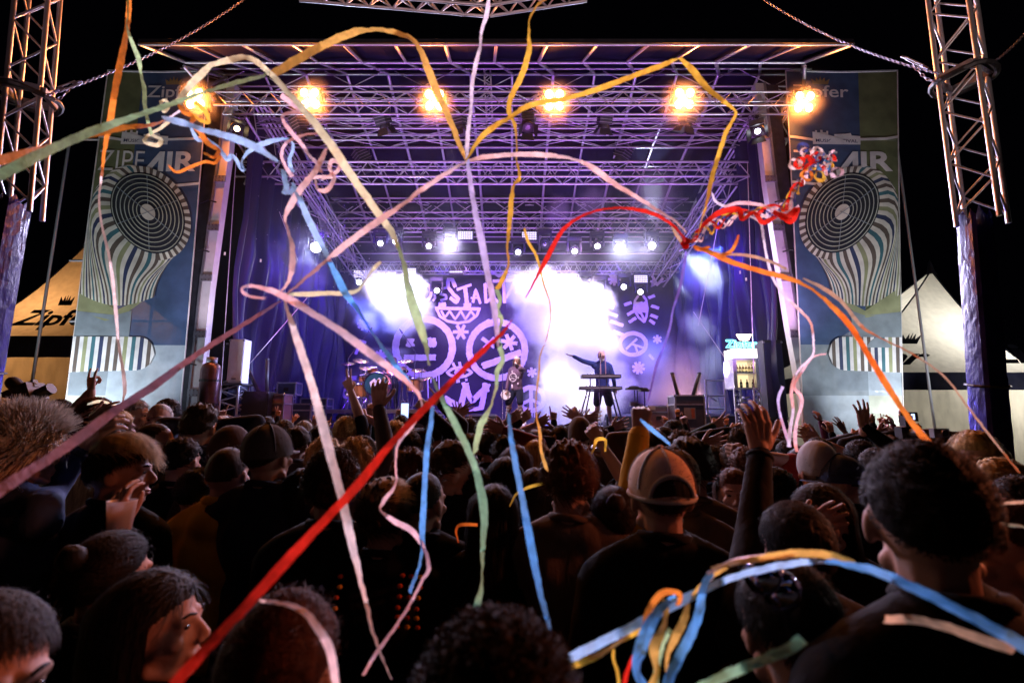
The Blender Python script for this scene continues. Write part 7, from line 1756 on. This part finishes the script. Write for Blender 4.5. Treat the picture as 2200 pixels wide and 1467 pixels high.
st_([(1004, 345, 10), (1012, 400, 16), (1022, 460, 18), (1035, 520, 20), (1048, 590, 20), (1060, 650, 18), (1066, 700, 14), (1070, 745, 7)], 'lilac', 'pale lilac streamer hanging below the central knot', 1.25)
st_([(1182, -8, 4), (1155, 12, 8), (1138, 42, 5), (1137, 75, 8), (1136, 110, 16), (1122, 160, 20), (1102, 200, 18), (1093, 235, 14), (1105, 268, 10), (1110, 300, 5), (1110, 345, 5), (1116, 380, 10), (1103, 402, 8), (1098, 440, 16), (1094, 490, 14), (1090, 530, 7), (1092, 570, 6), (1080, 600, 14), (1066, 622, 12)], 'yellow', 'golden wavy streamer hanging right of the top centre', 1.4)
st_([(1066, 622, 12), (1075, 645, 14), (1068, 665, 14), (1078, 690, 12), (1070, 715, 6), (1072, 740, 14), (1080, 770, 14), (1068, 800, 16), (1066, 830, 10), (1055, 870, 6), (1040, 900, 18), (1032, 915, 18), (1022, 960, 16), (1018, 975, 6)], 'green', 'green knotted streamer twisting down in front of the right painted face', 1.35)
st_([(1001, 346, 5), (1030, 300, 14), (1062, 272, 16), (1100, 250, 12), (1125, 232, 16), (1165, 220, 14), (1215, 212, 14), (1290, 190, 16), (1370, 160, 16), (1430, 138, 14), (1455, 126, 8)], 'yellow', 'golden streamer rising right from the central knot past the fourth blinder', 1.3)
st_([(1460, 124, 8), (1485, 148, 18), (1515, 185, 16), (1550, 215, 14), (1580, 242, 8), (1560, 285, 12), (1545, 330, 14), (1530, 380, 14), (1522, 420, 10), (1512, 465, 3)], 'yellow', 'golden streamer bent over the fifth blinder and hanging down', 1.35)
st_([(1512, 450, 3), (1506, 480, 3), (1500, 505, 2)], 'gold', 'thread thin end of the golden streamer above the braid', 1.4)
st_([(1003, 347, 6), (1040, 338, 14), (1110, 332, 14), (1180, 334, 14), (1235, 343, 8), (1275, 362, 16), (1320, 395, 16), (1370, 425, 12), (1410, 450, 8), (1450, 475, 7), (1475, 500, 4)], 'salmon', 'salmon streamer arching right from the central knot to the braid', 1.35)
st_([(1098, 690, 4), (1080, 715, 14), (1050, 742, 18), (1000, 790, 22), (950, 840, 24), (890, 900, 26), (830, 965, 28), (770, 1040, 32), (700, 1115, 34), (620, 1200, 36), (530, 1300, 36), (450, 1385, 38), (370, 1475, 40)], 'red', 'broad red streamer running to the bottom left', 1.2, .62)
st_([(1130, 640, 2), (1148, 605, 8), (1175, 555, 14), (1205, 500, 14), (1240, 470, 8), (1285, 452, 7), (1340, 447, 8), (1400, 458, 12), (1440, 480, 9), (1465, 505, 6), (1472, 520, 6)], 'red', 'red streamer arching left from the braid over the smoke', 1.4)
st_([(1440, 478, 5), (1452, 502, 10), (1464, 520, 8)], 'tan', 'short tan flap by the braid knot', 1.45)
st_([(1490, 528, 8), (1530, 545, 14), (1580, 566, 16), (1640, 584, 16), (1700, 600, 14), (1745, 622, 8), (1790, 660, 14), (1830, 705, 16), (1870, 770, 16), (1910, 835, 17), (1950, 895, 16), (1990, 945, 18), (2025, 975, 16)], 'orange', 'long orange streamer falling right across the right banner', 1.4, 1.2)
st_([(1500, 532, 8), (1545, 545, 9), (1600, 548, 9), (1650, 560, 10), (1690, 578, 6)], 'tan', 'pale orange streamer forking above the long orange one', 1.4)
st_([(1545, 552, 9), (1570, 540, 10), (1582, 520, 10), (1586, 505, 6)], 'orange', 'short orange end flicking up right of the braid', 1.4)
st_([(1490, 530, 6), (1505, 536, 12), (1525, 530, 8)], 'orange', 'tiny orange fold at the braid knot', 1.38)
st_([(1725, 598, 4), (1770, 620, 12), (1810, 650, 9), (1850, 700, 10), (1890, 725, 4), (1960, 760, 4), (2030, 810, 5), (2080, 875, 5), (2130, 940, 5), (2190, 1015, 4)], 'tan', 'thin brown streamer running down to the right edge', 1.45, 1.3)
st_([(929, 872, 10), (926, 910, 14), (918, 960, 14), (913, 1030, 15), (910, 1090, 16), (907, 1140, 15), (908, 1175, 12), (902, 1210, 8), (892, 1240, 9), (880, 1272, 10)], 'blue', 'light blue streamer hanging straight over the middle of the crowd', 1.2)
st_([(1093, 888, 8), (1097, 930, 12), (1108, 1000, 16), (1122, 1070, 18), (1135, 1140, 20), (1150, 1220, 20), (1165, 1290, 16), (1182, 1350, 10), (1194, 1405, 5)], 'blue', 'blue streamer running down right of the middle', 1.15, .95)
st_([(1375, 900, 6), (1395, 918, 12), (1420, 938, 10), (1440, 955, 8)], 'blue', 'short blue streamer end at the clasped fist', 1.5)
st_([(1190, 1432, 22), (1250, 1400, 22), (1330, 1360, 24), (1410, 1318, 22), (1480, 1282, 22), (1560, 1245, 18), (1640, 1222, 16), (1720, 1208, 16), (1780, 1205, 12)], 'sky', 'pale blue streamer slanting up across the lower right', .85)
st_([(1195, 1438, 12), (1240, 1425, 18), (1290, 1405, 14), (1320, 1385, 8), (1350, 1365, 14), (1380, 1352, 12)], 'yellow', 'yellow streamer under the pale blue one at the bottom', .85)
st_([(1318, 1392, 6), (1318, 1415, 8), (1326, 1440, 8), (1330, 1472, 7)], 'yellow', 'narrow yellow tail hanging at the bottom', .85)
st_([(1560, 1215, 14), (1520, 1245, 14), (1495, 1275, 14), (1480, 1290, 8), (1470, 1330, 18), (1450, 1370, 20), (1432, 1420, 10), (1440, 1475, 14)], 'gold', 'olive gold streamer folded into the bundle at the lower right', .85)
st_([(1380, 1360, 10), (1390, 1318, 14), (1415, 1280, 16), (1440, 1270, 14), (1462, 1278, 14), (1455, 1300, 10)], 'orange', 'orange loop on top of the streamer bundle', .84)
st_([(1452, 1282, 14), (1425, 1300, 18), (1395, 1345, 30), (1375, 1395, 30), (1368, 1440, 20), (1385, 1480, 24)], 'blue', 'vivid blue streamer hanging in the bundle, left strand', .82)
st_([(1430, 1290, 14), (1428, 1340, 12), (1405, 1390, 26), (1412, 1440, 16), (1395, 1478, 24)], 'gold', 'golden strand in the middle of the bundle', .83)
st_([(1528, 1228, 14), (1510, 1265, 18), (1505, 1300, 22), (1490, 1350, 26), (1465, 1400, 26), (1440, 1450, 24), (1430, 1480, 22)], 'blue', 'vivid blue streamer hanging in the bundle, right strand', .82)
st_([(1440, 1350, 12), (1425, 1385, 10), (1412, 1430, 16), (1408, 1480, 14)], 'green', 'dark green strand inside the bundle', .84)
st_([(1385, 1370, 8), (1360, 1410, 8), (1345, 1450, 10), (1340, 1480, 12)], 'red', 'dark red strand at the left of the bundle', .84)
st_([(1530, 1222, 12), (1580, 1208, 14), (1650, 1196, 16), (1710, 1188, 20), (1780, 1192, 22), (1840, 1212, 16)], 'gold', 'golden streamer arching over the lower right', .8)
st_([(1520, 1232, 9), (1580, 1204, 11), (1660, 1192, 12), (1700, 1184, 6)], 'pink', 'pinkish edge streamer running above the golden arch', .81)
st_([(1775, 1205, 10), (1830, 1214, 16), (1890, 1230, 22), (1960, 1260, 28), (2040, 1300, 30), (2120, 1342, 30), (2210, 1392, 34)], 'blue', 'deep blue streamer running to the lower right edge', .75, .6)
st_([(1500, 1478, 18), (1560, 1450, 22), (1630, 1420, 26), (1690, 1395, 28), (1725, 1372, 26)], 'mint', 'pale green streamer end at the bottom right', .7)
st_([(1900, 1330, 16), (1960, 1330, 22), (2030, 1345, 24), (2100, 1370, 24), (2180, 1395, 24)], 'tan', 'dim brown streamer blurred at the lower right edge', .7)
st_([(1530, 415, 5), (1540, 435, 8), (1575, 450, 8), (1612, 465, 7), (1634, 480, 7), (1640, 510, 7), (1648, 555, 7), (1662, 600, 8), (1690, 640, 8), (1720, 668, 9), (1742, 695, 6), (1748, 740, 6), (1745, 765, 6), (1720, 790, 6), (1705, 815, 7), (1700, 845, 8), (1704, 880, 8), (1698, 920, 9), (1694, 960, 8)], 'white', 'thin white streamer wandering down beside the right mast', 1.7)
st_([(1775, 760, 4), (1745, 768, 6), (1722, 800, 7), (1706, 830, 8), (1720, 850, 9), (1722, 870, 9), (1712, 905, 8), (1708, 940, 9), (1712, 970, 8)], 'pink', 'pinkish streamer twisting beside the white one', 1.72)
st_([(1698, 960, 8), (1680, 905, 7), (1672, 860, 7), (1682, 830, 8)], 'lilac', 'lilac streamer loop by the wrist of the big raised hand', 1.75)
st_([(1474, 540, 8), (1468, 580, 9), (1460, 620, 8), (1446, 665, 6), (1440, 700, 6), (1428, 740, 8), (1412, 780, 9), (1402, 820, 6), (1392, 862, 4)], 'violet', 'dusky violet streamer hanging below the braid', 1.5)
st_([(1126, 490, 6), (1135, 520, 9), (1150, 545, 9), (1160, 575, 6), (1168, 610, 7), (1181, 650, 4), (1182, 690, 4), (1172, 735, 3)], 'yellow', 'thin golden streamer in front of the white smoke', 1.6)
st_([(1170, 740, 3), (1160, 765, 4), (1158, 800, 6), (1152, 850, 4), (1152, 890, 4), (1160, 930, 8), (1162, 965, 9), (1172, 1000, 10), (1178, 1012, 4)], 'gold', 'thin golden streamer hanging left of the keyboards into the crowd', 1.6)
st_([(1095, 1088, 3), (1110, 1060, 7), (1140, 1045, 8), (1180, 1036, 8)], 'yellow', 'short yellow streamer left of the reddish short hair', 1.9)
st_([(985, 1165, 3), (980, 1140, 6), (990, 1127, 8), (1026, 1127, 8)], 'orange', 'small orange angle streamer in the dark middle', 1.8)
st_([(1262, 995, 4), (1275, 965, 6), (1282, 945, 10), (1300, 945, 9), (1300, 970, 6)], 'yellow', 'yellow streamer tied round the bare red-lit wrist', 2.6)
st_([(188, 868, 6), (215, 862, 8), (240, 868, 5), (255, 872, 4)], 'lime', 'yellow-green streamer held before the left banner', 3.2)
st_([(2120, 1120, 8), (2150, 1085, 9), (2200, 1078, 8)], 'tan', 'yellowish streamer curve over the red-lit stubble', 1.15)
st_([(2200, 1130, 8), (2150, 1125, 10), (2118, 1118, 12), (2125, 1100, 6)], 'lime', 'olive streamer end at the right edge', 1.15)
st_([(560, 1290, 6), (610, 1296, 10), (655, 1315, 16), (690, 1360, 18), (710, 1400, 20), (722, 1470, 20)], 'salmon', 'streamer lying across the round short haired head', .74)
# the braid from the knot to the upper right
spine = [(1478, 522), (1510, 500), (1545, 480), (1590, 462), (1640, 455), (1680, 452), (1705, 420), (1725, 385), (1745, 358), (1775, 362), (1790, 340)]
for k, (col, ph, amp, w_, lab) in enumerate((('red', 0, 9, 11, 'red strand of the braid on the right'), ('yellow', 1.6, 10, 7, 'yellow strand of the braid on the right'), ('navy', 3.1, 9, 7, 'dark blue strand of the braid on the right'), ('pink', 4.4, 11, 7, 'pink strand of the braid on the right'), ('cream', 5.4, 8, 6, 'cream strand of the braid on the right'))):
    P = catmull([(a, b) for a, b in spine], 7); pts = []
    for i, (a, b) in enumerate(P):
        t = i * .55 + ph; g = min(1, i / 8); pts.append((a + amp * .5 * math.cos(t) * g, b + amp * (1.2 + .5 * math.sin(i * .2)) * math.sin(t) * g + (k - 2) * 2 * g, w_ * (.45 + .55 * abs(math.sin(t * .7)))))
    streamer(pts, col, lab, 1.5, 1.5, n=3, w=w_ * 1.5 / F)
st_([(1660, 455, 10), (1690, 465, 18), (1712, 450, 18), (1700, 475, 16), (1672, 462, 10)], 'red', 'red bulging loop in the braid beside the right mast', 1.45)
st_([(1555, 445, 8), (1590, 436, 12), (1640, 442, 8), (1680, 458, 8), (1716, 444, 9)], 'pink', 'pink ribbon running above the braid', 1.48)
st_([(1495, 500, 8), (1540, 460, 16), (1585, 450, 16), (1595, 470, 14), (1620, 458, 12), (1640, 478, 14), (1665, 465, 12)], 'red', 'zigzag red ribbon on top of the braid', 1.46)
TUFT = [(1738, 322, 'navy', 'dark blue tuft topmost'), (1728, 348, 'red', 'red tuft upper left'), (1772, 348, 'navy', 'dark blue tuft on the right'), (1712, 356, 'cream', 'cream tuft leftmost'), (1786, 372, 'pink', 'pink tuft lowest right'), (1752, 378, 'yellow', 'yellow tuft lowest'), (1760, 335, 'red', 'red tuft in the middle'),
        (1745, 352, 'red', 'small red fold at the heart'), (1722, 338, 'salmon', 'salmon end upper left'), (1780, 358, 'cream', 'cream end on the right'), (1735, 365, 'orange', 'orange fold lower left'), (1765, 366, 'blue', 'blue fold lower right'), (1750, 318, 'cream', 'cream tip near the top')]
for j, (a, b, col, lab) in enumerate(TUFT):
    rs = random.Random(j); pts = [(a, b, 7)]; x, y = a, b; an = rs.uniform(0, 6.28)
    for k in range(7): an += rs.uniform(.5, 1.3) * (1 if j % 2 else -1); x += 9 * math.cos(an); y += 9 * math.sin(an); pts.append((x, y, rs.choice((2, 5, 9, 11))))
    st_(pts, col, lab + ' of the tangle on the right banner', 1.45, 1.42, n=5)
# knots
def knot(px, py, d, r, m, label):
    c = at(px, py, d); mb = MB(); rs = random.Random(px)
    for k in range(5): mb.ell(c + Vector((rs.uniform(-1, 1), rs.uniform(-1, 1), rs.uniform(-1, 1))) * r * .5, (r * .7, r * .6, r * .6), 10, 7)
    tag(mb.build('streamer_knot', SM[m], None, True), label, 'knot', 'knots where streamers meet')
knot(1472, 522, 1.5, .017, 'red', 'red and dark knot at the left end of the braid'); knot(1003, 346, 1.35, .007, 'violet', 'small knot in the centre where five streamers meet'); knot(583, 161, 1.3, .009, 'green', 'greenish knot in the upper left'); knot(1068, 742, 1.3, .010, 'navy', 'dark knot above the red streamer end'); knot(706, 557, 1.22, .006, 'salmon', 'small knot by the flaring lamp'); knot(612, 637, 1.2, .008, 'salmon', 'small knot at the pink loop')
# water drops and paper flecks glittering round the flaring lamp
rs = random.Random(4); mb = MB()
for k in range(260):
    a = rs.uniform(0, 6.28); r = abs(rs.gauss(0, 1)) * 60; c = at(690 + r * math.cos(a), 510 + r * math.sin(a) * .8, 11.8 + rs.uniform(-.8, .8)); q = rs.uniform(.004, .010); mb.ell(c, (q, q, q), 4, 3)
tag(mb.build('confetti_flecks', M['white']), 'tiny bright flecks floating around the flaring lamp', kind='stuff')
for k, (px, py) in enumerate(((483, 545), (1550, 555), (1590, 585), (1603, 600), (560, 560), (1330, 940))):
    c = at(px, py, 6); tag(MB().box(c, (.02, .006, .04), rz=k).build('confetti_flake', SM['white']), ['paper flake by the left mast', 'paper flake over the right drape, upper', 'paper flake over the right drape, middle', 'paper flake over the right drape, lower', 'paper flake on the left drape', 'paper flake over the crowd right'][k], 'confetti')
